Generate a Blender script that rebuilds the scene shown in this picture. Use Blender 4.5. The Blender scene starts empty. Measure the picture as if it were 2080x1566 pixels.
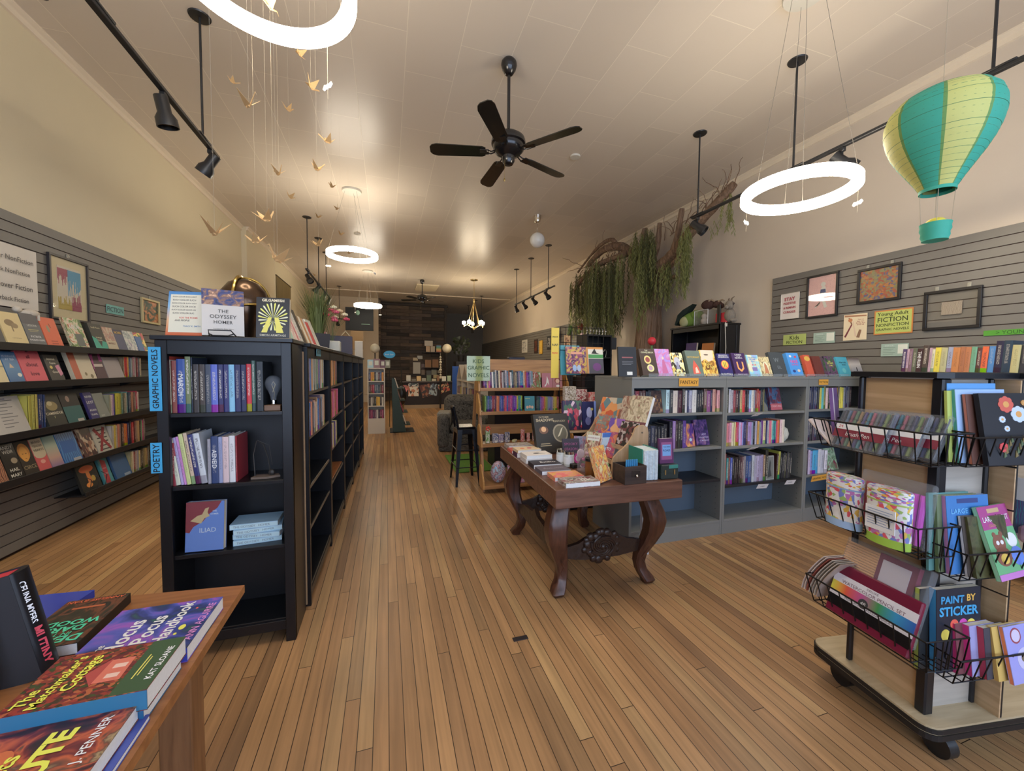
import bpy, math, random
from mathutils import Vector, Matrix, Euler
random.seed(7)
S = bpy.context.scene
COL = S.collection
PI = math.pi
rad = math.radians
# ------------------------------------------------------------------ camera
cam = bpy.data.cameras.new('camera')
cam.sensor_fit = 'HORIZONTAL'; cam.sensor_width = 36.0
cam.lens = 797.45 * 36.0 / 2080.0
cam.clip_start = 0.02; cam.clip_end = 80
camo = bpy.data.objects.new('camera', cam); COL.objects.link(camo)
yaw, pit, rol = 0.308895512, -0.045493403, 0.00817319
fw = Vector((math.sin(yaw)*math.cos(pit), math.cos(yaw)*math.cos(pit), math.sin(pit)))
r0 = Vector((math.cos(yaw), -math.sin(yaw), 0)); u0 = r0.cross(fw)
rr = r0*math.cos(rol) + u0*math.sin(rol); uu = -r0*math.sin(rol) + u0*math.cos(rol)
camo.matrix_world = Matrix(((rr.x, uu.x, -fw.x, 0), (rr.y, uu.y, -fw.y, 0), (rr.z, uu.z, -fw.z, 1.4), (0, 0, 0, 1)))
S.camera = camo
# ------------------------------------------------------------------ world, window light, exposure
w = bpy.data.worlds.new('world'); S.world = w; w.use_nodes = True
w.node_tree.nodes['Background'].inputs[0].default_value = (0.62, 0.72, 1.0, 1)
w.node_tree.nodes['Background'].inputs[1].default_value = 1.1
S.view_settings.view_transform = 'Standard'; S.view_settings.look = 'None'
S.view_settings.gamma = 1; S.view_settings.exposure = 0.98
try: S.view_settings.use_curve_mapping = False
except Exception: pass
def light(name, kind, loc, rot, power, color, size=None, size_y=None, spot=None, blend=0.6, radius=0.05):
    l = bpy.data.lights.new(name, kind); l.energy = power; l.color = color
    if kind == 'AREA':
        l.shape = 'RECTANGLE'; l.size = size; l.size_y = size_y
    elif kind == 'SPOT':
        l.spot_size = spot; l.spot_blend = blend; l.shadow_soft_size = radius
    else: l.shadow_soft_size = radius
    o = bpy.data.objects.new(name, l); COL.objects.link(o); o.location = loc; o.rotation_euler = rot
    return o
# daylight through the shop window behind the camera
light('window_daylight', 'AREA', (1.0, -2.30, 1.95), (rad(90), 0, 0), 66, (0.60, 0.77, 1.0), 6.4, 2.6)
WARM = (1.0, 0.80, 0.54)
# ring lamps: place, height and diameter; only their diffusers give light
RINGS = [(-0.49, 2.0, 3.08, 0.74, 0), (2.83, 2.13, 2.68, 0.72, 0), (-0.49, 6.55, 3.10, 0.74, 0), (-0.49, 11.8, 3.10, 0.74, 0)]
RING_W = 17.0

# ------------------------------------------------------------------ colour helpers
def lin(c): return c/12.92 if c <= 0.04045 else ((c+0.055)/1.055)**2.4
def hexc(h, k=1.0):
    if isinstance(h, tuple): return h
    c = [lin(int(h[i:i+2], 16)/255.0)*k for i in (0, 2, 4)]; y = 0.3*c[0]+0.6*c[1]+0.1*c[2]
    return tuple(min(0.88, v*0.9+y*0.1) for v in c) + (1.0,)
MC = {}
def newmat(name):
    m = bpy.data.materials.new(name); m.use_nodes = True
    return m, m.node_tree.nodes, m.node_tree.links, m.node_tree.nodes['Principled BSDF']
def mat(name, h, rough=0.6, metal=0.0, k=1.5, noise=0.06, scale=30, bump=0.0, spec=0.5, trans=0.0, alpha=1.0, coat=0.0):
    if name in MC: return MC[name]
    m, N, Lk, b = newmat(name)
    c = hexc(h, k)
    b.inputs['Roughness'].default_value = rough; b.inputs['Metallic'].default_value = metal
    b.inputs['Specular IOR Level'].default_value = spec
    if trans: b.inputs['Transmission Weight'].default_value = trans
    if coat: b.inputs['Coat Weight'].default_value = coat
    if alpha < 1: b.inputs['Alpha'].default_value = alpha
    if noise or bump:
        tc = N.new('ShaderNodeTexCoord'); n = N.new('ShaderNodeTexNoise'); n.inputs['Scale'].default_value = scale
        n.inputs['Detail'].default_value = 4
        Lk.new(tc.outputs['Object'], n.inputs['Vector'])
        if noise:
            mx = N.new('ShaderNodeMix'); mx.data_type = 'RGBA'
            mx.inputs[6].default_value = tuple(v*(1-noise) for v in c[:3])+(1,)
            mx.inputs[7].default_value = tuple(min(1, v*(1+noise)) for v in c[:3])+(1,)
            Lk.new(n.outputs['Fac'], mx.inputs[0]); Lk.new(mx.outputs[2], b.inputs['Base Color'])
        else: b.inputs['Base Color'].default_value = c
        if bump:
            bp = N.new('ShaderNodeBump'); bp.inputs['Strength'].default_value = bump; bp.inputs['Distance'].default_value = 0.01
            Lk.new(n.outputs['Fac'], bp.inputs['Height']); Lk.new(bp.outputs[0], b.inputs['Normal'])
    else: b.inputs['Base Color'].default_value = c
    MC[name] = m; return m
def P(h, rough=0.5, k=1.5): return mat('print_'+h, h, rough, k=k, noise=0)
def emis(name, col, strength):
    if name in MC: return MC[name]
    m = bpy.data.materials.new(name); m.use_nodes = True; N = m.node_tree.nodes; N.clear()
    e = N.new('ShaderNodeEmission'); e.inputs[0].default_value = col+(1,); e.inputs[1].default_value = strength
    o = N.new('ShaderNodeOutputMaterial'); m.node_tree.links.new(e.outputs[0], o.inputs[0]); MC[name] = m; return m
def wood(name, h1, h2, scale=(1, 14, 14), rough=0.45, k=1.5, axis='X'):
    if name in MC: return MC[name]
    m, N, Lk, b = newmat(name); tc = N.new('ShaderNodeTexCoord'); mp = N.new('ShaderNodeMapping')
    s = {'X': (2, 26, 26), 'Y': (26, 2, 26), 'Z': (26, 26, 2)}[axis]
    mp.inputs['Scale'].default_value = s
    n = N.new('ShaderNodeTexNoise'); n.inputs['Scale'].default_value = 1.6; n.inputs['Detail'].default_value = 8; n.inputs['Distortion'].default_value = 0.6
    r = N.new('ShaderNodeValToRGB'); r.color_ramp.elements[0].color = hexc(h1, k); r.color_ramp.elements[1].color = hexc(h2, k)
    r.color_ramp.elements[0].position = 0.3; r.color_ramp.elements[1].position = 0.7
    Lk.new(tc.outputs['Object'], mp.inputs[0]); Lk.new(mp.outputs[0], n.inputs['Vector']); Lk.new(n.outputs['Fac'], r.inputs[0])
    Lk.new(r.outputs[0], b.inputs['Base Color']); b.inputs['Roughness'].default_value = rough
    bp = N.new('ShaderNodeBump'); bp.inputs['Strength'].default_value = 0.15; bp.inputs['Distance'].default_value = 0.003
    Lk.new(n.outputs['Fac'], bp.inputs['Height']); Lk.new(bp.outputs[0], b.inputs['Normal'])
    MC[name] = m; return m
def brickmat(name, cols, mortar, bw, bh, ms, rough, swap=False, grain=None, spec=0.5, k=1.5, bump=0.3, vec='Object', offs=(0, 0, 0), rough2=None, off=0.5, mcol=None, shuffle=False):
    """boards or tiles laid in rows: row direction = X unless swapped to Y"""
    m, N, Lk, b = newmat(name); tc = N.new('ShaderNodeTexCoord')
    sp = N.new('ShaderNodeSeparateXYZ'); cb = N.new('ShaderNodeCombineXYZ')
    Lk.new(tc.outputs[vec], sp.inputs[0])
    if swap == 'xz': Lk.new(sp.outputs[0], cb.inputs[0]); Lk.new(sp.outputs[2], cb.inputs[1])
    elif swap: Lk.new(sp.outputs[1], cb.inputs[0]); Lk.new(sp.outputs[0], cb.inputs[1])
    else: Lk.new(sp.outputs[0], cb.inputs[0]); Lk.new(sp.outputs[1], cb.inputs[1])
    mp = N.new('ShaderNodeMapping'); mp.inputs['Location'].default_value = offs; Lk.new(cb.outputs[0], mp.inputs[0])
    if shuffle:   # every row of boards is shifted by its own random amount
        s2 = N.new('ShaderNodeSeparateXYZ'); Lk.new(mp.outputs[0], s2.inputs[0])
        dv = N.new('ShaderNodeMath'); dv.operation = 'DIVIDE'; dv.inputs[1].default_value = bh; Lk.new(s2.outputs[1], dv.inputs[0])
        fl = N.new('ShaderNodeMath'); fl.operation = 'FLOOR'; Lk.new(dv.outputs[0], fl.inputs[0])
        wn = N.new('ShaderNodeTexWhiteNoise'); wn.noise_dimensions = '1D'; Lk.new(fl.outputs[0], wn.inputs['W'])
        ma = N.new('ShaderNodeMath'); ma.operation = 'MULTIPLY_ADD'; ma.inputs[1].default_value = bw*3; Lk.new(wn.outputs['Value'], ma.inputs[0]); Lk.new(s2.outputs[0], ma.inputs[2])
        c2 = N.new('ShaderNodeCombineXYZ'); Lk.new(ma.outputs[0], c2.inputs[0]); Lk.new(s2.outputs[1], c2.inputs[1]); mp = c2
    bt = N.new('ShaderNodeTexBrick'); bt.inputs['Scale'].default_value = 1; bt.inputs['Brick Width'].default_value = bw
    bt.inputs['Row Height'].default_value = bh; bt.inputs['Mortar Size'].default_value = ms; bt.inputs['Mortar Smooth'].default_value = 0.2
    bt.offset = off; bt.inputs['Color1'].default_value = (0, 0, 0, 1); bt.inputs['Color2'].default_value = (1, 1, 1, 1)
    bt.inputs['Mortar'].default_value = (0.5, 0.5, 0.5, 1)
    Lk.new(mp.outputs[0], bt.inputs['Vector'])
    r = N.new('ShaderNodeValToRGB'); r.color_ramp.interpolation = 'LINEAR'
    while len(r.color_ramp.elements) < len(cols): r.color_ramp.elements.new(0.5)
    for i, c in enumerate(cols):
        r.color_ramp.elements[i].position = i/(len(cols)-1); r.color_ramp.elements[i].color = hexc(c, k)
    Lk.new(bt.outputs['Color'], r.inputs[0])
    last = r.outputs[0]
    if grain:
        mg = N.new('ShaderNodeMapping'); mg.inputs['Scale'].default_value = grain[0]; Lk.new(cb.outputs[0], mg.inputs[0])
        n = N.new('ShaderNodeTexNoise'); n.inputs['Scale'].default_value = 1; n.inputs['Detail'].default_value = 7; n.inputs['Distortion'].default_value = 0.5
        av = N.new('ShaderNodeVectorMath'); av.operation = 'MULTIPLY_ADD'
        av.inputs[1].default_value = (9, 9, 9); Lk.new(bt.outputs['Color'], av.inputs[0]); Lk.new(mg.outputs[0], av.inputs[2]); Lk.new(av.outputs[0], n.inputs['Vector'])
        n2 = N.new('ShaderNodeTexNoise'); n2.inputs['Scale'].default_value = 1.3; n2.inputs['Detail'].default_value = 5; Lk.new(cb.outputs[0], n2.inputs['Vector'])
        for src, lo, hi in ((n, grain[1], grain[2]), (n2, 0.82, 1.15)):
            mr = N.new('ShaderNodeMapRange'); mr.inputs['From Min'].default_value = 0.3; mr.inputs['From Max'].default_value = 0.7
            mr.inputs['To Min'].default_value = lo; mr.inputs['To Max'].default_value = hi
            Lk.new(src.outputs['Fac'], mr.inputs['Value'])
            ml = N.new('ShaderNodeMix'); ml.data_type = 'RGBA'; ml.blend_type = 'MULTIPLY'; ml.inputs[0].default_value = 1
            Lk.new(last, ml.inputs[6]); Lk.new(mr.outputs[0], ml.inputs[7]); last = ml.outputs[2]
        if rough2:
            mr = N.new('ShaderNodeMapRange'); mr.inputs['To Min'].default_value = rough; mr.inputs['To Max'].default_value = rough2
            Lk.new(n2.outputs['Fac'], mr.inputs['Value']); Lk.new(mr.outputs[0], b.inputs['Roughness'])
    mm = N.new('ShaderNodeMix'); mm.data_type = 'RGBA'; mm.inputs[7].default_value = hexc(mortar, k)
    Lk.new(bt.outputs['Fac'], mm.inputs[0]); Lk.new(last, mm.inputs[6]); Lk.new(mm.outputs[2], b.inputs['Base Color'])
    if not (grain and rough2): b.inputs['Roughness'].default_value = rough
    b.inputs['Specular IOR Level'].default_value = spec
    bp = N.new('ShaderNodeBump'); bp.invert = True; bp.inputs['Strength'].default_value = bump; bp.inputs['Distance'].default_value = 0.004
    Lk.new(bt.outputs['Fac'], bp.inputs['Height']); Lk.new(bp.outputs[0], b.inputs['Normal'])
    return m
def art(name, cols, scale=6.0, kind='noise', rough=0.35, k=1.45, seed=0.0, stretch=(1, 1, 1)):
    """printed picture: blotches, cells or bands of the given colours"""
    if name in MC: return MC[name]
    m, N, Lk, b = newmat(name); tc = N.new('ShaderNodeTexCoord'); mp = N.new('ShaderNodeMapping')
    mp.inputs['Location'].default_value = (seed*3.1, seed*1.7, seed); mp.inputs['Scale'].default_value = stretch
    Lk.new(tc.outputs['Generated'], mp.inputs[0])
    if kind == 'cells':
        n = N.new('ShaderNodeTexVoronoi'); n.inputs['Scale'].default_value = scale; Lk.new(mp.outputs[0], n.inputs['Vector'])
        s = N.new('ShaderNodeSeparateColor'); Lk.new(n.outputs['Color'], s.inputs[0]); fac = s.outputs[0]
    elif kind in ('grad', 'gradx'):
        s = N.new('ShaderNodeSeparateXYZ'); Lk.new(mp.outputs[0], s.inputs[0]); fac = s.outputs[2 if kind == 'grad' else 0]
    elif kind == 'wave':
        n = N.new('ShaderNodeTexWave'); n.inputs['Scale'].default_value = scale; n.inputs['Distortion'].default_value = 6; Lk.new(mp.outputs[0], n.inputs['Vector']); fac = n.outputs['Fac']
    else:
        n = N.new('ShaderNodeTexNoise'); n.inputs['Scale'].default_value = scale; n.inputs['Detail'].default_value = 3; n.inputs['Distortion'].default_value = 1.2
        Lk.new(mp.outputs[0], n.inputs['Vector'])
        mr = N.new('ShaderNodeMapRange'); mr.inputs['From Min'].default_value = 0.3; mr.inputs['From Max'].default_value = 0.7
        Lk.new(n.outputs['Fac'], mr.inputs['Value']); fac = mr.outputs[0]
    r = N.new('ShaderNodeValToRGB'); r.color_ramp.interpolation = 'CONSTANT' if kind in ('cells',) else 'LINEAR'
    while len(r.color_ramp.elements) < len(cols): r.color_ramp.elements.new(0.5)
    for i, c in enumerate(cols):
        r.color_ramp.elements[i].position = i/(len(cols)) if kind == 'cells' else i/max(1, len(cols)-1)
        r.color_ramp.elements[i].color = hexc(c, k)
    Lk.new(fac, r.inputs[0]); Lk.new(r.outputs[0], b.inputs['Base Color']); b.inputs['Roughness'].default_value = rough
    MC[name] = m; return m
def spine_material():
    """cloth or card cover tinted per book, printed marks down the spine"""
    m, N, Lk, b = newmat('book_cover_card'); oi = N.new('ShaderNodeObjectInfo'); tc = N.new('ShaderNodeTexCoord')
    sp = N.new('ShaderNodeSeparateXYZ'); Lk.new(tc.outputs['Generated'], sp.inputs[0])
    def math_(op, a, b_=None):
        q = N.new('ShaderNodeMath'); q.operation = op
        for i, v in enumerate((a, b_)):
            if v is None: continue
            if isinstance(v, (int, float)): q.inputs[i].default_value = v
            else: Lk.new(v, q.inputs[i])
        return q.outputs[0]
    # title marks: broken noise inside the middle of the spine
    cb = N.new('ShaderNodeCombineXYZ'); Lk.new(math_('MULTIPLY', sp.outputs[0], 3.5), cb.inputs[0]); Lk.new(math_('MULTIPLY', sp.outputs[2], 44), cb.inputs[2])
    Lk.new(math_('MULTIPLY', oi.outputs['Random'], 50), cb.inputs[1])
    n = N.new('ShaderNodeTexNoise'); n.inputs['Scale'].default_value = 1.6; n.inputs['Detail'].default_value = 2; Lk.new(cb.outputs[0], n.inputs['Vector'])
    inx = math_('LESS_THAN', math_('ABSOLUTE', math_('SUBTRACT', sp.outputs[0], 0.5)), 0.2)
    inz = math_('LESS_THAN', math_('ABSOLUTE', math_('SUBTRACT', sp.outputs[2], math_('ADD', math_('MULTIPLY', oi.outputs['Random'], 0.16), 0.48))), 0.30)
    front = math_('LESS_THAN', sp.outputs[1], 0.03)
    t = math_('MULTIPLY', math_('MULTIPLY', math_('MULTIPLY', math_('GREATER_THAN', n.outputs['Fac'], 0.50), inx), inz), front)
    # accent colour: cream on dark, ink on pale
    sc = N.new('ShaderNodeSeparateColor'); Lk.new(oi.outputs['Color'], sc.inputs[0])
    pale = math_('GREATER_THAN', math_('ADD', sc.outputs[1], math_('MULTIPLY', sc.outputs[0], 0.6)), 0.5)
    ac = N.new('ShaderNodeMix'); ac.data_type = 'RGBA'; ac.inputs[6].default_value = (0.80, 0.74, 0.62, 1); ac.inputs[7].default_value = (0.05, 0.04, 0.06, 1); Lk.new(pale, ac.inputs[0])
    # foot band / head band
    rnd2 = math_('FRACT', math_('MULTIPLY', oi.outputs['Random'], 17.3))
    band = math_('MULTIPLY', math_('MULTIPLY', math_('LESS_THAN', sp.outputs[2], 0.16), math_('GREATER_THAN', rnd2, 0.6)), front)
    hs = N.new('ShaderNodeHueSaturation'); hs.inputs['Value'].default_value = 0.55; hs.inputs['Saturation'].default_value = 1.2
    Lk.new(math_('ADD', 0.35, math_('MULTIPLY', rnd2, 0.4)), hs.inputs['Hue']); Lk.new(oi.outputs['Color'], hs.inputs['Color'])
    mx = N.new('ShaderNodeMix'); mx.data_type = 'RGBA'; Lk.new(band, mx.inputs[0]); Lk.new(oi.outputs['Color'], mx.inputs[6]); Lk.new(hs.outputs[0], mx.inputs[7])
    my = N.new('ShaderNodeMix'); my.data_type = 'RGBA'; Lk.new(math_('MULTIPLY', t, math_('ADD', 0.25, math_('MULTIPLY', rnd2, 0.5))), my.inputs[0]); Lk.new(mx.outputs[2], my.inputs[6]); Lk.new(ac.outputs[2], my.inputs[7])
    Lk.new(my.outputs[2], b.inputs['Base Color']); b.inputs['Roughness'].default_value = 0.38
    return m
M_SPINE = spine_material()
# ------------------------------------------------------------------ mesh builder
class MB:
    def __init__(s): s.v = []; s.f = []; s.m = []
    def add(s, vs, fs, mi=0, M=None):
        n = len(s.v)
        s.v += [tuple(M @ Vector(p)) for p in vs] if M is not None else [tuple(p) for p in vs]
        s.f += [tuple(n+i for i in f) for f in fs]; s.m += [mi]*len(fs); return s
    def box(s, x0, x1, y0, y1, z0, z1, mi=0, M=None):
        vs = [(x0, y0, z0), (x1, y0, z0), (x1, y1, z0), (x0, y1, z0), (x0, y0, z1), (x1, y0, z1), (x1, y1, z1), (x0, y1, z1)]
        return s.add(vs, [(0, 3, 2, 1), (4, 5, 6, 7), (0, 1, 5, 4), (1, 2, 6, 5), (2, 3, 7, 6), (3, 0, 4, 7)], mi, M)
    def bbox(s, x0, x1, y0, y1, z0, z1, b=0.004, mi=0, M=None):
        """box with all twelve edges cut back"""
        xs = (x0, x0+b, x1-b, x1); ys = (y0, y0+b, y1-b, y1); zs = (z0, z0+b, z1-b, z1)
        pts = {}; vs = []
        def v(i, j, k):
            if (i, j, k) not in pts: pts[(i, j, k)] = len(vs); vs.append((xs[i], ys[j], zs[k]))
            return pts[(i, j, k)]
        fs = []
        for k, e in ((0, 1), (3, 0)):
            q = [v(1, 1, k), v(2, 1, k), v(2, 2, k), v(1, 2, k)]; fs.append(tuple(q[::-1]) if k == 0 else tuple(q))
            q = [v(1, k, 1), v(2, k, 1), v(2, k, 2), v(1, k, 2)]; fs.append(tuple(q) if k == 0 else tuple(q[::-1]))
            q = [v(k, 1, 1), v(k, 2, 1), v(k, 2, 2), v(k, 1, 2)]; fs.append(tuple(q[::-1]) if k == 0 else tuple(q))
        for a, aa in ((0, 1), (3, 2)):
            for c, cc in ((0, 1), (3, 2)):
                fl = (a == 0) != (c == 0)
                q = [v(1, a, cc), v(2, a, cc), v(2, aa, c), v(1, aa, c)]; fs.append(tuple(q[::-1]) if not fl else tuple(q))
                q = [v(a, 1, cc), v(a, 2, cc), v(aa, 2, c), v(aa, 1, c)]; fs.append(tuple(q) if not fl else tuple(q[::-1]))
                q = [v(a, cc, 1), v(a, cc, 2), v(aa, c, 2), v(aa, c, 1)]; fs.append(tuple(q[::-1]) if not fl else tuple(q))
                for d, dd in ((0, 1), (3, 2)):
                    q = [v(a, cc, dd), v(aa, c, dd), v(aa, cc, d)]
                    fs.append(tuple(q) if (fl != (d == 0)) else tuple(q[::-1]))
        return s.add(vs, fs, mi, M)
    def cyl(s, p0, p1, r, r1=None, n=10, mi=0, caps=True):
        p0 = Vector(p0); p1 = Vector(p1); r1 = r if r1 is None else r1; d = (p1-p0)
        if d.length < 1e-9: return s
        d.normalize(); a = d.orthogonal().normalized(); b = d.cross(a)
        vs = []; fs = []
        for p, q in ((p0, r), (p1, r1)):
            for i in range(n): t = 2*PI*i/n; vs.append(p+(a*math.cos(t)+b*math.sin(t))*q)
        for i in range(n): j = (i+1) % n; fs.append((i, j, n+j, n+i))
        if caps: fs.append(tuple(range(n-1, -1, -1))); fs.append(tuple(range(n, 2*n)))
        return s.add(vs, fs, mi)
    def tube(s, pts, r, n=6, mi=0, close=False):
        pts = [Vector(p) for p in pts]; m = len(pts); vs = []; fs = []; a = None
        for i, p in enumerate(pts):
            if close: d = pts[(i+1) % m]-pts[i-1]
            else: d = pts[min(i+1, m-1)]-pts[max(i-1, 0)]
            d.normalize()
            a = (d.orthogonal() if a is None else a-d*a.dot(d)).normalized(); b = d.cross(a)
            q = r[i] if isinstance(r, (list, tuple)) else r
            for k in range(n): t = 2*PI*k/n; vs.append(p+(a*math.cos(t)+b*math.sin(t))*q)
        for i in range(m if close else m-1):
            j = (i+1) % m
            for k in range(n): l = (k+1) % n; fs.append((i*n+k, i*n+l, j*n+l, j*n+k))
        if not close: fs.append(tuple(range(n-1, -1, -1))); fs.append(tuple(range((m-1)*n, m*n)))
        return s.add(vs, fs, mi)
    def lathe(s, prof, c=(0, 0, 0), n=20, mi=0, M=None, caps=True):
        vs = []; fs = []
        for (r, z) in prof:
            for i in range(n): t = 2*PI*i/n; vs.append((c[0]+r*math.cos(t), c[1]+r*math.sin(t), c[2]+z))
        for j in range(len(prof)-1):
            for i in range(n): k = (i+1) % n; fs.append((j*n+i, j*n+k, (j+1)*n+k, (j+1)*n+i))
        if caps:
            fs.append(tuple(range(n-1, -1, -1))); fs.append(tuple(range((len(prof)-1)*n, len(prof)*n)))
        return s.add(vs, fs, mi, M)
    def ball(s, c, r, n=14, m=9, mi=0, sc=(1, 1, 1), M=None):
        vs = [(c[0], c[1], c[2]-r*sc[2])]; fs = []
        for j in range(1, m):
            a = -PI/2+PI*j/m
            for i in range(n): t = 2*PI*i/n; vs.append((c[0]+r*sc[0]*math.cos(a)*math.cos(t), c[1]+r*sc[1]*math.cos(a)*math.sin(t), c[2]+r*sc[2]*math.sin(a)))
        vs.append((c[0], c[1], c[2]+r*sc[2])); L = len(vs)-1
        for i in range(n): k = (i+1) % n; fs.append((0, 1+k, 1+i)); fs.append((L, 1+(m-2)*n+i, 1+(m-2)*n+k))
        for j in range(m-2):
            for i in range(n): k = (i+1) % n; fs.append((1+j*n+i, 1+j*n+k, 1+(j+1)*n+k, 1+(j+1)*n+i))
        return s.add(vs, fs, mi, M)
    def prism(s, poly, t0, t1, plane='xz', mi=0, M=None):
        """outline poly extruded from t0 to t1 along the axis that is missing in plane"""
        n = len(poly)
        def q(a, b, t): return {'xz': (a, t, b), 'xy': (a, b, t), 'yz': (t, a, b)}[plane]
        vs = [q(a, b, t0) for a, b in poly]+[q(a, b, t1) for a, b in poly]
        fs = [tuple(range(n-1, -1, -1)), tuple(range(n, 2*n))]+[(i, (i+1) % n, n+(i+1) % n, n+i) for i in range(n)]
        return s.add(vs, fs, mi, M)
    def quad(s, a, b, c, d, mi=0): return s.add([a, b, c, d], [(0, 1, 2, 3)], mi)
    def mesh(s, name, mats, smooth=False):
        me = bpy.data.meshes.new(name); me.from_pydata(s.v, [], s.f)
        for m in (mats if isinstance(mats, (list, tuple)) else [mats]): me.materials.append(m)
        me.polygons.foreach_set('material_index', s.m)
        if smooth: me.polygons.foreach_set('use_smooth', [True]*len(s.f))
        import bmesh
        bm = bmesh.new(); bm.from_mesh(me); bmesh.ops.recalc_face_normals(bm, faces=bm.faces); bm.to_mesh(me); bm.free()
        if smooth:
            try: me.set_sharp_from_angle(angle=rad(40))
            except Exception: pass
        me.update(); return me
    def build(s, name, mats, parent=None, smooth=False, loc=None, rot=None):
        o = bpy.data.objects.new(name, s.mesh(name, mats, smooth)); COL.objects.link(o)
        if parent is not None: o.parent = parent
        if loc is not None: o.location = loc
        if rot is not None: o.rotation_euler = rot
        return o
LABELS = {}
def tag(o, label, cat, group=None):
    n = len(label.split())
    if label in LABELS: print('DUPLABEL', label)
    if n > 16 or n < 4: print('LABELLEN', n, label)
    LABELS[label] = 1
    o['label'] = label; o['category'] = cat
    if group: o['group'] = group
    return o
def thing(name, label, cat, loc=(0, 0, 0), rz=0.0, group=None):
    o = bpy.data.objects.new(name, None); COL.objects.link(o); o.empty_display_size = 0.05
    o.location = loc; o.rotation_euler = (0, 0, rz); return tag(o, label, cat, group)
def struct(o): o['kind'] = 'structure'; return o
def circ(r, n=20, cx=0, cy=0, ry=None): return [(cx+r*math.cos(2*PI*i/n), cy+(ry or r)*math.sin(2*PI*i/n)) for i in range(n)]
# ------------------------------------------------------------------ lettering
TXC = {}
def text_mesh(s, width, height, m, bold=0.0, stretch=False):
    key = (s, round(width, 4), round(height, 4), m.name, bold, stretch)
    if key in TXC: return TXC[key]
    cu = bpy.data.curves.new('lettering', 'FONT'); cu.body = s; cu.align_x = 'CENTER'; cu.align_y = 'CENTER'
    cu.resolution_u = 2; cu.space_line = 0.85
    if bold: cu.offset = bold
    ob = bpy.data.objects.new('lettering', cu)
    me = bpy.data.meshes.new_from_object(ob); bpy.data.objects.remove(ob); bpy.data.curves.remove(cu)
    xs = [v.co.x for v in me.vertices]; ys = [v.co.y for v in me.vertices]
    if not xs: xs = [0, 1]; ys = [0, 1]
    W = max(xs)-min(xs) or 1; H = max(ys)-min(ys) or 1; cx = (max(xs)+min(xs))/2; cy = (max(ys)+min(ys))/2
    sx = width/W; sy = height/H
    if not stretch: sx = sy = min(sx, sy)
    for v in me.vertices: v.co = Vector(((v.co.x-cx)*sx, (v.co.y-cy)*sy, 0))
    me.materials.clear(); me.materials.append(m); me.name = 'lettering'; TXC[key] = me
    return me
def letters(s, width, height, m, parent, pos, right=(1, 0, 0), up=(0, 0, 1), bold=0.0, stretch=False, name='lettering'):
    o = bpy.data.objects.new(name, text_mesh(s, width, height, m, bold, stretch)); COL.objects.link(o); o.parent = parent
    r = Vector(right).normalized(); u = Vector(up).normalized(); n = r.cross(u)
    o.matrix_local = Matrix(((r.x, u.x, n.x, pos[0]), (r.y, u.y, n.y, pos[1]), (r.z, u.z, n.z, pos[2]), (0, 0, 0, 1)))
    return o
# ------------------------------------------------------------------ books
M_PAGE = mat('book_pages', 'cdbfa6', 0.8, k=1.5, noise=0.10, scale=160)
M_PAGEW = mat('book_pages_white', 'cfc8c0', 0.8, k=1.6, noise=0.08, scale=160)
BM = {}
def spine_mesh(t, d, h):
    key = (round(t, 3), round(d, 3), round(h, 3))
    if key in BM: return BM[key]
    b = MB(); c = 0.0022; x = t/2
    b.box(-x, -x+c, 0.003, d, 0, h); b.box(x-c, x, 0.003, d, 0, h)
    b.prism([(-x, 0.003), (-x*0.55, 0), (x*0.55, 0), (x, 0.003), (x, 0.006), (-x, 0.006)], 0, h, 'xy')
    b.box(-x+c, x-c, 0.006, d-0.005, 0.004, h-0.004, 1)
    BM[key] = b.mesh('book', [M_SPINE, M_PAGE]); return BM[key]
def cname(rgb):
    import colorsys
    r, g, b = [v**(1/2.2) for v in rgb[:3]]
    h, s, v = colorsys.rgb_to_hsv(min(1, r), min(1, g), min(1, b)); h *= 360
    if v < 0.30: return 'black' if s < 0.35 or v < 0.2 else ('dark '+hue(h))
    if s < 0.14: return 'white' if v > 0.85 else 'pale grey' if v > 0.68 else 'grey' if v > 0.45 else 'dark grey'
    if v < 0.5: return 'dark '+hue(h)
    if s < 0.32 and v > 0.7: return 'cream' if 25 < h < 75 else 'pale '+hue(h)
    if 10 < h < 45 and v < 0.72: return 'brown'
    return hue(h)
def hue(h):
    for lim, n in ((14, 'red'), (40, 'orange'), (68, 'yellow'), (160, 'green'), (195, 'teal'), (248, 'blue'), (290, 'purple'), (335, 'pink'), (361, 'red')):
        if h < lim: return n
ORD = ['first','second','third','fourth','fifth','sixth','seventh','eighth','ninth','tenth','eleventh','twelfth','thirteenth','fourteenth','fifteenth','sixteenth','seventeenth','eighteenth','nineteenth','twentieth','twenty-first','twenty-second','twenty-third','twenty-fourth','twenty-fifth','twenty-sixth','twenty-seventh','twenty-eighth','twenty-ninth','thirtieth','thirty-first','thirty-second','thirty-third','thirty-fourth','thirty-fifth','thirty-sixth']
NB = [0]
def jit(c, a=0.12):
    f = 1+random.uniform(-a, a); return tuple(min(0.9, v*f) for v in c[:3])+(1,)
def kind_of(group, cat):
    g = group or ''
    if cat == 'picture book': return 'picture_book', cat
    if 'left wall' in g: return 'paperback', 'paperback'
    if 'fantasy' in g or 'thriller' in g or 'romance' in g or 'fiction in' in g or 'young adult' in g: return 'novel', 'novel'
    if 'graphic novels' in g: return 'graphic_novel', 'graphic novel'
    if 'activity' in g: return 'activity_book', 'activity book'
    if 'magazines' in g: return 'magazine', 'magazine'
    return 'book', cat
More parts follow.
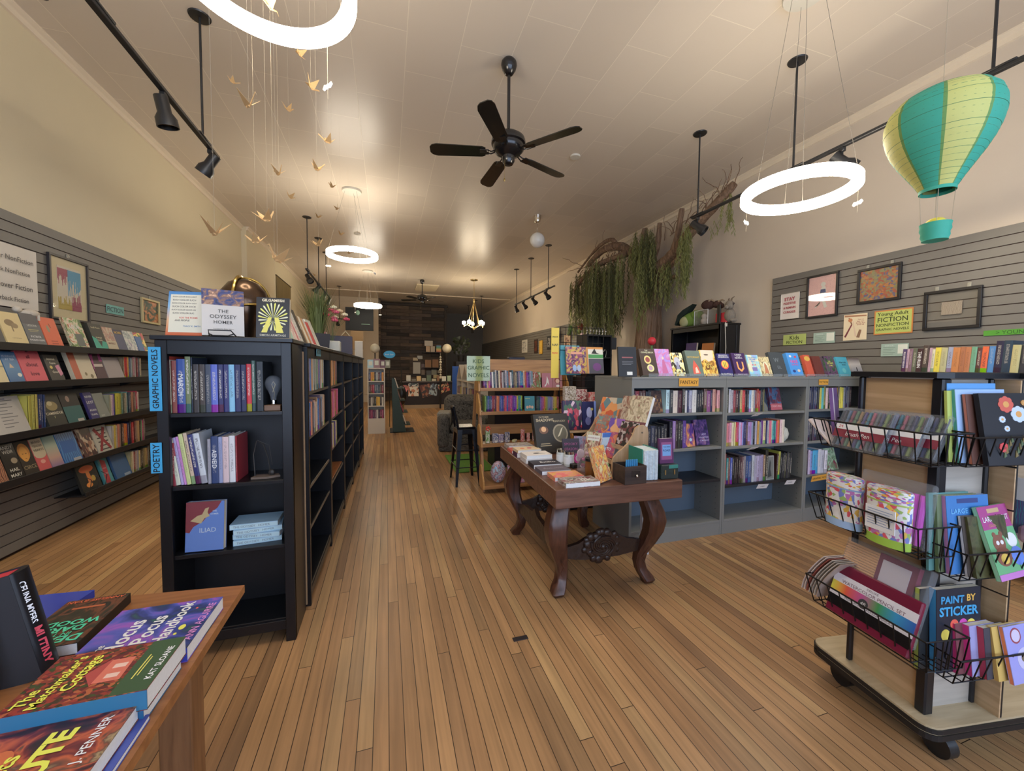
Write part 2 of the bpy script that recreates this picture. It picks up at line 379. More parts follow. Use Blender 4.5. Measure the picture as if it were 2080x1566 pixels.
def row(origin, rz, specs, where, group, h=0.21, d=0.15, lean=0.0, start=0, side='left', cat='book', gap=0.0008, titles=None, hj=0.012, tcol=None):
    """books standing in a row, spine towards local -y, laid along local +x; specs: list of (hex, thickness[, height])"""
    cx = 0.0; R = Matrix.Rotation(rz, 3, 'Z')
    for i, sp in enumerate(specs):
        hx, t = sp[0], sp[1]; hh = sp[2] if len(sp) > 2 else h+random.uniform(-hj, hj*0.4)
        if hx is None: cx += t; continue
        cx += t/2
        dd = d+random.uniform(-0.006, 0.004); yoff = random.uniform(0, 0.006)
        o = bpy.data.objects.new(kind_of(group, cat)[0], spine_mesh(t-gap, round(dd/0.004)*0.004, round(hh/0.004)*0.004)); COL.objects.link(o)
        lw = math.sin(lean)*hh if lean else 0
        p = Vector(origin)+R @ Vector((cx, yoff, 0))
        o.location = p; o.rotation_euler = Euler((0, lean, rz))
        if lean: o.location.z += abs(math.sin(lean))*(t/2)
        c = hexc(hx, 1.45); c = jit(c); o.color = c
        tag(o, f"{cname(c)} book, spine out, {ORD[i+start]} from {side} {where}", kind_of(group, cat)[1], group)
        if titles and i in titles:
            tt, tc_ = titles[i]
            letters(tt, hh*0.72, t*0.62, P(tc_), o, (0, -0.0012, hh*0.52), (0, 0, -1), (1, 0, 0), name='spine_lettering', bold=0.01)
        cx += t/2
    return cx
def face_book(label, pos, rz, tilt, w, h, t, cover, deco=(), name='book', group=None, cat='book', pages=None, spine=None, roll=0.0, hard=False):
    """book shown cover first: cover faces local -y, leaning back by tilt"""
    c = 0.0016 if not hard else 0.003; e = 0.003 if hard else 0.0
    nk, cat = kind_of(group, cat); name = nk if name == 'book' else name
    b = MB(); x = w/2
    b.box(-x, x, 0, c, 0, h); b.box(-x, x, t-c, t, 0, h); b.box(-x, -x+c, c, t-c, 0, h, 1 if spine else 0)
    o = b.build(name, [cover, spine] if spine else cover)
    o.location = (pos[0], pos[1], pos[2]+t*math.sin(tilt)); o.rotation_euler = (-tilt, 0, rz)
    if roll:
        o.rotation_euler = (Matrix.Rotation(rz, 3, 'Z') @ Matrix.Rotation(-tilt, 3, 'X') @ Matrix.Rotation(roll, 3, 'Y')).to_euler()
    q = MB(); q.box(-x+c+0.0002, x-0.001-e, c+0.0002, t-c-0.0002, 0.001+e, h-0.001-e)
    q.build('page_block', pages or M_PAGE, o)
    ms = []; g = MB(); ms_l = []
    for it in deco:
        k = it[0]
        if k == 'text':
            _, s, u, v, tw, th, col = it[:7]
            letters(s, tw*w, th*h, P(col), o, ((u-0.5)*w, -0.0011, v*h), bold=it[7] if len(it) > 7 else 0.008, name='cover_lettering', stretch=len(it) > 8)
        else:
            mm = P(it[-1]) if isinstance(it[-1], str) else it[-1]
            if mm not in ms_l: ms_l.append(mm)
            mi = ms_l.index(mm); yy = -0.0004-0.00005*len(g.f)**0.5
            if k == 'rect':
                _, u0_, v0_, u1_, v1_ = it[:5]
                g.box((u0_-0.5)*w, (u1_-0.5)*w, yy, 0, v0_*h, v1_*h, mi)
            elif k == 'disc':
                _, u, v, ru, rv = it[:5]
                g.prism(circ(ru*w, 18, (u-0.5)*w, v*h, rv*h), yy, 0, 'xz', mi)
            elif k == 'poly':
                g.prism([((a-0.5)*w, b_*h) for a, b_ in it[1]], yy, 0, 'xz', mi)
    if g.f: g.build('cover_picture', ms_l, o)
    return tag(o, label, cat, group)
# ================================================================== ROOM
XL, XR, YB, YF, ZC = -2.65, 4.70, 19.7, -2.2, 4.07
M_FLOOR = brickmat('floor_boards', ['86603a', '9c7448', 'a37a4c', '936c43', 'a68252', '7c5a3a', '9f774b'], '2c1c10', 1.9, 0.057, 0.0016, 0.27, swap=True,
                   grain=((1.6, 42, 1), 0.80, 1.12), spec=0.5, k=1.42, bump=0.3, rough2=0.5, off=0.0, shuffle=True)
M_CEIL = brickmat('ceiling_tiles', ['b9ae9f', 'bdb2a3', 'b6ab9c'], 'cdc3b2', 0.872, 0.4334, 0.003, 0.33, swap=True, k=1.45, bump=0.35, offs=(-0.31, 0.262, 0), off=0.5, spec=0.45)
M_WALLL = mat('wall_paint_left', 'c6ba9a', 0.55, k=1.4, noise=0.03, scale=2.5, bump=0.04)
M_WALLR = mat('wall_paint_right', 'c2b5a3', 0.55, k=1.35, noise=0.04, scale=2.0, bump=0.04)
M_WHITE = mat('trim_paint', 'd0c2ab', 0.5, k=1.4, noise=0.02)
M_SLAT = mat('slatwall_grey', '7b7770', 0.5, k=1.0, noise=0.04, scale=4)
M_GROOVE = mat('slatwall_groove', '3e241c', 0.7, k=1.0, noise=0)
M_BACKG = mat('back_wall_grey', '6d6a66', 0.7, k=1.2, noise=0.03, scale=3)
b = MB(); b.box(XL-0.1, XR+0.1, YF-0.1, YB+0.1, -0.1, 0); struct(b.build('floor', M_FLOOR))
b = MB(); b.box(XL-0.1, XR+0.1, YF-0.1, YB+0.1, ZC, ZC+0.1); struct(b.build('ceiling', M_CEIL))
b = MB(); b.box(XL-0.12, XL, YF, 8.88, 0, ZC); b.box(XL-0.12, XL+0.09, 8.88, YB, 0, ZC); struct(b.build('wall_left', M_WALLL))
b = MB(); b.box(XR, XR+0.12, YF, YB, 0, ZC); struct(b.build('wall_right', M_WALLR))
b = MB(); b.box(XL, XR, YB, YB+0.1, 0, ZC); struct(b.build('wall_back', M_BACKG))
# front wall with the shop windows (behind the camera)
b = MB()
b.box(XL, XR, YF-0.1, YF, 0, 0.55); b.box(XL, XR, YF-0.1, YF, 3.35, ZC)
for x0, x1 in ((XL, -2.35), (0.05, 0.25), (1.75, 1.95), (4.4, XR)): b.box(x0, x1, YF-0.1, YF, 0.55, 3.35)
struct(b.build('wall_front', M_WHITE))
M_GLASS = None
m, N, Lk, bb = newmat('window_glass'); tr = N.new('ShaderNodeBsdfTransparent'); gl = N.new('ShaderNodeBsdfGlossy'); gl.inputs['Roughness'].default_value = 0.02
ms = N.new('ShaderNodeMixShader'); ms.inputs[0].default_value = 0.06; Lk.new(tr.outputs[0], ms.inputs[1]); Lk.new(gl.outputs[0], ms.inputs[2]); Lk.new(ms.outputs[0], N['Material Output'].inputs[0]); M_GLASS = m
def clear(name, h='e8eef2', fac=0.12, tint=0.92):
    if name in MC: return MC[name]
    m, N, Lk, bb = newmat(name); tr = N.new('ShaderNodeBsdfTransparent'); tr.inputs[0].default_value = (tint, tint, tint, 1)
    bb.inputs['Base Color'].default_value = hexc(h); bb.inputs['Roughness'].default_value = 0.12
    ms = N.new('ShaderNodeMixShader'); ms.inputs[0].default_value = fac; Lk.new(tr.outputs[0], ms.inputs[1]); Lk.new(bb.outputs[0], ms.inputs[2]); Lk.new(ms.outputs[0], N['Material Output'].inputs[0])
    MC[name] = m; return m
for i, (x0, x1) in enumerate(((-2.35, 0.05), (0.25, 1.75), (1.95, 4.4))):
    b = MB(); b.box(x0, x1, YF-0.055, YF-0.045, 0.55, 3.35)
    o = struct(b.build('window_%d' % (i+1), M_GLASS))
# crown mouldings and skirting
b = MB(); b.prism([(XL, ZC), (XL+0.05, ZC), (XL+0.05, ZC-0.012), (XL+0.02, ZC-0.03), (XL+0.02, ZC-0.075), (XL, ZC-0.08)], YF, 8.88, 'xz'); struct(b.build('trim_1', M_WHITE))
b = MB(); b.prism([(XR, ZC), (XR-0.05, ZC), (XR-0.05, ZC-0.012), (XR-0.02, ZC-0.03), (XR-0.02, ZC-0.075), (XR, ZC-0.08)], YF, YB, 'xz'); struct(b.build('trim_2', M_WHITE))
b = MB(); b.prism([(XL+0.09, ZC), (XL+0.14, ZC), (XL+0.14, ZC-0.012), (XL+0.11, ZC-0.03), (XL+0.11, ZC-0.06), (XL+0.09, ZC-0.07)], 8.88, 16.3, 'xz'); struct(b.build('trim_3', M_WHITE))
b = MB(); b.box(XL+0.09, XR, 14.90, 14.97, ZC-0.02, ZC); struct(b.build('trim_4', M_WHITE))
b = MB(); b.box(XL+0.0, XL+0.02, YF, 8.88, 0, 0.03); struct(b.build('baseboard_left', M_GROOVE))
# slatwall: separate boards with real grooves between them, on a dark backing
def slatwall(name, x_back, face, y0, y1, ztop, pitch=0.0775, groove=0.0075):
    b = MB(); s = 1 if face > x_back else -1
    lo, hi = sorted((x_back, face-s*0.008)); b.box(lo, hi, y0, y1, 0.02, ztop-0.002, 1)
    z = ztop; lo, hi = sorted((face-s*0.008, face))
    while z > 0.03:
        z0 = max(0.02, z-pitch+groove); b.box(lo, hi, y0, y1, z0, z); z -= pitch
    return struct(b.build(name, [M_SLAT, M_GROOVE]))
slatwall('wall_left_slatwall', XL, -2.60, YF, 7.0, 2.50)
slatwall('wall_right_slatwall', XR, 4.65, YF, 3.78, 2.545)
slatwall('wall_right_far_slatwall', XR, 4.65, 8.2, YB, 2.58)
# cream panelled wall and reclaimed-wood wall at the back
m = mat('cream_siding', 'b9aa90', 0.6, k=1.35, noise=0.03)
b = MB()
for i in range(14): b.box(XL+0.09, -0.30, 16.4, 16.5+0.0, 0.3*i, min(ZC, 0.3*i+0.292))
b.box(XL+0.09, -0.30, 16.42, 16.5, 0, ZC); struct(b.build('wall_back_panelled', m))
M_RECL = brickmat('reclaimed_boards', ['2c2722', '4a3e35', '5a4a3c', '38332f', '62503f', '3f3a3a', '2a2728'], '171311', 0.9, 0.14, 0.006, 0.75, swap='xz',
                  grain=((3, 40, 1), 0.65, 1.35), k=1.3, bump=0.7, off=0.4)
b = MB(); b.box(-0.30, 2.42, 17.0, 17.2, 0, ZC-0.12); b.box(-0.30, -0.22, 16.4, 17.0, 0, ZC); struct(b.build('wall_back_reclaimed', M_RECL))
b = MB(); b.box(2.36, 2.44, 16.96, 17.25, 0, ZC-0.1); b.box(-0.25, 2.5, 16.94, 17.0, ZC-0.14, ZC-0.06); struct(b.build('trim_5', mat('dark_oak_trim', '33281f', 0.6, k=1)))
# little brass hatch plate and floor patches
b = MB(); b.bbox(-0.05+0.66, 0.69, 1.845, 1.875, 0.0003, 0.003, 0.001)
tag(b.build('floor_plate', mat('dark_steel', '4a4448', 0.4, metal=0.7, k=1)), 'small dark metal plate set in the middle of the wooden floor', 'floor plate')

# ================================================================== RING LAMPS
M_RING = emis('ring_diffuser', (1.0, 0.89, 0.72), RING_W)
M_WIRE = mat('grey_wire', '8a8378', 0.5, metal=0.4, k=1.0, noise=0)
M_CANOPY = mat('canopy_white', 'b8b4a8', 0.5, k=1.4, noise=0)
RL = ['lit white ring lamp hanging nearest, cut by the top edge of the photo',
      'lit white ring lamp hanging between the ceiling fan and paper balloon',
      'lit white ring lamp hanging beyond the paper cranes, middle distance',
      'lit white ring lamp farthest away, in front of the dark wood wall']
for i, (x, y, z, D, tl) in enumerate(RINGS):
    t = thing('ring_lamp', RL[i], 'ring lamp', (x, y, z), 0.4*i, 'ring lamps hanging down the room')
    R_ = D/2-0.03; prof = [(-0.03, -0.026), (-0.024, -0.033), (0.024, -0.033), (0.03, -0.026), (0.03, 0.026), (0.024, 0.033), (-0.024, 0.033), (-0.03, 0.026)]
    b = MB(); n = 64; vs = []; fs = []
    for k in range(n):
        a = 2*PI*k/n
        for (dr, dz) in prof: vs.append(((R_+dr)*math.cos(a), (R_+dr)*math.sin(a), dz))
    for k in range(n):
        for q in range(8):
            fs.append((k*8+q, k*8+(q+1) % 8, ((k+1) % n)*8+(q+1) % 8, ((k+1) % n)*8+q))
    b.add(vs, fs); b.build('diffuser', M_RING, t, smooth=True)
    zt = ZC-z
    b = MB(); b.lathe([(0.02, zt-0.035), (0.135, zt-0.03), (0.14, zt-0.02), (0.14, zt)], n=28); b.build('canopy', M_CANOPY, t, smooth=True)
    for k in range(3):
        a = 2*PI*k/3+0.5
        b = MB(); b.cyl((0.1*math.cos(a), 0.1*math.sin(a), zt-0.03), (R_*math.cos(a), R_*math.sin(a), 0.03), 0.0013, n=5)
        b.build('suspension_wire', M_WIRE, t)
    b = MB(); b.cyl((0.03, 0, zt-0.03), (R_*0.99, 0.05, 0.03), 0.0016, n=5); b.build('power_cord', M_WIRE, t)
# paper birds and cords dangling under the rings
M_PAPER = mat('kraft_paper', 'b8935c', 0.7, k=1.35, noise=0.1, scale=40)
M_CORD = mat('white_thread', 'a89c84', 0.6, k=1.4, noise=0)
def crane(loc, s, rz, ry, label, top, matl=None):
    t = thing('origami_crane', label, 'paper crane', loc, rz, 'origami cranes on threads'); t.rotation_euler = (0.35*ry, 0.4*math.sin(rz*7), rz)
    b = MB(); q = s
    nose, tail = (1.05*q, 0, 0.55*q), (-1.0*q, 0, 0.75*q)
    c0, c1 = (0.22*q, 0, 0), (-0.22*q, 0, 0); top_ = (0, 0, 0.28*q); th = 0.012*q
    # body
    b.add([c0, c1, (0, 0.09*q, 0.12*q), (0, -0.09*q, 0.12*q), top_], [(0, 2, 1), (0, 1, 3), (0, 4, 2), (1, 2, 4), (0, 3, 4), (1, 4, 3)])
    # neck with folded head, and tail
    b.add([(0.2*q, 0.03*q, 0.02*q), (0.2*q, -0.03*q, 0.02*q), (0.1*q, 0, 0.16*q), (0.85*q, 0, 0.78*q), (0.80*q, 0.01*q, 0.86*q)], [(0, 1, 3), (1, 2, 4, 3), (0, 3, 4, 2), (0, 2, 1)])
    b.add([(0.85*q, 0.012*q, 0.78*q), (0.85*q, -0.012*q, 0.78*q), (0.78*q, 0, 0.88*q), nose], [(0, 1, 3), (1, 2, 3), (2, 0, 3), (0, 2, 1)])
    b.add([(-0.2*q, 0.03*q, 0.02*q), (-0.2*q, -0.03*q, 0.02*q), (-0.1*q, 0, 0.16*q), tail], [(0, 1, 3), (1, 2, 3), (2, 0, 3), (0, 2, 1)])
    b.build('body', matl or M_PAPER, t)
    for sgn in (1, -1):
        w_ = MB(); p = [(0.34*q, 0.05*q*sgn, 0.14*q), (-0.36*q, 0.05*q*sgn, 0.14*q), (-0.10*q, (0.72+ry*sgn*0.3)*q*sgn, (0.85-ry*sgn*0.35)*q), (0, 0.08*q*sgn, 0.2*q)]
        lo = [(x_, y_+0.006*sgn*q, z_-0.012*q) for x_, y_, z_ in p[:3]]
        w_.add([p[0], p[1], p[2], p[3]]+lo, [(0, 3, 2), (3, 1, 2), (4, 5, 6), (0, 2, 6, 4), (1, 5, 6, 2), (0, 4, 5, 1)]); w_.build('wing', matl or M_PAPER, t)
    if top:
        w_ = MB(); w_.cyl((0, 0, 0.25*q), (0, 0, top-loc[2]), 0.0003, n=4); th_ = w_.build('thread', M_CORD, t); th_.rotation_euler = t.rotation_euler.to_matrix().inverted().to_euler(); th_.rotation_euler = (t.rotation_euler.to_matrix().inverted()).to_euler()
    return t
# ------------------------------------------------------------------ paper cranes
CR = [(-0.53,1.53,1.82,.062,'nearest, in front of the left wall, low and wide-winged'),(-1.11,3.6,3.55,.05,'left of all near the ceiling, thin and upright'),
(-0.51,1.83,2.41,.06,'high on the left with long open wings'),(-0.5,2.77,3.3,.055,'just under the nearest ring lamp'),(-0.41,2.6,3.01,.06,'brightly lit, right below the nearest ring lamp'),
(-0.66,3.25,3.22,.055,'small, level with the ceiling fan rod'),(-0.35,2.83,2.83,.06,'rightmost of the higher flock'),(-0.4,2.7,2.59,.06,'above the smoke detector, tail down'),
(-0.62,2.77,2.56,.06,'in the middle of the flock, wings up'),(-0.5,4.27,3.14,.055,'dark and small beside the white ceiling disc'),(-0.74,3.65,2.76,.055,'in brown shade, facing left'),
(-0.55,2.22,2.1,.065,'with bright folded wings above the wooden banner'),(-0.67,2.48,2.06,.06,'thin, hanging over the pilaster edge'),(-0.56,5.3,3.31,.055,'tiny, under the white ceiling disc'),
(-0.72,4.88,3.04,.055,'tiny, beside the far black rods'),(-0.42,1.83,1.82,.065,'large and pale with two raised wings, lowest but one'),(-0.49,3.34,2.31,.06,'in front of the second black rod'),
(-0.48,4.79,2.85,.055,'tiny, just above the middle ring lamp'),(-0.56,2.38,1.70,.06,'lowest, spread before the wooden banner'),(-0.54,2.27,3.15,.06,'inside the nearest ring lamp at the top edge'),
(-0.48,5.81,2.92,.05,'tiny, inside the middle ring lamp'),(-1.03,6.68,2.77,.055,'small and brown behind the far track spotlights')]
for i, (x, y, z, q, d) in enumerate(CR):
    random.seed(100+i); crane((x, y, z), q, random.uniform(-1.2, 1.2)+(PI if i % 3 == 0 else 0), random.uniform(-0.8, 0.8), 'folded kraft paper crane, '+d, ZC)
M_MOTH = mat('white_moth', 'efe8d4', 0.6, k=1.6, noise=0)
MT = [(1, 2.6, .16, 'at the left edge of the big right ring lamp'), (1, -1.1, .14, 'below the middle of the big right ring lamp'), (0, 0.9, .22, 'just below the nearest ring lamp'),
      (2, 3.4, .18, 'below the left side of the middle ring lamp'), (2, -0.3, .24, 'below the right side of the middle ring lamp'), (3, 3.4, .18, 'below the left side of the farthest ring lamp'), (3, -0.3, .22, 'below the right side of the farthest ring lamp')]
for i, (ri, an, dz, d) in enumerate(MT):
    rx, ry, rz_, rd, _ = RINGS[ri]; x, y, z = rx+(rd/2-.03)*math.cos(an), ry+(rd/2-.03)*math.sin(an), rz_-.034-dz
    t = thing('paper_moth', 'white paper moth on a thread '+d, 'paper ornament', (x, y, z), 0.3+i, 'white ornaments under the ring lamps')
    b = MB(); b.ball((0, 0, 0), 0.010, 8, 6, sc=(0.6, 0.6, 1.6)); b.build('body', M_MOTH, t, True)
    for s_ in (1, -1):
        b = MB(); b.prism([(0, 0.01), (0.028*s_, 0.018), (0.04*s_, 0.0), (0.024*s_, -0.014), (0, -0.008)], -0.0015, 0.0015, 'xz'); b.build('wing', M_MOTH, t)
    b = MB(); b.cyl((0, 0, -0.06), (0, 0, dz+.001), 0.0008, n=4); b.build('thread', M_CORD, t)
# ------------------------------------------------------------------ track lighting
M_BLK = mat('black_metal', '2c2d30', 0.38, metal=0.2, k=0.8, noise=0, spec=0.6)
M_LENS = mat('spot_lens', '5d5a52', 0.2, k=1, noise=0)
def track(label, a, bpt, z, rods, heads, lit=(), pw=30, group='black ceiling light tracks'):
    a = Vector(a); e = Vector(bpt); c = (a+e)/2; t = thing('track_light', label, 'track light', (c.x, c.y, z), 0, group)
    d = (e-a).normalized(); L = (e-a).length/2; side = Vector((-d.y, d.x))
    def pt(s, o=0.0): return (d.x*s+side.x*o, d.y*s+side.y*o)
    b = MB(); M_ = Matrix(((d.x, side.x, 0, 0), (d.y, side.y, 0, 0), (0, 0, 1, 0), (0, 0, 0, 1)))
    b.bbox(-L, L, -0.018, 0.018, -0.012, 0.012, 0.003, M=M_); b.build('track_rail', M_BLK, t)
    for s in rods:
        x, y = pt(s); b = MB(); b.cyl((x, y, 0.01), (x, y, ZC-z), 0.0085, n=8); b.bbox(s-0.1, s+0.1, -0.024, 0.024, 0.006, 0.02, 0.003, M=M_); b.build('rod', M_BLK, t, True)
        b = MB(); b.lathe([(0.0, -0.012), (0.07, -0.009), (0.075, 0)], (x, y, ZC-z-0.0005), 24); b.build('ceiling_plate', M_BLK, t, True)
    for k, (s, az, el) in enumerate(heads):
        x, y = pt(s); g = MB()
        g.bbox(s-0.02, s+0.02, -0.016, 0.016, -0.045, -0.012, 0.004, M=M_); g.cyl((x, y, -0.04), (x, y, -0.115), 0.009, n=8)
        arm = g.build('spot_arm', M_BLK, t, True)
        ca, sa = math.cos(az), math.sin(az); ce, se = math.cos(el), math.sin(el); dv = Vector((ca*ce, sa*ce, -se)); piv = Vector((x, y, -0.115))
        h = MB(); ax = dv; u1 = ax.orthogonal().normalized(); u2 = ax.cross(u1)
        M2 = Matrix(((u1.x, u2.x, ax.x, piv.x+0.0), (u1.y, u2.y, ax.y, piv.y), (u1.z, u2.z, ax.z, piv.z), (0, 0, 0, 1)))
        h.lathe([(0.0, -0.075), (0.036, -0.075), (0.038, -0.07), (0.038, 0.02), (0.058, 0.055), (0.060, 0.105), (0.055, 0.105), (0.052, 0.06)], n=20, M=M2, caps=False)
        hd = h.build('spot_head', M_BLK, arm, True)
        h = MB(); h.lathe([(0.0, 0.075), (0.052, 0.078), (0.0, 0.08)], n=16, M=M2, caps=False); h.build('lens', M_LENS, arm)
        if k in lit:
            wp = Vector((c.x, c.y, z))+piv+dv*0.115
            light('track_spot', 'SPOT', wp, dv.to_track_quat('-Z', 'Y').to_euler(), pw, (1, 0.85, 0.62), spot=rad(75), radius=0.04)
    return t
track('black track light along the left wall, nearest, with three spotlights', (-1.35, 0.7), (-1.35, 4.0), 3.15, (-1.2, 0.2, 1.37), ((-0.16, PI*1.0, 1.25), (0.80, PI*0.3, 1.35), (1.5, PI*0.92, 0.95)), lit=(0, 1))
track('black track light along the right wall, behind the paper balloon', (3.40, 0.2), (3.40, 3.80), 3.15, (-0.58, 0.61, 1.72), ((-0.5, 0.3, 0.8), (0.22, -0.7, 0.75), (1.72, -0.9, 0.75)), lit=(0, 1, 2), pw=9)
track('black track light beyond the crane flock with four spotlights', (-1.35, 7.85), (-1.35, 10.8), 3.12, (-1.36, -0.14, 0.94), ((-1.3, -0.9, 0.8), (-0.3, PI, 0.9), (0.6, PI, 1.1), (1.3, PI, 1.1)), lit=(1, 3))
track('black track light at the right, four spotlights aimed at the wall', (3.38, 7.7), (3.38, 10.35), 3.13, (-0.98, 0.11, 1.24), ((-0.9, -0.9, 0.9), (-0.1, -0.8, 0.9), (0.6, -0.8, 0.9), (1.24, -0.4, 1.2)), lit=(0, 2))
track('short black track light crossing near the dark screen with two spotlights', (-1.62, 14.4), (-0.75, 14.25), 2.98, (-0.32,), ((-0.38, -1.2, 1.1), (0.15, -1.2, 1.0)))
track('farthest black track light at the right behind the chandelier', (3.40, 14.2), (3.40, 17.2), 3.05, (-1.2, -0.2, 1.25), ((-1.1, -0.4, 1.2), (0.5, -0.4, 1.2)))
# ------------------------------------------------------------------ ceiling fans
M_FANB = mat('black_gloss', '17181c', 0.22, k=0.8, noise=0, spec=0.7)
M_BLADE = mat('black_fan_blade', '24231f', 0.2, k=0.8, noise=0.05, scale=8, spec=0.6)
def fan(label, x, y, zh, ang, r=0.67, drop=0.0):
    t = thing('ceiling_fan', label, 'ceiling fan', (x, y, zh), 0, 'black ceiling fans'); zt = ZC-zh
    b = MB(); b.lathe([(0.02, zt-0.13), (0.035, zt-0.12), (0.06, zt-0.08), (0.07, zt-0.045), (0.066, zt-0.02), (0.05, zt)], n=24); b.build('canopy', M_FANB, t, True)
    b = MB(); b.cyl((0, 0, 0.15), (0, 0, zt-0.1), 0.014, n=12); b.build('downrod', M_FANB, t, True)
    b = MB(); b.lathe([(0.02, 0.19), (0.055, 0.175), (0.10, 0.155), (0.142, 0.125), (0.15, 0.10), (0.15, 0.075), (0.135, 0.065), (0.135, 0.03), (0.11, 0.0), (0.07, -0.02), (0.055, -0.03), (0.055, -0.07), (0.04, -0.095), (0.0, -0.10)], n=32); b.build('motor_housing', M_FANB, t, True)
    for k in range(5):
        a = ang+2*PI*k/5; b = MB()
        for s_ in (-0.018, 0.018): b.tube([(0.10, s_*0.6, 0.02), (0.15, s_, 0.0), (0.19, s_*1.6, 0.004), (0.24, s_*2.0, 0.006)], 0.006, 6)
        b.box(0.17, 0.25, -0.04, 0.04, 0.001, 0.006); br = b.build('blade_bracket', M_FANB, t); br.rotation_euler = (0, 0, a)
        p = [(0.20, -0.045), (0.23, -0.058), (0.62, -0.068), (r-0.01, -0.055), (r+0.01, -0.03), (r+0.01, 0.03), (r-0.01, 0.055), (0.62, 0.068), (0.23, 0.058), (0.20, 0.045)]
        b = MB(); b.prism(p, 0.004, 0.011, 'xy'); bl = b.build('blade', M_BLADE, t); bl.rotation_euler = (rad(12), 0, 0); bl.rotation_euler = (Matrix.Rotation(a, 3, 'Z') @ Matrix.Rotation(rad(12), 3, 'X')).to_euler()
    b = MB(); b.cyl((-0.04, -0.03, -0.06), (-0.045, -0.035, -0.24), 0.0015, n=5); b.ball((-0.045, -0.035, -0.25), 0.008, 8, 6, sc=(1, 1, 2)); b.build('pull_chain', mat('brass', 'b59a5c', 0.3, metal=1, k=1), t)
fan('large black five-blade ceiling fan nearest the camera', 1.029, 3.385, 3.28, rad(22))
fan('small-looking black ceiling fan far off before the dark wood wall', 1.05, 12.43, 3.45, rad(10))
# ------------------------------------------------------------------ globe pendant, chandelier, detectors
M_CHROME = mat('chrome', 'c8c4bc', 0.08, metal=1, k=1.2, noise=0)
M_OPAL = mat('opal_glass', 'd2cdc4', 0.15, k=1.5, noise=0, coat=0.3)
t = thing('globe_pendant', 'unlit white glass globe pendant with a chrome canopy', 'pendant lamp', (2.54, 6.56, 3.644))
b = MB(); b.lathe([(0.03, ZC-3.644-0.12), (0.045, ZC-3.644-0.11), (0.06, ZC-3.644-0.05), (0.065, ZC-3.644)], n=24); b.build('canopy', M_CHROME, t, True)
b = MB(); b.cyl((0, 0, 0.12), (0, 0, ZC-3.644-0.1), 0.003, n=6); b.build('cord', M_CHROME, t)
b = MB(); b.ball((0, 0, 0), 0.13, 28, 18); b.build('globe', M_OPAL, t, True)
M_BRASS = mat('brushed_brass', 'b8a06a', 0.3, metal=1, k=1.4, noise=0)
M_BULB = emis('warm_bulb', (1.0, 0.84, 0.6), 75)
t = thing('chandelier', 'brass five-arm chandelier with glowing round bulbs', 'chandelier', (2.554, 11.891, 2.58)); zt = ZC-2.58
b = MB(); b.lathe([(0.01, zt-0.03), (0.11, zt-0.025), (0.115, zt)], n=24); b.build('canopy', M_BRASS, t, True)
b = MB(); b.cyl((0, 0, 0.86), (0, 0, zt-0.02), 0.008, n=8); b.lathe([(0.012, 0.80), (0.035, 0.82), (0.03, 0.88), (0.01, 0.9)], n=12); b.lathe([(0.0, -0.04), (0.03, -0.02), (0.03, 0.03), (0.0, 0.05)], n=12); b.build('stem', M_BRASS, t, True)
for k in range(5):
    a = 2*PI*k/5+0.25; c, s_ = math.cos(a), math.sin(a)
    b = MB(); b.tube([(0, 0, 0.84), (0.20*c, 0.20*s_, 0.12), (0.0, 0, 0.0)], 0.011, 6); b.tube([(0.20*c, 0.20*s_, 0.12), (0.31*c, 0.31*s_, 0.08)], 0.009, 6); b.cyl((0.31*c, 0.31*s_, 0.06), (0.31*c, 0.31*s_, 0.14), 0.018, n=10)
    ar = b.build('arm', M_BRASS, t, True); b = MB(); b.ball((0.31*c, 0.31*s_, 0.185), 0.055, 14, 9); b.build('bulb', M_BULB, ar, True)
for i, (x, y, d) in enumerate(((2.28, 4.6, 'pale round patch plate on the ceiling right of the fan'), (-0.55, 8.6, 'small white smoke detector on the ceiling behind the middle ring'))):
    b = MB(); b.lathe([(0.0, -0.02), (0.06, -0.018), (0.065, 0)], (0, 0, 0), 24); o = b.build('ceiling_disc', M_CANOPY, None, True, (x, y, ZC-0.0005)); tag(o, d, 'ceiling fitting')
b = MB(); b.bbox(-0.35, 0.35, -0.5, 0.5, -0.03, 0, 0.006); o = b.build('ceiling_vent', mat('vent_cream', 'c6b99c', 0.6, k=1.4), None, False, (1.3, 13.6, ZC)); tag(o, 'cream rectangular vent panel in the ceiling behind the far fan', 'vent')
# ------------------------------------------------------------------ paper balloon
M_TEAL = mat('teal_paper', '2ca98f', 0.65, k=1.25, noise=0.05, scale=14)
M_LIME = mat('lime_paper', 'c6c76a', 0.65, k=1.25, noise=0.05, scale=14)
M_SEAM = mat('seam_paper', '6fa052', 0.65, k=1.1, noise=0)
t = thing('paper_balloon', 'teal and lime striped paper hot air balloon hung from the ceiling', 'paper balloon', (2.49, 1.20, 2.14))
prof = [(0.062, 0.105), (0.066, 0.115)]
N_ = 22
outl = [(0.064, 0.12), (0.085, 0.16), (0.115, 0.21), (0.145, 0.26), (0.170, 0.31), (0.188, 0.36), (0.198, 0.41), (0.198, 0.455), (0.184, 0.50), (0.155, 0.535), (0.11, 0.56), (0.055, 0.572), (0.01, 0.575)]
def lerp_prof(s):
    f = s*(len(outl)-1); i = min(int(f), len(outl)-2); f -= i
    return tuple(outl[i][j]*(1-f)+outl[i+1][j]*f for j in (0, 1))
b = MB(); seg = 96; rings = []; M_ = 60
for j in range(M_+1):
    r_, z_ = lerp_prof(j/M_); r_ *= 1+0.012*abs(math.sin(j*PI/M_*26))
    rings.append([(r_*math.cos(2*PI*k/seg), r_*math.sin(2*PI*k/seg), z_) for k in range(seg)])
vs = [p for r_ in rings for p in r_]; fsm = {0: [], 1: [], 2: []}
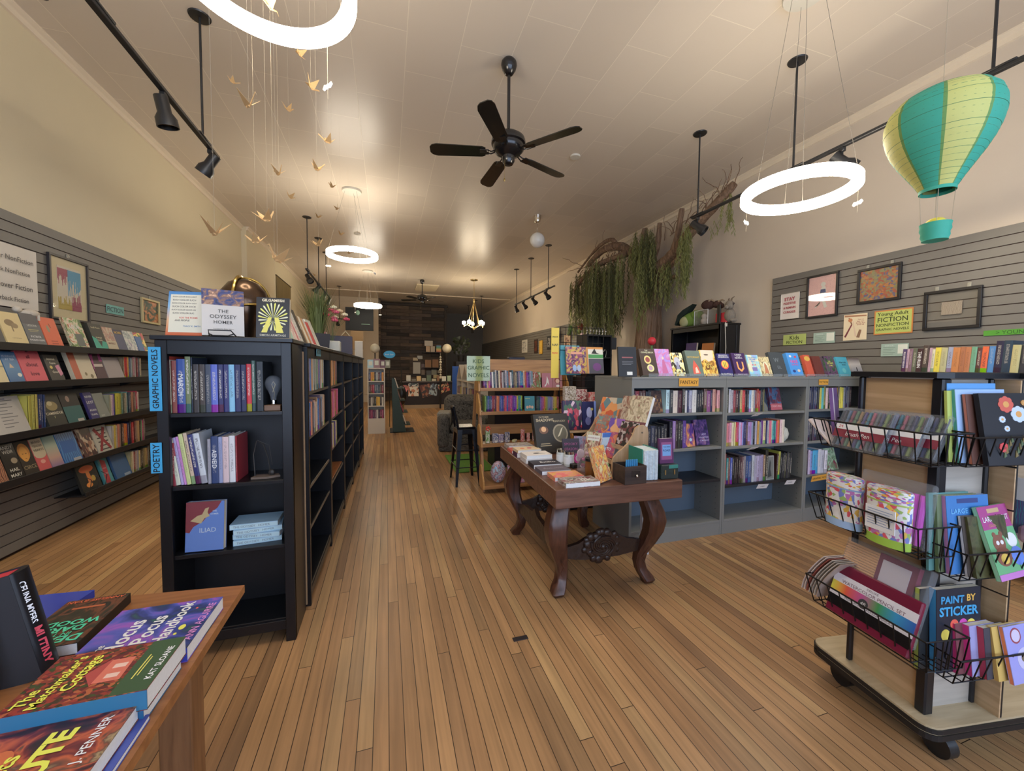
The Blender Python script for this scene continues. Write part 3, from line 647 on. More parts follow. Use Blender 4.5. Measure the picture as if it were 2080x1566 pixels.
for j in range(M_):
    for k in range(seg):
        g = (k+5) % 12; which = (((k+5)//12) % 2) if g > 0 else 2
        fsm[which].append((j*seg+k, j*seg+(k+1) % seg, (j+1)*seg+(k+1) % seg, (j+1)*seg+k))
for mi in (0, 1, 2): b.add(vs, fsm[mi], mi)
b.build('envelope', [M_TEAL, M_LIME, M_SEAM], t, True)
b = MB()
for j in range(1, 26):
    r_, z_ = lerp_prof(j/26); b.tube([(r_*1.004*math.cos(a_*2*PI/40), r_*1.004*math.sin(a_*2*PI/40), z_) for a_ in range(40)], 0.0009, 4, close=True)
b.build('wire_rib', mat('rib_green', '4a8a60', 0.6, k=1), t)  # thin darker green rings around the envelope
b = MB(); b.lathe([(0.064, 0.12), (0.064, 0.105), (0.061, 0.105), (0.061, 0.12)], n=30, caps=False); b.build('mouth_ring', M_TEAL, t, True)
for k in range(4):
    a = PI/2*k+0.5; b = MB(); b.cyl((0.058*math.cos(a), 0.058*math.sin(a), 0.11), (0.05*math.cos(a), 0.05*math.sin(a), -0.045), 0.0012, n=4); b.build('basket_string', M_CORD, t)
b = MB(); b.lathe([(0.056, -0.04), (0.053, -0.055), (0.055, -0.07), (0.049, -0.085), (0.051, -0.10), (0.045, -0.115), (0.046, -0.12)], n=28, caps=False); b.lathe([(0.0, -0.118), (0.046, -0.12)], n=28, caps=False); b.build('basket', M_TEAL, t, True)
b = MB(); b.ball((0, 0, -0.035), 0.036, 16, 10, sc=(1, 1, 0.6)); b.build('yellow_lining', mat('yellow_paper', 'd9c21e', 0.6, k=1.4), t, True)
b = MB(); b.cyl((0, 0, 0.57), (0, 0, ZC-2.14), 0.0011, n=4); b.build('hanging_thread', M_CORD, t)
# ------------------------------------------------------------------ willow tree on the right wall
M_BARK = wood('bark', '54402f', '8a6e56', k=1.4, rough=0.85, axis='Z')
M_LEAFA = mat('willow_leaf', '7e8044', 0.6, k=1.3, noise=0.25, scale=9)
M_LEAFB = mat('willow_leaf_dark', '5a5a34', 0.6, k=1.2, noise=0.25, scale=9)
t = thing('willow_tree', 'artificial weeping willow tree mounted on the right wall', 'artificial tree', (4.45, 5.95, 0))
def W(y, z, x=4.3): return (x-4.45, y-5.95, z)
b = MB(); random.seed(5)
# trunk: ribbed half column flaring at the foot, built as bark ropes over a core
b.tube([W(5.95, 0, 4.42), W(5.95, 0.8, 4.44), W(5.98, 1.6, 4.44), W(5.93, 2.3, 4.43), W(5.85, 2.9, 4.42), W(5.75, 3.2, 4.40)], [0.26, 0.25, 0.235, 0.20, 0.16, 0.11], 18)
for k in range(13):
    a0 = k/13*2*PI; pts = []
    for j in range(12):
        z_ = j*0.28; rr_ = (0.30-0.05*z_/1.5 if z_ < 1.8 else 0.24-0.10*(z_-1.8))*0.95
        a = a0+0.25*math.sin(z_*1.3+k); pts.append((4.44-4.45+rr_*0.78*math.cos(a), 0.0+rr_*math.sin(a)-0.06*max(0, z_-1.6), z_))
    b.tube(pts, [0.05-0.0025*j for j in range(12)], 6)
b.build('trunk', M_BARK, t, True)
limbs = [([W(5.8, 3.0), W(6.1, 3.35), W(6.5, 3.68, 4.2), W(6.9, 3.74, 4.1), W(7.3, 3.68, 4.1), W(7.65, 3.62, 4.15)], 0.10, 0.05),
 ([W(5.8, 3.0), W(5.4, 3.15, 4.35), W(5.15, 3.28, 4.35), W(4.85, 3.48, 4.35), W(4.5, 3.64, 4.35), W(4.17, 3.86, 4.4)], 0.12, 0.05),
 ([W(5.2, 3.26), W(5.1, 3.5), W(5.03, 3.84)], 0.055, 0.04), ([W(5.85, 2.9), W(5.95, 3.4), W(5.93, 3.84)], 0.075, 0.05), ([W(5.75, 3.1), W(5.58, 3.5), W(5.54, 3.80)], 0.06, 0.04),
 ([W(5.75, 2.9), W(5.4, 2.98, 4.3), W(5.06, 3.12)], 0.06, 0.035), ([W(5.7, 2.75), W(5.4, 2.83, 4.3), W(5.1, 2.84)], 0.045, 0.03),
 ([W(4.75, 3.5), W(4.62, 3.46, 4.2), W(4.5, 3.50, 4.15)], 0.05, 0.035), ([W(6.3, 3.5, 4.2), W(6.9, 3.45, 4.0), W(7.5, 3.30, 3.95), W(8.0, 3.1, 4.0)], 0.06, 0.02), ([W(6.6, 3.7, 4.2), W(6.8, 3.9, 4.15), W(7.4, 3.85, 4.15), W(8.05, 3.55, 4.1)], 0.045, 0.02)]
for pts, ra, rb in limbs:
    # smooth the polyline
    P_ = [Vector(p) for p in pts]; Q = []
    for i in range(len(P_)-1):
        for k in range(4):
            f = k/4; p0 = P_[max(i-1, 0)]; p1 = P_[i]; p2 = P_[i+1]; p3 = P_[min(i+2, len(P_)-1)]
            Q.append(0.5*((2*p1)+(-p0+p2)*f+(2*p0-5*p1+4*p2-p3)*f*f+(-p0+3*p1-3*p2+p3)*f**3))
    Q.append(P_[-1]); n_ = len(Q)
    b = MB(); b.tube(Q, [ra+(rb-ra)*i/(n_-1)+random.uniform(-0.006, 0.006) for i in range(n_)], 9); b.build('branch', M_BARK, t, True)
# curly twigs
b = MB()
def curl(p, d, n=16, r=0.008):
    p = Vector(p); d = Vector(d).normalized(); pts = [p.copy()]
    for i in range(n):
        d = (d+Vector((random.uniform(-.5, .5), random.uniform(-.8, .8), random.uniform(-.8, .7)))*0.75).normalized(); p = p+d*0.045; p.x = min(p.x, 0.18); pts.append(p.copy())
    b.tube(pts, [r*(1-0.6*i/n) for i in range(n+1)], 4)
for k in range(30): y_ = random.uniform(6.2, 8.1); curl(W(y_, 3.55+random.uniform(-0.1, 0.2)-0.2*max(0, y_-7.4), 4.1), (0, 0.5, -0.3))
for k in range(22): y_ = random.uniform(4.1, 5.9); curl(W(y_, 3.75-0.28*abs(y_-4.2)*0.8, 4.3), (0, -0.2, 0.6), 9, 0.007)
b.build('curly_twigs', M_BARK, t)['kind'] = 'stuff'
lv = [MB(), MB()]
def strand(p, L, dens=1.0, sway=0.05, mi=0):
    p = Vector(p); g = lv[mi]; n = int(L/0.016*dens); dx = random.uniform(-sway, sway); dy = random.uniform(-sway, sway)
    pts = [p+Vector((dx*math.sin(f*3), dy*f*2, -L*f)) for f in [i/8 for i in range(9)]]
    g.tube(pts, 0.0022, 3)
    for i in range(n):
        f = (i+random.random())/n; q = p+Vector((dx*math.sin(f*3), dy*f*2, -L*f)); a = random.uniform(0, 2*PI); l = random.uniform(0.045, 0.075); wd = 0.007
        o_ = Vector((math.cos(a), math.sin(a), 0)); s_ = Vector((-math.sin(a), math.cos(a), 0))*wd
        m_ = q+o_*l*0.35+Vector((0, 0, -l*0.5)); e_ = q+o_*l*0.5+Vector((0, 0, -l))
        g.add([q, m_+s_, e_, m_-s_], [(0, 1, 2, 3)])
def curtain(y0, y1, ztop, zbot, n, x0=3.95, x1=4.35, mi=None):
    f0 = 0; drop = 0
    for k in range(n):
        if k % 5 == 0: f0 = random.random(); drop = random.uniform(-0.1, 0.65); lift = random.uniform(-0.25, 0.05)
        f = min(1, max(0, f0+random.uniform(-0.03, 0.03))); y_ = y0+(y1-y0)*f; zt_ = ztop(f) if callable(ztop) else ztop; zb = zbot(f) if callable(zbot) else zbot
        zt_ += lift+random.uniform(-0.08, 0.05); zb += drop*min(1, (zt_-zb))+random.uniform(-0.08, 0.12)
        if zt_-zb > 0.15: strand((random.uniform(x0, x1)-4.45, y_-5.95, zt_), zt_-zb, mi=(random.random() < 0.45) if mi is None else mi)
random.seed(11)
curtain(8.15, 7.3, lambda f: 3.25+0.3*f, lambda f: 2.1-0.2*f, 62, 3.9, 4.3)
curtain(7.4, 6.5, lambda f: 3.50, lambda f: 1.75+0.25*math.sin(f*7), 114, 3.8, 4.3)
curtain(6.6, 6.1, 3.45, lambda f: 1.95, 45, 3.85, 4.2)
curtain(6.15, 5.85, 3.72, 2.95, 29, 4.1, 4.3)
curtain(5.8, 5.45, 3.7, 2.35, 45, 4.05, 4.25)
curtain(5.75, 5.6, 3.2, 1.85, 18, 4.0, 4.15, 0)
curtain(5.4, 5.15, 3.1, 2.3, 24, 4.1, 4.3)
curtain(4.93, 4.78, 3.48, 2.5, 29, 4.15, 4.32, 0)
curtain(4.3, 4.2, 3.75, 3.15, 12, 4.3, 4.4, 0); curtain(4.5, 4.46, 3.6, 3.25, 5, 4.3, 4.4, 0)
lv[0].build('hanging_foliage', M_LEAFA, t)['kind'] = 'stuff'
lv[1].build('dark_foliage', M_LEAFB, t)['kind'] = 'stuff'  # darker leaf tone, mixed in strand by strand at random
# ================================================================== BLACK BOOKCASES (left of the aisle)
M_BC = mat('black_stained_wood', '17181d', 0.33, k=0.75, noise=0.1, scale=12, spec=0.5)
M_BCIN = mat('black_stained_wood_inside', '15161b', 0.45, k=0.7, noise=0.1, scale=12)
M_BCEDGE = mat('worn_shelf_edge', '6b6254', 0.45, k=0.9, noise=0.15, scale=30)
M_TAN = mat('unpainted_back_edge', '9a7b58', 0.6, k=1.1, noise=0.08)
def black_case(label, loc, rz, w, d, h, shelves, legs=0.07, edge=None, backm=None, group='black bookcases'):
    """open bookcase, front towards local -y"""
    t = thing('bookcase', label, 'bookcase', loc, rz, group); e = edge or M_BC; x = w/2
    for s_ in (-1, 1):
        b = MB(); a0, a1 = sorted((s_*x, s_*(x-0.028))); b.bbox(a0, a1, 0, d, 0, h-0.022, 0.002)
        (b.bbox if edge is None else (lambda *a, **k: None))(a0 if s_ < 0 else a1-0.045, a0+0.045 if s_ < 0 else a1, -0.004 if edge is None else 0.001, 0.02, 0, h-0.022, 0.002); b.build('side_panel', M_BC, t)
    b = MB(); ov = 0.0 if edge else 0.012; b.bbox(-x-ov, x+ov, -0.018, d+0.004, h-0.022, h, 0.003); b.build('top_board', M_BC, t)
    b = MB(); b.box(-x+0.028, x-0.028, 0.002, 0.02, h-0.085, h-0.022); b.build('top_rail', M_BC, t)
    b = MB(); b.box(-x+0.028, x-0.028, d-0.012, d-0.002, legs, h-0.022); b.build('back_panel', backm or M_BCIN, t)
    b = MB(); b.bbox(-x+0.028, x-0.028, 0.004, 0.022, legs-0.01, legs+0.04, 0.002); b.build('bottom_rail', M_BC, t)
    for z in [legs+0.05]+list(shelves):
        b = MB(); b.bbox(-x+0.03, x-0.03, 0.012, d-0.012, z-0.020, z-0.0005, 0.002); b.build('shelf', [M_BC] if edge is None else [M_BC], t)
        if edge: b = MB(); b.box(-x+0.03, x-0.03, 0.010, 0.012, z-0.019, z-0.001); b.build('shelf_edging', e, t)
    return t
FX, FY, FR = -0.725, 2.19, 0.0
black_case('black bookcase end facing the camera with blue shelf signs', (FX, FY, 0), 0, 0.55, 0.26, 1.535, (0.50, 0.83, 1.175))
# the run of aisle-facing cases, turned a degree
AR = math.atan2(1, 0.017)+0  # direction of the run
def run(s): return (-0.428+0.017*s, 2.475+s)
SB = [0, 0.83, 1.67, 2.51, 3.35, 4.18]
RUN_L = ['nearest, behind the camera-facing end case', 'second along the aisle, with one orange-topped shelf', 'third along the aisle, half empty', 'fourth along the aisle', 'farthest along the aisle before the white shelf']
for i in range(5):
    m0 = (SB[i]+SB[i+1])/2; x, y = run(m0)
    sh = [(0.445, 0.69, 0.985, 1.25), (0.47, 0.74, 0.985, 1.245), (0.49, 0.75, 0.99, 1.245), (0.47, 0.75, 1.0, 1.25), (0.48, 0.75, 1.0, 1.25)][i]
    c = black_case('black bookcase facing the aisle, '+RUN_L[i], (x, y, 0), rad(90)-0.017, SB[i+1]-SB[i]-0.006, 0.30, 1.53, sh, legs=0.05, edge=M_BCEDGE)
    if i == 1:
        b = MB(); b.bbox(-0.38, 0.38, 0.02, 0.28, 0.4705, 0.478, 0.002); o = b.build('shelf_board', wood('orange_board', '9a5a28', 'b06c34', k=1.1), c)
b = MB(); b.bbox(-0.47, -0.445, 2.462, 2.47, 0.02, 1.48, 0.002); tag(b.build('wood_strip', M_TAN), 'bare tan wooden strip standing between the two nearest black bookcases', 'wood strip')
# blue category signs
M_SKY = mat('sky_card', '2a9fd0', 0.5, k=1.25, noise=0)
def sign(label, loc, rz, w, h, card, ink, lines, tilt=0, vertical=False, bold=0.0, name='sign', group=None, cat='sign', th=0.002, fill=0.86):
    b = MB(); b.box(-w/2, w/2, 0, th, -h/2, h/2); o = b.build(name, card)
    o.location = loc; o.rotation_euler = (Matrix.Rotation(rz, 3, 'Z') @ Matrix.Rotation(-tilt, 3, 'X')).to_euler()
    if vertical: letters(lines[0], h*0.92, w*0.62, ink, o, (0, -0.0007, 0), (0, 0, 1), (-1, 0, 0), bold=bold)
    else:
        n = len(lines)
        tot = sum(l[1] for l in lines) if lines and isinstance(lines[0], tuple) else n
        z = h/2*fill+0.0; 
        for l in lines:
            s_, rel = l if isinstance(l, tuple) else (l, 1)
            hh = h*fill*rel/tot
            if s_: letters(s_, w*0.9, hh*0.78, ink, o, (0, -0.0007, z-hh/2), bold=bold)
            z -= hh
    return tag(o, label, cat, group)
INK = P('171a1c', 0.6, 0.8)
sign('tall bright blue GRAPHIC NOVELS sign on the black bookcase post', (-0.998, 2.180, 1.335), 0, 0.046, 0.29, M_SKY, INK, ['GRAPHIC NOVELS'], vertical=True, bold=0.01, group='blue shelf signs')
sign('short bright blue POETRY sign on the black bookcase post', (-1.003, 2.180, 0.975), 0, 0.042, 0.14, M_SKY, INK, ['POETRY'], vertical=True, bold=0.01, group='blue shelf signs')
x, y = run(0.32); sign('small blue FICTION sign on the aisle side top rail', (x+0.006, y, 1.49), rad(90)-0.017, 0.15, 0.055, mat('dusty_blue_card', '4f8f9c', 0.5, k=1.1, noise=0), INK, ['FICTION'], group='blue shelf signs')
# ---- books, camera-facing case, top shelf (graphic novels)
top = [('c8432f', .024, .262), ('d8c8b0', .006, .25), ('7a3a30', .02, .245), ('2e4a8c', .034, .252), ('6e7a50', .022, .262), ('27303f', .008, .26), ('3a3432', .024, .228), ('403630', .024, .228), ('3a4250', .024, .228), ('5a6ac0', .028, .228), ('2e2f5c', .022, .228), ('34346a', .022, .228), ('7ab4d8', .025, .228), ('2c2c58', .025, .228), ('262a4c', .023, .228), ('c4232f', .022, .232), ('3c564c', .018, .25), ('20262a', .032, .245)]
row((-0.985, 2.212, 1.1755), 0, top, 'on top shelf below GRAPHIC NOVELS sign', 'graphic novels on the black top shelf', d=0.17,
    titles={3: ('MARCH', 'e8ecf4')})
# Edison bulb on a wooden block
t = thing('bulb_lamp', 'large clear glass bulb standing on a small wooden block', 'lamp', (-0.545, 2.25, 1.1755))
b = MB(); b.bbox(-0.036, 0.036, -0.03, 0.03, 0, 0.028, 0.002); b.build('wooden_base', wood('block_wood', '6a4a32', '8a6546', k=1.1), t)
b = MB(); b.lathe([(0.012, 0.028), (0.014, 0.034), (0.012, 0.04), (0.014, 0.046), (0.012, 0.052)], n=14); b.build('screw_cap', M_CHROME, t, True)
b = MB(); b.lathe([(0.013, 0.052), (0.015, 0.07), (0.022, 0.09), (0.034, 0.115), (0.038, 0.135), (0.033, 0.158), (0.018, 0.172), (0.0, 0.176)], n=20, caps=False); b.build('glass_bulb', clear('bulb_glass', 'aab4c0', 0.22, 0.85), t, True)
b = MB(); b.tube([(0, 0, 0.05), (0.004, 0, 0.09), (-0.008, 0, 0.13), (0.0, 0, 0.145), (0.008, 0, 0.13), (-0.004, 0, 0.09)], 0.0012, 5); b.build('filament', M_BRASS, t)
# second shelf (poetry), leaning to the left
p2 = [('7a2a36', .022, .20), ('b8b8a0', .02, .225), ('a898c0', .012, .228), ('b878b0', .012, .232), ('aab070', .018, .245), ('c4ac90', .016, .25), ('2a2c60', .022, .24), ('c0c4c8', .026, .245)]
cx = row((-1.00+0.03, 2.215, 0.8305), 0, [('8c2f3a', .022, .205)], 'on POETRY shelf of black case', 'poetry books on the second black shelf', h=0.21, d=0.15)
row((-0.95, 2.215, 0.832), 0, p2[1:], 'leaning on POETRY shelf of black case', 'poetry books on the second black shelf', d=0.15, lean=-0.13)
row((-0.822, 2.215, 0.8305), 0, [('8a8890', .014, .215), ('2e3f6a', .03, .228), ('8088a8', .018, .225), ('c0a8a8', .026, .225), ('d0ccd0', .026, .228), ('9a2a34', .008, .222)], 'upright on POETRY shelf of black case', 'poetry books on the second black shelf', d=0.16,
    titles={1: ('AENEID', 'd8e0f0')})
t = thing('driftwood_stand', 'small driftwood and wire ornament beside the poetry books', 'ornament', (-0.60, 2.27, 0.8305))
b = MB(); b.prism([(-0.05, -0.03), (0.02, -0.035), (0.075, -0.01), (0.06, 0.025), (-0.04, 0.03)], 0, 0.01, 'xy'); b.build('base', mat('driftwood', '7a6656', 0.8, k=1), t)
b = MB(); b.tube([(-0.04, 0, 0.01), (-0.045, 0, 0.12), (-0.03, 0, 0.19), (0.0, 0, 0.17), (0.02, 0, 0.10), (0.03, 0, 0.02)], 0.003, 5); b.tube([(-0.03, 0.01, 0.19), (0.02, 0.02, 0.16), (0.035, 0.01, 0.06)], 0.002, 5); b.ball((0.035, 0, 0.025), 0.016, 8, 6); b.build('wire_figure', mat('dark_wire', '3a3632', 0.5, k=1), t)
# third shelf: face-out book and a stack
face_book('blue and red tall hardcover standing face out on the third black shelf', (-0.845, 2.22, 0.5005), -0.06, 0.10, 0.16, 0.235, 0.03, P('5a7ab8', 0.3), (
    ('poly', [(0, 0.40), (0, 1), (0.93, 1), (0.82, .86), (.6, .74), (.45, .60), (.2, .5), (.1, .38)], '7a2f35'), ('poly', [(.12, .62), (.3, .72), (.42, .74), (.5, .86), (.6, .88), (.56, .78), (.62, .70), (.48, .66), (.4, .56), (.2, .6)], 'b09a6a'), ('text', 'THE', .75, .80, .2, .03, 'c0c8d8'), ('text', 'HOMER', .75, .74, .3, .03, 'c0c8d8'), ('text', 'ILIAD', .58, .42, .62, .09, 'a8b8c8')), name='book', group=None)
for k, (dx, r_, dz, dd) in enumerate(((-0.665+.03, 0.10, 0, .0), (-0.65+.02, -0.06, 1, .0), (-0.655+.02, 0.13, 2, .006), (-0.67+.025, 0.02, 3, .0))):
    b = MB(); tt = 0.026; b.box(-0.105, 0.105, -0.07, 0.07, 0, tt, 0); b.box(-0.103, 0.105, -0.0705, -0.069, 0.003, tt-0.003, 2); b.box(-0.1045, 0.1055, -0.069, 0.0705, 0.0025, tt-0.0025, 1)
    o = b.build('book', [P('8fb0c4', 0.35), M_PAGEW, P('a8c4d4', 0.35)]); o.location = (dx, 2.32, 0.5005+k*(tt+0.0006)); o.rotation_euler = (0, 0, r_)
    letters('THE ODYSSEY   HOMER', 0.16, 0.012, P('6a7884', 0.5), o, (-0.01, -0.0712, tt/2), name='spine_lettering')
    tag(o, 'pale blue paperback lying flat, '+('bottom', 'second from bottom', 'second from top', 'topmost')[k]+' of the stack on third black shelf', 'book', 'stack of pale blue paperbacks')
# on top
face_book('orange and blue patterned poetry book leaning on top of the black bookcase', (-0.91, 2.25, 1.5355), -0.15, 0.17, 0.165, 0.215, 0.022, art('poetry_cover', ['c2552c', 'd8a070', '7aa8c8', '3a78b0'], 1, 'grad', seed=0), (
    ('rect', .06, .07, .94, .93, 'd8c4ae'),)+tuple(('text', 'SUCH COLOR SUCH LIGHT'[: 21-(i*5 % 9)], .42, .88-i*.075, .62, .036, '3a3030') for i in range(6))+(('text', 'FOR THE POEMS', .56, .40, .6, .036, 'c04a38'), ('text', 'AND PEOPLE', .4, .34, .5, .036, '3a3030'), ('text', 'TRACY K. SMITH', .66, .21, .45, .05, '3a6a9a')), group='books standing on the black bookcase')
face_book('white THE ODYSSEY paperback with a dark painted band on a black easel', (-0.745, 2.225, 1.5355), 0.28, 0.14, 0.165, 0.225, 0.045, P('b0aba4', 0.35), (
    ('rect', 0, .66, 1, 1, art('odyssey_band', ['2a3050', '3c4470', '7a5a48', 'c09878'], 3, seed=2, stretch=(1.6, 1, 1))), ('text', 'THE', .5, .53, .34, .07, '3a362f'), ('text', 'ODYSSEY', .5, .41, .86, .08, '3a362f'), ('text', 'HOMER', .5, .29, .54, .07, '3a362f'), ('text', 'Translated by Emily Wilson', .5, .14, .6, .03, '6a665f')), group='books standing on the black bookcase')
face_book('black and gold GILGAMESH hardcover standing at the corner of the bookcase', (-0.535, 2.215, 1.5355), 0.02, 0.12, 0.145, 0.20, 0.028, P('26221e', 0.3), (
    ('text', 'GILGAMESH', .5, .93, .92, .07, 'cfc0a0', .03), ('text', 'SIMON ARMITAGE', .5, .055, .8, .05, 'b8b098'))
    + tuple(('poly', [(.5+.03*math.cos(a_), .45+.03*math.sin(a_)), (.5+.42*math.cos(a_-.06), .52+.33*math.sin(a_-.06)), (.5+.46*math.cos(a_), .52+.36*math.sin(a_)), (.5+.42*math.cos(a_+.06), .52+.33*math.sin(a_+.06))], 'e0c850' if k_ % 2 else 'f0e0a0') for k_, a_ in enumerate([i*2*PI/22 for i in range(22)]))
    + (('poly', [(.15, .12), (.32, .12), (.46, .5), (.36, .5)], 'd8c048'), ('poly', [(.6, .12), (.82, .12), (.66, .5), (.54, .5)], 'd8c048')), group='books standing on the black bookcase')
t = thing('book_easel', 'small black wire easel in front of the ODYSSEY book', 'book stand', (-0.74, 2.185, 1.5355))
b = MB(); b.tube([(-0.055, 0.02, 0.0), (-0.05, -0.008, 0.028), (0.04, -0.008, 0.028), (0.055, 0.02, 0.0)], 0.003, 6); b.build('ledge_wire', M_BLK, t)
b = MB(); b.tube([(-0.05, -0.004, 0.012), (-0.03, -0.012, 0.003), (0.03, -0.012, 0.003), (0.05, -0.004, 0.012)], 0.003, 6); b.build('foot_wire', M_BLK, t)
t = thing('helmet', 'bronze warrior helmet with a crest ridge behind the ODYSSEY book', 'helmet', (-0.715, 2.43, 1.5355)); t.scale = (.80, .80, .97)
M_BRZ = mat('dark_bronze', '5a4636', 0.22, metal=0.9, k=1.1, noise=0.2, scale=10)
b = MB(); b.lathe([(0.085, 0.0), (0.10, 0.05), (0.135, 0.13), (0.145, 0.20), (0.13, 0.26), (0.09, 0.305), (0.04, 0.325), (0.0, 0.33)], n=32, caps=False); b.build('dome', M_BRZ, t, True)
b = MB(); b.tube([(0.146*math.cos(a_), 0.02, 0.19+0.146*math.sin(a_)) for a_ in [i*PI/16 for i in range(17)]], 0.009, 8); b.tube([(-0.02, -0.15*math.cos(a_)+0.0, 0.19+0.15*math.sin(a_)) for a_ in [i*PI/16 for i in range(17)]], 0.010, 8); b.build('crest_ridge', mat('gold_bronze', 'b09448', 0.2, metal=1, k=1.2, noise=0), t, True)
b = MB(); b.tube([(0.148*math.cos(a_), 0.148*math.sin(a_), 0.17+0.02*math.cos(a_)) for a_ in [i*2*PI/28 for i in range(28)]], 0.007, 6, close=True); b.build('brow_band', mat('gold_bronze', 'b09448', 0.2, metal=1, k=1.2, noise=0), t, True)
# books leaning along the top of the run, plants, boxes
tops = [('8fae9c', 'pale green', .13, .19, .02, 0.02), ('b04a58', 'rose red patterned', .14, .215, .03, 0.11), ('b85a66', 'pink and red', .14, .215, .02, 0.15), ('a84858', 'crimson sprayed', .14, .21, .02, 0.19), ('2b2a28', 'thick black', .15, .225, .04, 0.34), ('3a5a78', 'steel blue', .14, .21, .02, 0.27), ('8a6a48', 'tan', .14, .20, .02, 0.41), ('c4b088', 'cream and blue', .14, .205, .02, 0.48), ('b07a48', 'ochre', .14, .20, .02, 0.55), ('8a7890', 'yellow and purple', .14, .20, .022, 0.62), ('c03038', 'bright red', .14, .19, .02, 0.74), ('9aa898', 'grey green tall', .14, .22, .02, 0.88), ('b05868', 'pink spined', .14, .19, .02, 1.55), ('6a5a70', 'dusky purple', .14, .19, .02, 1.64)]
for k, (hx, nm, w_, h_, t_, s_) in enumerate(tops):
    x, y = run(s_+0.02+0.05); xx = x-0.10
    face_book(nm+' book leaning back, '+ORD[k]+' along the top of the aisle cases', (xx, y+0.02, 1.5305), rad(84), 0.36, w_, h_+.02, t_, art('lean_'+hx, [hx, 'd8c8b8' if k % 2 else hx, hx], 4+k, seed=k), (('rect', .15, .55, .85, .8, 'd8ccb8'),) if k % 3 == 0 else (), group='books leaning along the black bookcase tops')
def grass(loc, label, n, h, spread, col, pot):
    t = thing('potted_grass', label, 'plant', loc)
    b = MB(); b.lathe(pot[0], n=4 if pot[2] else 20); b.build('pot', pot[1], t, not pot[2])
    g = MB(); zt_ = pot[0][-1][1]
    for k in range(n):
        a = random.uniform(0, 2*PI); l = h*random.uniform(0.6, 1.0); o_ = random.uniform(0.1, 1)*spread; r_ = random.uniform(0, 0.05)
        d = Vector((math.cos(a), math.sin(a), 0)); s_ = Vector((-d.y, d.x, 0))*0.0035; p0 = d*r_+Vector((0, 0, zt_-0.03)); p1 = p0+d*o_*0.35+Vector((0, 0, l*0.6)); p2_ = p0+d*o_+Vector((0, 0, l))
        g.add([p0-s_, p0+s_, p1+s_, p2_, p1-s_], [(0, 1, 2, 4), (4, 2, 3)])
    g.build('grass_blades', mat('grass_'+col, col, 0.6, k=1.3, noise=0.2, scale=20), t)['kind'] = 'stuff'; return t
random.seed(21)
x, y = run(1.30); grass((x-0.16, y, 1.5305), 'tall green ornamental grass in a square grey pot on the black cases', 170, 0.46, 0.20, '55602f', ([(0.085, 0), (0.095, 0.13), (0.095, 0.15)], mat('grey_pot', '3c3c44', 0.6, k=1.1), True))
x, y = run(1.42); b = MB(); b.bbox(-0.05, 0.05, -0.05, 0.05, 0, 0.10, 0.01); tag(b.build('candle_box', mat('pale_ceramic', 'a8a69a', 0.4), None, False, (x-0.05, y+0.05, 1.5305)), 'pale grey ceramic cube in front of the grass pot', 'ornament')
def blooms(loc, label, cols, n, h, r_, vase, seed=1, size=0.018):
    random.seed(seed); t = thing('flower_vase', label, 'flowers', loc); b = MB(); b.lathe(vase[0], n=18); b.build('vase', vase[1], t, True); zt_ = vase[0][-1][1]
    st = MB()
    for k in range(n):
        a = random.uniform(0, 2*PI); o_ = random.uniform(0.2, 1)*r_; l = h*random.uniform(0.55, 1); p = Vector((math.cos(a)*o_, math.sin(a)*o_, zt_+l)); st.tube([(0, 0, zt_-0.03), (p.x*0.4, p.y*0.4, zt_+l*0.55), p], 0.0018, 4)
        g = MB()
        for q in range(6):
            aa = q*PI/3; g.ball((p.x+size*0.75*math.cos(aa), p.y+size*0.75*math.sin(aa), p.z), size*0.55, 6, 5)
        g.ball((p.x, p.y, p.z+size*0.3), size*0.6, 6, 5); g.build('flower', cols[k % len(cols)], t, True)
    st.build('stems', mat('stem_green', '5a6a3a', 0.7, k=1.1), t); return t
x, y = run(1.95); blooms((x-0.14, y, 1.5305), 'white vase of pink and cream artificial flowers on the black cases', [P('c04a68'), P('d8b088'), P('b83a52'), P('e0c4a0')], 13, 0.34, 0.16, ([(0.03, 0), (0.045, 0.05), (0.03, 0.10), (0.034, 0.13)], P('b8aea0', 0.3)), 3, 0.026)
x, y = run(2.2); b = MB(); b.bbox(-0.13, 0.13, -0.03, 0.03, 0, 0.20, 0.004); tag(b.build('display_box', P('3a3440', 0.5), None, False, (x-0.10, y, 1.5305), (0, 0, 0.3)), 'dark square box standing beside the flower vase on the black cases', 'box')
x, y = run(2.95); t = thing('birdhouse', 'tall cream wooden birdhouse at the far end of the black cases', 'birdhouse', (x-0.12, y, 1.5305), 0.1)
b = MB(); b.box(-0.055, 0.055, -0.05, 0.05, 0, 0.24); b.build('body', P('c8b488', 0.6), t)
b = MB(); b.prism([(-0.07, 0.235), (0, 0.32), (0.07, 0.235), (0.06, 0.228), (0, 0.30), (-0.06, 0.228)], -0.06, 0.06, 'xz'); b.build('roof', P('a8946c', 0.6), t)
b = MB(); b.prism(circ(0.016, 14, 0, 0.15), -0.052, -0.05, 'xz'); b.build('hole', P('6a3a28', 0.6), t)
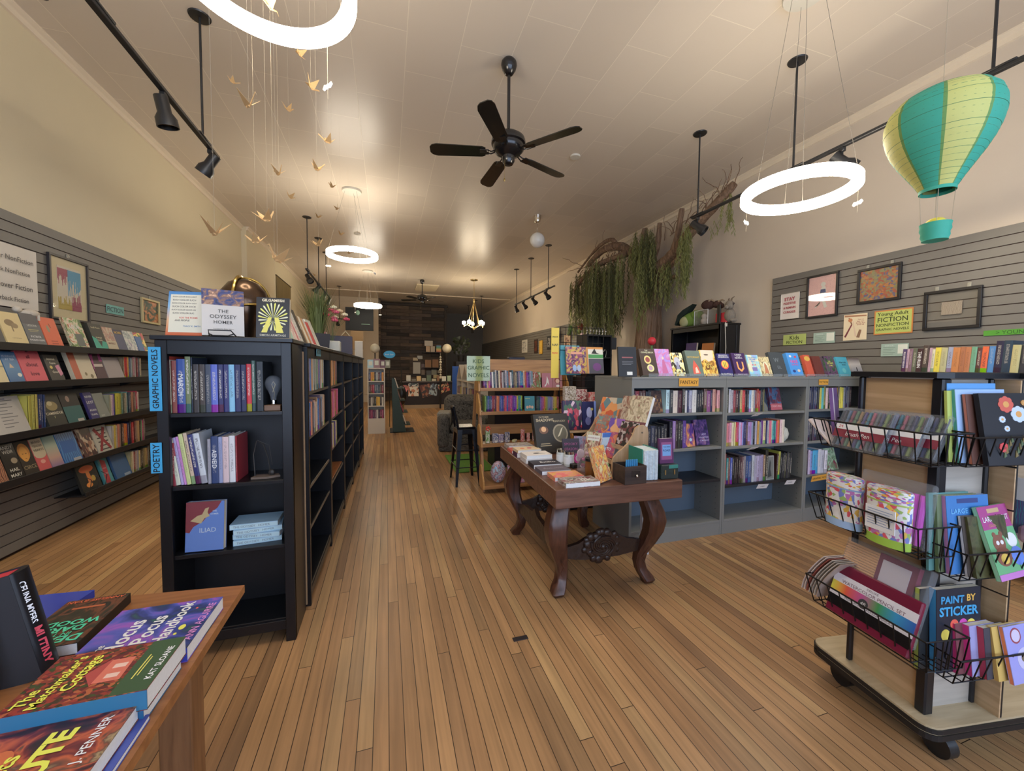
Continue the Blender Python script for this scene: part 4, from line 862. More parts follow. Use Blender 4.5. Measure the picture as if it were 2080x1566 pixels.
# books in the aisle-facing bays: (bay, shelf z, list)
def bay(i, z, specs, where, s0=0.03, **kw):
    x, y = run(SB[i]+s0); specs = [(c_[0], c_[1]*.92)+tuple(c_[2:]) for c_ in (specs*2 if i < 2 else specs)]; specs = [c_ for k_, c_ in enumerate(specs) if sum(q_[1] for q_ in specs[:k_+1]) < .74]; return row((x-0.004, y, z+0.0005), rad(90)-0.017, specs, where, 'books in the aisle-facing black cases', **kw)
bay(0, 1.25-.0, [('8a9a78', .03), ('2e2e30', .02), ('8898a8', .025), ('7a5a78', .02), ('3a6aa8', .05), ('a87a48', .02), ('9aa0a0', .03), ('b8a070', .03), ('5a5a50', .02), ('8a8878', .03), ('7a8898', .035)], 'on first aisle bay top shelf', h=.215, hj=.02)
bay(0, 0.985, [('b8b8b0', .02), ('2a6ab0', .04), ('2a5a98', .03), ('c07a5a', .035), ('5a4a58', .03), ('3a4048', .035), ('7a8088', .02), ('b89078', .02), ('6a4a38', .025), ('b8a088', .03), ('8a6a4a', .02)], 'on first aisle bay second shelf', h=.21, hj=.025)
bay(1, 1.245, [('a8683a', .03), ('3a5a7a', .03), ('b87a3a', .03), ('4a4a6a', .03), ('c08a5a', .03), ('7a3a48', .03), ('3a6a58', .03)], 'on second aisle bay top shelf', h=.215)
bay(1, 0.985, [('b07838', .10, .21), ('b84a6a', .03), ('a83a58', .03), ('b86a88', .03), ('883a4a', .03), ('c06a7a', .03)], 'on second aisle bay middle shelf', h=.215)
bay(1, 0.74, [('4a3a7a', .05), ('4a3a8a', .03), ('c0b090', .05), ('b8a86a', .03), ('5a5a4a', .04)], 'on second aisle bay third shelf', h=.20)
bay(2, 0.99, [('5a5048', .04), ('8a7a68', .03), ('4a3a38', .03), ('a08a70', .03)], 'on third aisle bay second shelf', h=.20)
bay(2, 0.75, [('8a4a5a', .04), ('a04a68', .03), ('b0a040', .04), ('6a3a48', .03), ('90a048', .03)], 'on third aisle bay third shelf', h=.20)
bay(3, 1.0, [('6a6058', .04), ('8a8070', .03), ('584838', .03), ('9a8a78', .04)], 'on fourth aisle bay second shelf', h=.20)
bay(4, 1.25, [('4a4858', .05), ('787078', .03), ('585048', .03)], 'on fifth aisle bay top shelf', h=.20)
for (i, s0, z, nm, hx, hx2, w_, h_) in ((0, .14, .69, 'white paperback with blue title', 'c0c4c8', '5a5a98', .15, .20), (1, .15, .478, 'white card with small print', 'b8c0c8', '8a98a8', .10, .14), (2, .2, 1.245, 'small grey framed card', '9a988c', '6a685c', .17, .11)):
    x, y = run(SB[i]+s0); face_book(nm+' leaning on an aisle-facing black shelf', (x-0.12, y, z+0.001), rad(80), .35, w_, h_, .02, P(hx), (('rect', .1, .5, .9, .85, hx2),), group='cards and books face out in the aisle cases')
x, y = run(0.36); b = MB(); b.ball((0, 0, 0), 0.05, 12, 8, sc=(.5, 1, .8)); tag(b.build('glass_stone', clear('cloudy_glass', 'a8b0b0', .4), None, True, (x-0.1, y, 0.731)), 'cloudy glass stone ornament lying on the lower near black shelf', 'ornament')
# ================================================================== GREY BOOKCASES
M_GREY = mat('grey_painted_wood', '7e7f7b', 0.42, k=1.12, noise=0.03, scale=5)
M_GREYB = mat('grey_painted_back', '5c6c7c', 0.5, k=1.12, noise=0.03, scale=5)
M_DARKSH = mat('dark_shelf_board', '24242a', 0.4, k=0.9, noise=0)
GY = 2.577; GD = 0.29
def grey_case(x0, x1, label, shelves, dark, endw=None):
    t = thing('bookcase', label, 'bookcase', ((x0+x1)/2, GY, 0), 0, 'grey bookcases'); x = (x1-x0)/2; h = 1.335
    for s_ in (-1, 1):
        b = MB(); a0, a1 = sorted((s_*x, s_*(x-0.022))); b.bbox(a0, a1, 0, 0.56, 0, h-0.02, 0.0015)
        # peg holes are small dark dimples in two rows
        p = b.build('side_panel', M_GREY, t)
        g = MB()
        for k in range(22):
            for yy in (0.05, 0.22):
                xx = a0-0.0002 if s_ > 0 else a1+0.0002; zz = 0.16+k*0.048
                g.cyl((xx-0.0004, yy, zz), (xx+0.0004, yy, zz), 0.0035, n=6)
        g.build('peg_holes', P('3a3c40', 0.8, 0.8), p)
    b = MB(); b.bbox(-x, x, -0.004, 0.562, h-0.02, h, 0.002); b.build('top_board', M_GREY, t)
    b = MB(); b.box(-x+0.022, x-0.022, 0.001, 0.018, h-0.085, h-0.02); b.build('top_rail', M_GREY, t)
    b = MB(); b.box(-x, x, -0.002, 0.0, h-0.085, h-0.02); b.build('fascia', M_GREY, t)
    b = MB(); b.box(-x+0.022, x-0.022, GD, GD+0.01, 0.02, h-0.02); b.build('back_panel', M_GREYB, t)
    b = MB(); b.box(-x+0.022, x-0.022, 0.002, 0.018, 0, 0.105); b.build('plinth', M_GREY, t)
    b = MB(); b.bbox(-x+0.022, x-0.022, 0.0, GD-0.001, 0.105, 0.125, 0.0015); b.build('shelf', M_GREY, t)
    for i, z in enumerate(shelves):
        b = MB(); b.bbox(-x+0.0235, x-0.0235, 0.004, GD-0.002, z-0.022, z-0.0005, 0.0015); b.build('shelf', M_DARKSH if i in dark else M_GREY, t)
    return t
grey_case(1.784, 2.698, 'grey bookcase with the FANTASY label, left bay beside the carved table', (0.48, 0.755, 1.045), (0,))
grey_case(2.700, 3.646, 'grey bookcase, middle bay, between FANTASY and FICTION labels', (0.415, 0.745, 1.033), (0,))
grey_case(3.648, 4.58, 'grey bookcase, right bay with FICTION label, partly behind the rolling rack', (0.43, 0.745, 1.04), ())
M_ORC = mat('orange_card', 'e09a18', 0.5, k=1.3, noise=0)
sign('orange FANTASY label on the grey bookcase rail', (2.31, 2.568, 1.295), 0, 0.19, 0.066, M_ORC, INK, ['FANTASY'], group='orange shelf labels')
sign('orange FICTION label on the grey bookcase rail', (3.83, 2.568, 1.29), 0, 0.12, 0.05, M_ORC, INK, ['FICTION'], group='orange shelf labels')
sign('orange GRAPHIC NOVELS label hanging crooked under a grey shelf', (3.83, 2.555, 0.405), 0, 0.24, 0.055, M_ORC, INK, ['GRAPHIC NOVELS'], tilt=-0.2, group='orange shelf labels').rotation_euler[1] = -0.05
def px(lst, f): return [(c, w_*f)+tuple(r_) for c, w_, *r_ in lst]
f1 = 0.000488
# bay 1, shelf 1
row((1.815, 2.60, 1.0455), 0, px([('3a2430', 45), ('7a2a34', 75), ('4a2a28', 62), ('52302c', 58), ('2a3038', 50), ('22242a', 55)], f1), 'top shelf, FANTASY grey bay', 'fantasy hardcovers in the grey bookcase', h=.185, d=.15)
face_book('dark fantasy novel with a glowing orange figure, leaning on the FANTASY top shelf', (2.048, 2.615, 1.0455), 0.05, 0.16, .12, .178, .03, art('cov_a', ['241c20', '3a2a28', '5a4038', 'a87838'], 3, seed=4), (('disc', .35, .55, .1, .05, '8a5aa0'),), group='face out books in the grey bookcase')
row((2.125, 2.60, 1.0455), 0, px([('a8c4d4', 70), ('34363a', 65), ('c8b8a8', 95), ('4a2430', 88), ('3a3430', 60), ('c4c0bc', 45), ('34385a', 40), ('a8a8b8', 60), ('c8c4bc', 90), ('22262c', 55), ('26262a', 45), ('242024', 50), ('6a4a40', 68), ('8a4a7a', 80), ('2a2a48', 40), ('c08a78', 60), ('7a3038', 30), ('c88a88', 65)], f1), 'top shelf right part, FANTASY bay', 'fantasy hardcovers in the grey bookcase', h=.188, d=.15)
# bay 1, shelf 2
row((1.83, 2.60, 0.7555), 0, px([('22243a', 70), ('1e2030', 70), ('26283c', 65), ('2a2e40', 60), ('1e2234', 60), ('303448', 70), ('1c1e28', 60), ('24262e', 60), ('20222a', 60), ('24242a', 70)], f1), 'second shelf, FANTASY grey bay', 'fantasy hardcovers in the grey bookcase', h=.195, d=.15)
row((2.165, 2.60, 0.7555), 0, px([('22202a', 60), ('8a6aa0', 60), ('3a2a2c', 45), ('34322c', 55), ('26262e', 50), ('5a3a88', 65)], f1), 'second shelf middle, FANTASY bay', 'fantasy hardcovers in the grey bookcase', h=.225, hj=.006, d=.15)
face_book('purple and orange fantasy paperback leaning on the second FANTASY shelf', (2.385, 2.615, 0.7555), 0.08, .17, .11, .19, .025, art('cov_b', ['3a2468', '5a3088', 'c87a3a', 'e0a858'], 2.5, seed=5), (('disc', .6, .3, .13, .07, '9ab8d0'),), group='face out books in the grey bookcase')
face_book('dark purple novel leaning at the right of the second FANTASY shelf', (2.535, 2.63, 0.7555), 0.02, .25, .14, .215, .03, art('cov_c', ['1e1c38', '34285a', '5a3a78', '88607a'], 4, seed=6), (('text', 'LADY', .62, .42, .5, .07, 'b0a8c8'), ('text', 'COUNTING', .6, .3, .7, .07, 'b0a8c8'), ('text', 'TO MIDNIGHT', .6, .18, .7, .06, 'b0a8c8')), group='face out books in the grey bookcase')
# bay 2
f2 = 0.000746
row((2.728, 2.60, 1.0335), 0, px([('3a3a28', 46), ('b8b4b8', 32), ('b0aab0', 32), ('8a3038', 34), ('4a2028', 38), ('24242a', 26), ('b89a68', 34), ('c02828', 40), ('26262c', 30), ('3a3438', 30), ('8aa8c4', 36), ('c4bcac', 40), ('8a8a92', 20), ('7a2028', 24), ('b04028', 26), ('a02a30', 26), ('22262a', 46), ('6a6434', 24)], f2), 'top shelf, middle grey bay', 'thrillers in the middle grey bay', h=.195, d=.15)
b = MB(); b.prism([(-0.03, 0), (0.03, 0), (0.03, 0.03), (-0.005, 0.075), (-0.03, 0.095)], -0.05, 0.05, 'xz'); tag(b.build('bookend', mat('stone_bookend', '6c6c64', .7), None, False, (3.205, 2.68, 1.0335)), 'speckled grey stone bookend on the middle grey top shelf', 'bookend')
face_book('blue and red CREATURES novel leaning on the middle grey top shelf', (3.345, 2.63, 1.0335), 0.05, .2, .145, .205, .03, art('cov_d', ['2a3a5a', '6a2a38', '3a6a90', '243450'], 2.4, seed=7), (('rect', .0, .0, 1, .28, 'a8505a'), ('text', 'CREATURES', .5, .17, .85, .1, 'd8a0a0')), group='face out books in the grey bookcase')
row((2.728, 2.60, 0.7455), 0, px([('d8706a', 45), ('d87a88', 30), ('c888a0', 34), ('d0bc98', 34), ('d8c488', 24), ('c03838', 24), ('b02a68', 24), ('b8a0c8', 32), ('c878a0', 22), ('8a90c8', 22), ('26285a', 36), ('6a4a58', 26), ('a88ac0', 34), ('b080b8', 26), ('8a98b0', 26), ('24262c', 32), ('a8a0b0', 32), ('d89838', 30), ('8a9a98', 26), ('6a3a8a', 28), ('8a4a98', 10), ('d0bc8a', 46), ('2e3468', 22), ('a8a0a4', 28), ('d0607a', 34), ('b8b0a0', 22), ('3aa0a0', 34), ('2a7a80', 22), ('c03a58', 22), ('d86a30', 42), ('d0a8a8', 42), ('c8bca8', 38)], f2*0.97), 'second shelf, middle grey bay', 'romances in the middle grey bay', h=.205, hj=.008, d=.14)
t = thing('round_ornament', 'speckled white round vase with dark sprigs at the end of the romance shelf', 'vase', (3.475, 2.68, 0.7455))
b = MB(); b.lathe([(0.0, 0), (0.03, 0.002), (0.05, 0.03), (0.058, 0.07), (0.045, 0.115), (0.025, 0.13), (0.02, 0.135)], n=20, caps=False); b.build('vase', mat('speckle', 'b8b4a4', .5, noise=.5, scale=120), t, True)
b = MB(); [b.tube([(0, 0, .12), (.01*math.cos(a_*2), .01*math.sin(a_*2), .15), (.03*math.cos(a_*2), .03*math.sin(a_*2), .17+.01*a_)], .0015, 4) for a_ in range(4)]; b.build('sprigs', P('2e2a26'), t)
row((2.722, 2.60, 0.4155), 0, px([('e05a48', 50, .265), ('3a8a88', 30), ('7a4a40', 26), ('4a5aa8', 34), ('2a2a24', 26), ('241c20', 30), ('281a1c', 30), ('2a1c20', 28), ('4a2a30', 30), ('7a6060', 26), ('8a8488', 28), ('2e4878', 34), ('30508a', 32), ('3a4a78', 26), ('b8bcc0', 40), ('9a94a8', 40), ('a094b0', 34), ('988ca8', 34), ('8a7e9c', 36), ('8a6a4a', 32), ('2a2820', 44, .27)], f2), 'third shelf, middle grey bay', 'graphic novels in the middle grey bay', h=.232, hj=.006, d=.17)
face_book('grey cover with a dark wolf shape, face out on the third middle grey shelf', (3.262, 2.605, 0.4155), 0.03, .04, .10, .215, .012, P('8a8c88'), (('rect', .06, .05, .94, .95, '6a6e6a'), ('poly', [(.2, .1), (.35, .5), (.5, .85), (.62, .7), (.55, .45), (.7, .15)], '34383a')), group='face out books in the grey bookcase')
row((3.325, 2.60, 0.4155), 0, px([('3a2020', 30), ('a8a838', 36, .25), ('20222a', 24), ('1e2022', 24), ('22242a', 24), ('3a3a28', 30), ('26242a', 30), ('34342e', 24), ('1e1e22', 30)], f2), 'third shelf right, middle grey bay', 'graphic novels in the middle grey bay', h=.235, d=.17, lean=0.05)
for k, (x, y, z, r_, d) in enumerate(((3.02, 2.55, 1.017, 0.2, 'under the red spines, top middle grey shelf'), (2.99, 2.55, 0.728, 0.1, 'under the romance shelf'), (3.10, 2.54, 0.395, -0.15, 'under the third middle grey shelf'), (3.44, 2.55, 0.40, -0.1, 'right end of the third middle grey shelf'))):
    b = MB(); b.box(-0.05, 0.05, -0.001, 0.0, -0.032, 0.02); o = b.build('price_card', P('d8d4cc', .6)); o.location = (x, y, z); o.rotation_euler = (1.0 if k < 2 else 0.5, 0, r_)
    letters('USED', 0.05, 0.012, INK, o, (0, -0.0016, -0.006)); tag(o, 'small white shelf card sticking out '+d, 'card', 'white shelf cards')
# bay 3
row((3.675, 2.60, 1.0405), 0, px([('24241e', 30), ('2a2e4a', 30), ('262a44', 34), ('2c3250', 30), ('34405a', 28), ('26262c', 26), ('c0b43a', 32), ('4aa8a8', 34), ('8a8a40', 26), ('d0b0a8', 34), ('3a342e', 30), ('b89a78', 28), ('24222a', 34), ('7a5838', 26), ('b88a38', 30), ('5a4a38', 24), ('d8c030', 26), ('d0b828', 34), ('8a8a8c', 36), ('3a3e58', 26), ('6a6a70', 30), ('44303c', 34)], .0009), 'top shelf, right grey bay', 'fiction in the right grey bay', h=.205, d=.15)
row((3.675, 2.60, 0.7455), 0, px([('24222a', 34), ('2a2e4a', 30), ('303038', 34), ('4a3a48', 30), ('34405a', 28), ('26262c', 36), ('22222c', 32), ('3a3044', 34)], .0009), 'second shelf, right grey bay', 'fiction in the right grey bay', h=.205, d=.15)
row((3.675, 2.60, 0.4305), 0, px([('b04a58', 30), ('3a2e3a', 20), ('b0a0b8', 28), ('7a8ac0', 28), ('3a98c0', 44), ('2a88b8', 30), ('b8b8c0', 40), ('a8a8b4', 44), ('c0bcc8', 40)], .0010), 'third shelf, right grey bay', 'graphic novels in the right grey bay', h=.225, d=.16)
face_book('green and pink graphic novel leaning on the right grey bay shelf', (4.12, 2.64, 0.4305), 0.05, .25, .16, .21, .02, art('cov_e', ['7a3a58', 'a8c0a0', '6a9068', '8a2a48'], 3, seed=8), group='face out books in the grey bookcase')
# face-out books along the grey top: x centre, w, h, t, lean, cover, label, deco
GT = [
 (1.545+.26, .155, .235, .02, 'black back-cover paperback facing out', P('1e2024'), (('rect', .2, .62, .8, .66, '8a4a4a'), ('rect', .2, .5, .8, .51, '7a7c80'), ('rect', .2, .45, .8, .46, '7a7c80'), ('rect', .2, .40, .7, .41, '7a7c80'), ('rect', .45, .05, .75, .16, 'c8c8c0'))),
 (2.02, .15, .225, .045, 'brown cover with two golden medallions', P('3a2a24'), (('disc', .45, .58, .22, .16, 'd8b868'), ('disc', .45, .58, .14, .10, '8a3a38'), ('disc', .55, .26, .22, .14, 'e0c480'), ('disc', .55, .26, .13, .09, 'b08a98'), ('text', 'THE', .45, .93, .3, .05, 'e8d8a0'), ('text', 'CONQUEROR', .5, .85, .8, .07, 'e8d8a0'))),
 (2.165, .15, .235, .02, 'lilac cover with a lady in pink', art('cov_f', ['8a7ac8', 'b890c8', 'c068a0', '9a88d8'], 2.2, seed=9), (('poly', [(.3, .1), (.7, .1), (.6, .45), (.55, .6), (.45, .6), (.4, .45)], 'b05a88'), ('disc', .5, .66, .07, .05, 'd8b0a0'))),
 (2.30, .13, .205, .02, 'cream and gold patterned cover with grey figure', art('cov_g', ['e0d090', '3a342c', 'e8dca8', 'c8a848'], 9, 'cells', seed=10), (('disc', .5, .62, .22, .2, 'b0b0b8'), ('poly', [(.36, .3), (.64, .3), (.56, .6), (.44, .6)], '80809a'), ('text', 'HEMLOCK', .5, .12, .85, .09, 'f0e0a8'))),
 (2.475, .15, .225, .03, 'sage green cover with a red fox shape', P('5a6a60'), (('poly', [(.3, .05), (.8, .08), (.72, .35), (.5, .62), (.42, .5), (.32, .3)], 'c8503a'), ('poly', [(.45, .1), (.7, .12), (.6, .35), (.5, .3)], 'e0b8a0'), ('text', 'VICTORIANS', .5, .73, .86, .08, 'd8a838'))),
 (2.63, .155, .235, .02, 'pale face on a yellow patterned cover', art('cov_h', ['d8a838', 'c08a28', 'e0b850', '8a5a20'], 10, 'cells', seed=11), (('poly', [(0, .55), (.1, 1), (.95, 1), (.85, .62), (.5, .55), (.3, .66)], 'd8b8a0'), ('disc', .42, .82, .16, .03, '6a5a48'), ('text', 'ANY', .5, .5, .5, .08, '3a2a1e'), ('text', 'SONG', .5, .4, .6, .08, '3a2a1e'), ('text', 'SWEET', .5, .28, .6, .08, '3a2a1e'))),
 (2.80, .14, .205, .025, 'navy cover with an orange sun and two walkers', art('cov_i', ['1e2250', '2a2a68', '3a2a60'], 3, seed=12), (('disc', .5, .5, .3, .2, 'd84a30'), ('disc', .5, .52, .24, .16, 'f0b030'), ('rect', .42, .4, .46, .6, '3a2a20'), ('rect', .54, .4, .58, .6, '3a2a20'), ('text', 'BRANDON', .5, .92, .7, .07, 'd8d8e8'), ('text', 'SANDERSON', .5, .84, .85, .07, 'd8d8e8'), ('text', 'BLIGHTFALL', .5, .08, .9, .09, 'e0dce0'))),
 (2.97, .15, .21, .035, 'purple cover with a golden horn emblem', P('3a2250'), (('poly', [(.25, .6), (.35, .62), (.36, .35), (.5, .26), (.64, .35), (.65, .62), (.75, .6), (.74, .3), (.5, .16), (.26, .3)], 'd09048'), ('text', 'SUNRISE', .5, .92, .8, .07, 'd8d0e0'), ('text', 'ON THE', .5, .85, .4, .04, 'd8d0e0'), ('text', 'REAPING', .5, .78, .8, .07, 'd8d0e0'), ('text', 'SUZANNE COLLINS', .5, .06, .7, .05, 'c8b8d0'))),
 (3.13, .14, .20, .02, 'pastel rainbow cover with a small house', art('cov_j', ['e8a8c0', 'd8d0a0', '70b8e0', '98a0e0'], 1.5, seed=13), (('text', 'THE WORLD', .5, .88, .7, .06, '3a6ac0'), ('text', 'BECAME', .5, .79, .7, .07, '3a6ac0'), ('text', 'KIND', .5, .69, .5, .07, '3a6ac0'), ('rect', .3, .25, .7, .42, '7a6aa0'), ('rect', .35, .5, .42, .56, 'c04a50'), ('rect', .48, .5, .55, .56, 'c04a50'), ('rect', .61, .5, .68, .56, 'c04a50'))),
 (3.265, .12, .185, .02, 'cream cover with an embracing couple', art('cov_k', ['3a2e1e', 'b8a070', 'd8c490', '6a5030'], 5, seed=14), (('disc', .5, .45, .25, .3, 'e0d0a8'), ('poly', [(.3, .15), (.7, .15), (.62, .55), (.45, .7), (.36, .5)], 'b0704a'))),
 (3.42, .165, .23, .03, 'charcoal cover with big faint letters', P('3c4246'), (('text', 'W', .45, .66, .5, .18, '6a7478'), ('text', 'EIL', .55, .36, .3, .12, '6a7478'))),
 (3.63, .15, .225, .035, 'bright blue and pink FAKE DATING cover', P('3a8ad0'), (('text', 'FAKE', .5, .62, .7, .13, 'e83a88', .02), ('text', 'DATING', .5, .48, .75, .07, 'e83a88'), ('disc', .3, .85, .1, .05, 'd8d8e8'), ('disc', .7, .83, .1, .05, 'c03a58'), ('disc', .3, .2, .12, .06, '2a3a78'), ('disc', .7, .22, .12, .06, 'e0b8a0'))),
 (3.81, .08, .21, .03, 'narrow orange-red book with a round sticker', P('b84a30'), (('disc', .5, .82, .45, .12, 'f0a030'),)),
 (3.93, .11, .20, .03, 'red-brown stacked-letter cover', art('cov_l', ['5a1e1e', '8a4038', '2a1a1a'], 5, 'wave', seed=15), ()),
 (4.10, .14, .195, .05, 'dark forest cover THE ESCAPE GAME', art('cov_m', ['1e2a2e', '3a5a40', '6a3a68', '1a1e2a'], 3, seed=16), (('text', 'THE', .45, .72, .3, .07, 'e0d84a'), ('text', 'ESCAPE', .5, .62, .8, .09, 'e0d84a'), ('text', 'GAME', .5, .5, .5, .07, 'e0d84a'))),
 (4.28, .155, .20, .02, 'turquoise cover AFTER LIFE with thin script', P('3a9ab0'), (('text', 'After Life', .5, .72, .8, .09, '1e3a48'), ('text', 'Bound', .55, .6, .5, .07, '1e3a48'), ('disc', .45, .3, .16, .12, '5ab0b8'))),
 (4.46, .15, .19, .02, 'misty grey cover with a lone figure', art('cov_n', ['4a4448', '8a8a90', 'b8b0a8', '5a4a4a'], 2, 'grad', seed=0), (('poly', [(.45, .3), (.55, .3), (.53, .5), (.47, .5)], '1e1a1a'),)),
]
for k, (xc, w_, h_, t_, nm, cv, deco) in enumerate(GT):
    face_book(nm+', '+ORD[k]+' from left on grey bookcase top', (xc, 2.66, 1.3355), 0.0 if k else -0.1, 0.33 if k else .12, w_, h_, t_, cv, deco, group='books face out along the grey bookcase top')
M_ACR = clear('clear_acrylic', 'd0dae0', 0.16, 0.93)
for k in range(9):
    x0 = 1.96+k*0.285; b = MB(); b.box(0, 0.27, -0.012, -0.009, 0, 0.028); b.box(0, 0.27, -0.012, 0.08, -0.0, 0.0022)
    tag(b.build('acrylic_stand', M_ACR, None, False, (x0, 2.62, 1.3352)), 'clear acrylic book ledge, '+ORD[k]+' from left along the grey bookcase top', 'book stand', 'clear ledges on the grey bookcase top')
# ================================================================== LEFT WALL: ledges, signs, pictures, books
M_LEDGE = mat('black_ledge', '232225', 0.5, k=0.8, noise=0)
LZ = [1.520, 1.255, 0.910, 0.600]
LNAME = ['top', 'second', 'third', 'fourth']
for i, z in enumerate(LZ):
    t = thing('wall_ledge', f'black wire and metal ledge on the left slatwall, {LNAME[i]} from the top', 'wall shelf', (-2.60, 4.2, z), 0, 'black ledges on the left slatwall')
    b = MB(); b.bbox(0.0, 0.20, -3.2, 2.4, -0.012, -0.004, 0.002); b.bbox(0.196, 0.204, -3.2, 2.4, -0.03, 0.022, 0.002); b.build('ledge_tray', M_LEDGE, t)
    for k in range(9): b = MB(); b.prism([(0, -0.012), (0.19, -0.012), (0, -0.075)], -3.0+0.64*k, -2.99+0.64*k, 'xz'); b.build('bracket', M_LEDGE, t)
def lbook(y0, y1, z, label, cover, deco=(), h=.215, t_=.02, tilt=.27, x=-2.415, group='books face out on the left wall', spine=None, **kw):
    yc = (y0+y1)/2; face_book(label, (x, yc, z), rad(90), tilt, (y1-y0)-.004, h, t_, cover, deco, group=group, spine=spine, **kw)
z = LZ[0]
lbook(3.31, 3.535, z, 'charcoal STATE book partly cut by the left edge, top ledge', P('4a4844'), (('text', 'SOCIAL', .6, .62, .6, .07, 'c8c4b8'), ('text', 'STATE', .62, .5, .6, .09, 'c8c4b8'), ('text', 'WARS', .6, .2, .7, .08, 'c8c4b8'), ('text', 'RULES', .6, .09, .7, .08, 'c8c4b8')), h=.24)
lbook(3.545, 3.715, z, 'cream book with a brown ink drawing of a tree, top ledge', P('c4b078'), (('disc', .42, .68, .22, .1, '7a6440'), ('disc', .62, .6, .16, .08, '86704a'), ('rect', .45, .42, .5, .62, '7a6440'), ('text', 'a quiet field guide', .5, .22, .7, .04, '8a784c')), h=.235)
lbook(3.72, 3.87, z, 'slate grey book with small yellow lettering, top ledge', P('5a5c5c'), (('rect', 0, .68, 1, 1, '4c4a4c'), ('text', 'LESSONS', .5, .64, .8, .06, 'b0b0a8'), ('rect', .2, .5, .8, .52, 'a8a060'), ('rect', .25, .46, .75, .47, 'a8a060'), ('text', 'PATRICK', .5, .3, .6, .07, 'd0d0c8'), ('text', 'RADDEN KEEFE', .5, .2, .85, .06, 'd0d0c8')), h=.245)
lbook(3.875, 4.03, z, 'bright orange book with a grey capsule shape, top ledge', P('c8582e'), (('disc', .38, .62, .08, .12, '8a8060'), ('rect', .3, .2, .7, .23, 'a03c22'), ('rect', .3, .12, .7, .15, 'a03c22'), ('poly', [(.5, .8), (.54, .8), (.6, .66), (.56, .66)], '8a5030')), h=.235)
lbook(4.12, 4.315, z, 'tall green and black photo book in a wire holder, top ledge', art('lb_a', ['3a4a28', '6a8a3a', 'c8c0a8', 'b86a3a', '2a2a24'], 4, seed=21), (('text', 'SOUP', .5, .72, .6, .12, 'd8d8c8'), ('rect', .35, .1, .8, .5, '5a6058')), h=.26)
lbook(4.385, 4.55, z, 'black and teal book with pale block title, top ledge', P('33342c'), (('poly', [(0, 0), (1, 0), (1, .3), (.7, .35), (.5, .1), (.3, .42), (0, .5)], '2a9a82'), ('text', 'Small Hours', .5, .85, .7, .07, 'b8b090'), ('text', 'FORREST', .52, .46, .6, .06, 'c8c0a0'), ('text', 'TOWN', .52, .36, .5, .06, 'c8c0a0')), h=.235, t_=.045)
lbook(4.555, 4.70, z, 'beige and grey book with a pale portrait, top ledge', art('lb_b', ['8a8478', 'b8a890', 'a07060', '9a9488'], 3, seed=22), (('rect', 0, 0, 1, .42, 'b0a488'), ('text', 'MARKET', .5, .32, .7, .09, '7a4a40')), h=.225)
lbook(4.70, 4.835, z, 'navy book with a yellow title band, top ledge', P('4a4e68'), (('rect', 0, .78, 1, 1, '3a3a50'), ('text', 'NOVEL', .5, .86, .8, .12, 'd8a828')), h=.215)
lbook(4.84, 5.01, z, 'mauve book with a pale face and white petals, top ledge', art('lb_c', ['7a6a80', '8a9a98', 'c0c0b8', '7a7490'], 3.2, seed=23), h=.215)
lbook(5.02, 5.12, z, 'plain mid blue book beside the yellow one, top ledge', P('4a6a98'), h=.17)
lbook(5.10, 5.30, z, 'yellow and pink patterned book at the case edge, top ledge', art('lb_d', ['c89a28', 'b84a50', '4a6a30', 'd8b848'], 6, 'cells', seed=24), h=.22, x=-2.47)
z = LZ[1]
lbook(3.25, 3.545, z, 'cream book cut by the left edge, second ledge', P('c8b888'), (('rect', 0, .48, 1, .52, '9a8a60'),), h=.25)
lbook(3.55, 3.67, z, 'blue book with a small pale sailboat, second ledge', art('lb_e', ['2e5a88', '4a7aa0', '3a6a98'], 2, 'grad'), (('text', 'MARRIAGE', .5, .86, .85, .07, 'a8b8c8'), ('text', 'AT SEA', .5, .76, .6, .07, 'a8b8c8'), ('poly', [(.3, .5), (.6, .5), (.42, .64)], 'c0a888'), ('disc', .78, .28, .14, .06, 'c8c8b8')), h=.23)
lbook(3.675, 3.868, z, 'bright pink book with a brown three-word title, second ledge', P('c8505a'), (('text', 'all', .45, .82, .3, .11, '6a2230', .02), ('text', 'about', .5, .58, .7, .13, '6a2230', .02), ('text', 'love', .5, .3, .55, .13, '6a2230', .02)), h=.24)
lbook(3.895, 4.03, z, 'dark brown book with chalky white words, second ledge', P('3c3832'), (('text', 'Animal', .45, .85, .7, .09, 'c8c0a8'), ('text', 'Farm', .5, .7, .5, .09, 'c8c0a8'), ('text', 'Good', .5, .38, .5, .09, 'c8c0a8'), ('disc', .3, .55, .1, .06, 'c8b050'), ('poly', [(.6, .6), (.9, .65), (1, .3), (.75, .22)], 'c07890')), h=.215)
lbook(4.135, 4.385, z, 'red-spined cream book with small birds in a wire holder, second ledge', P('c0b498'), (('rect', 0, 0, .3, 1, 'b05838'), ('disc', .55, .22, .05, .06, '7a6a48'), ('disc', .8, .14, .06, .07, '7a6a48')), h=.255, t_=.03)
lbook(4.39, 4.53, z, 'magenta and dark book with a pale title strip, second ledge', P('4a3038'), (('poly', [(0, .3), (.3, 1), (0, 1)], 'a03878'), ('rect', .1, .5, .9, .6, 'b8a8a0'), ('poly', [(.7, .7), (1, .7), (1, 1), (.8, 1)], 'a03878')), h=.245)
lbook(4.535, 4.765, z, 'plain greyish lilac back cover, second ledge', P('938a88'), h=.21, t_=.03)
row((-2.43, 4.775, z), rad(90), [('7a6a50', .02), ('c83a2a', .024), ('a82e30', .024), ('d09a30', .02), ('3a5a78', .022), ('7a8a90', .03), ('8a7068', .02), ('b07888', .024), ('9a9088', .024), ('7a3a40', .03), ('5a5a60', .03), ('b0a080', .03)], 'second left wall ledge', 'books spine out on the left wall', h=.22, d=.13)
z = LZ[2]
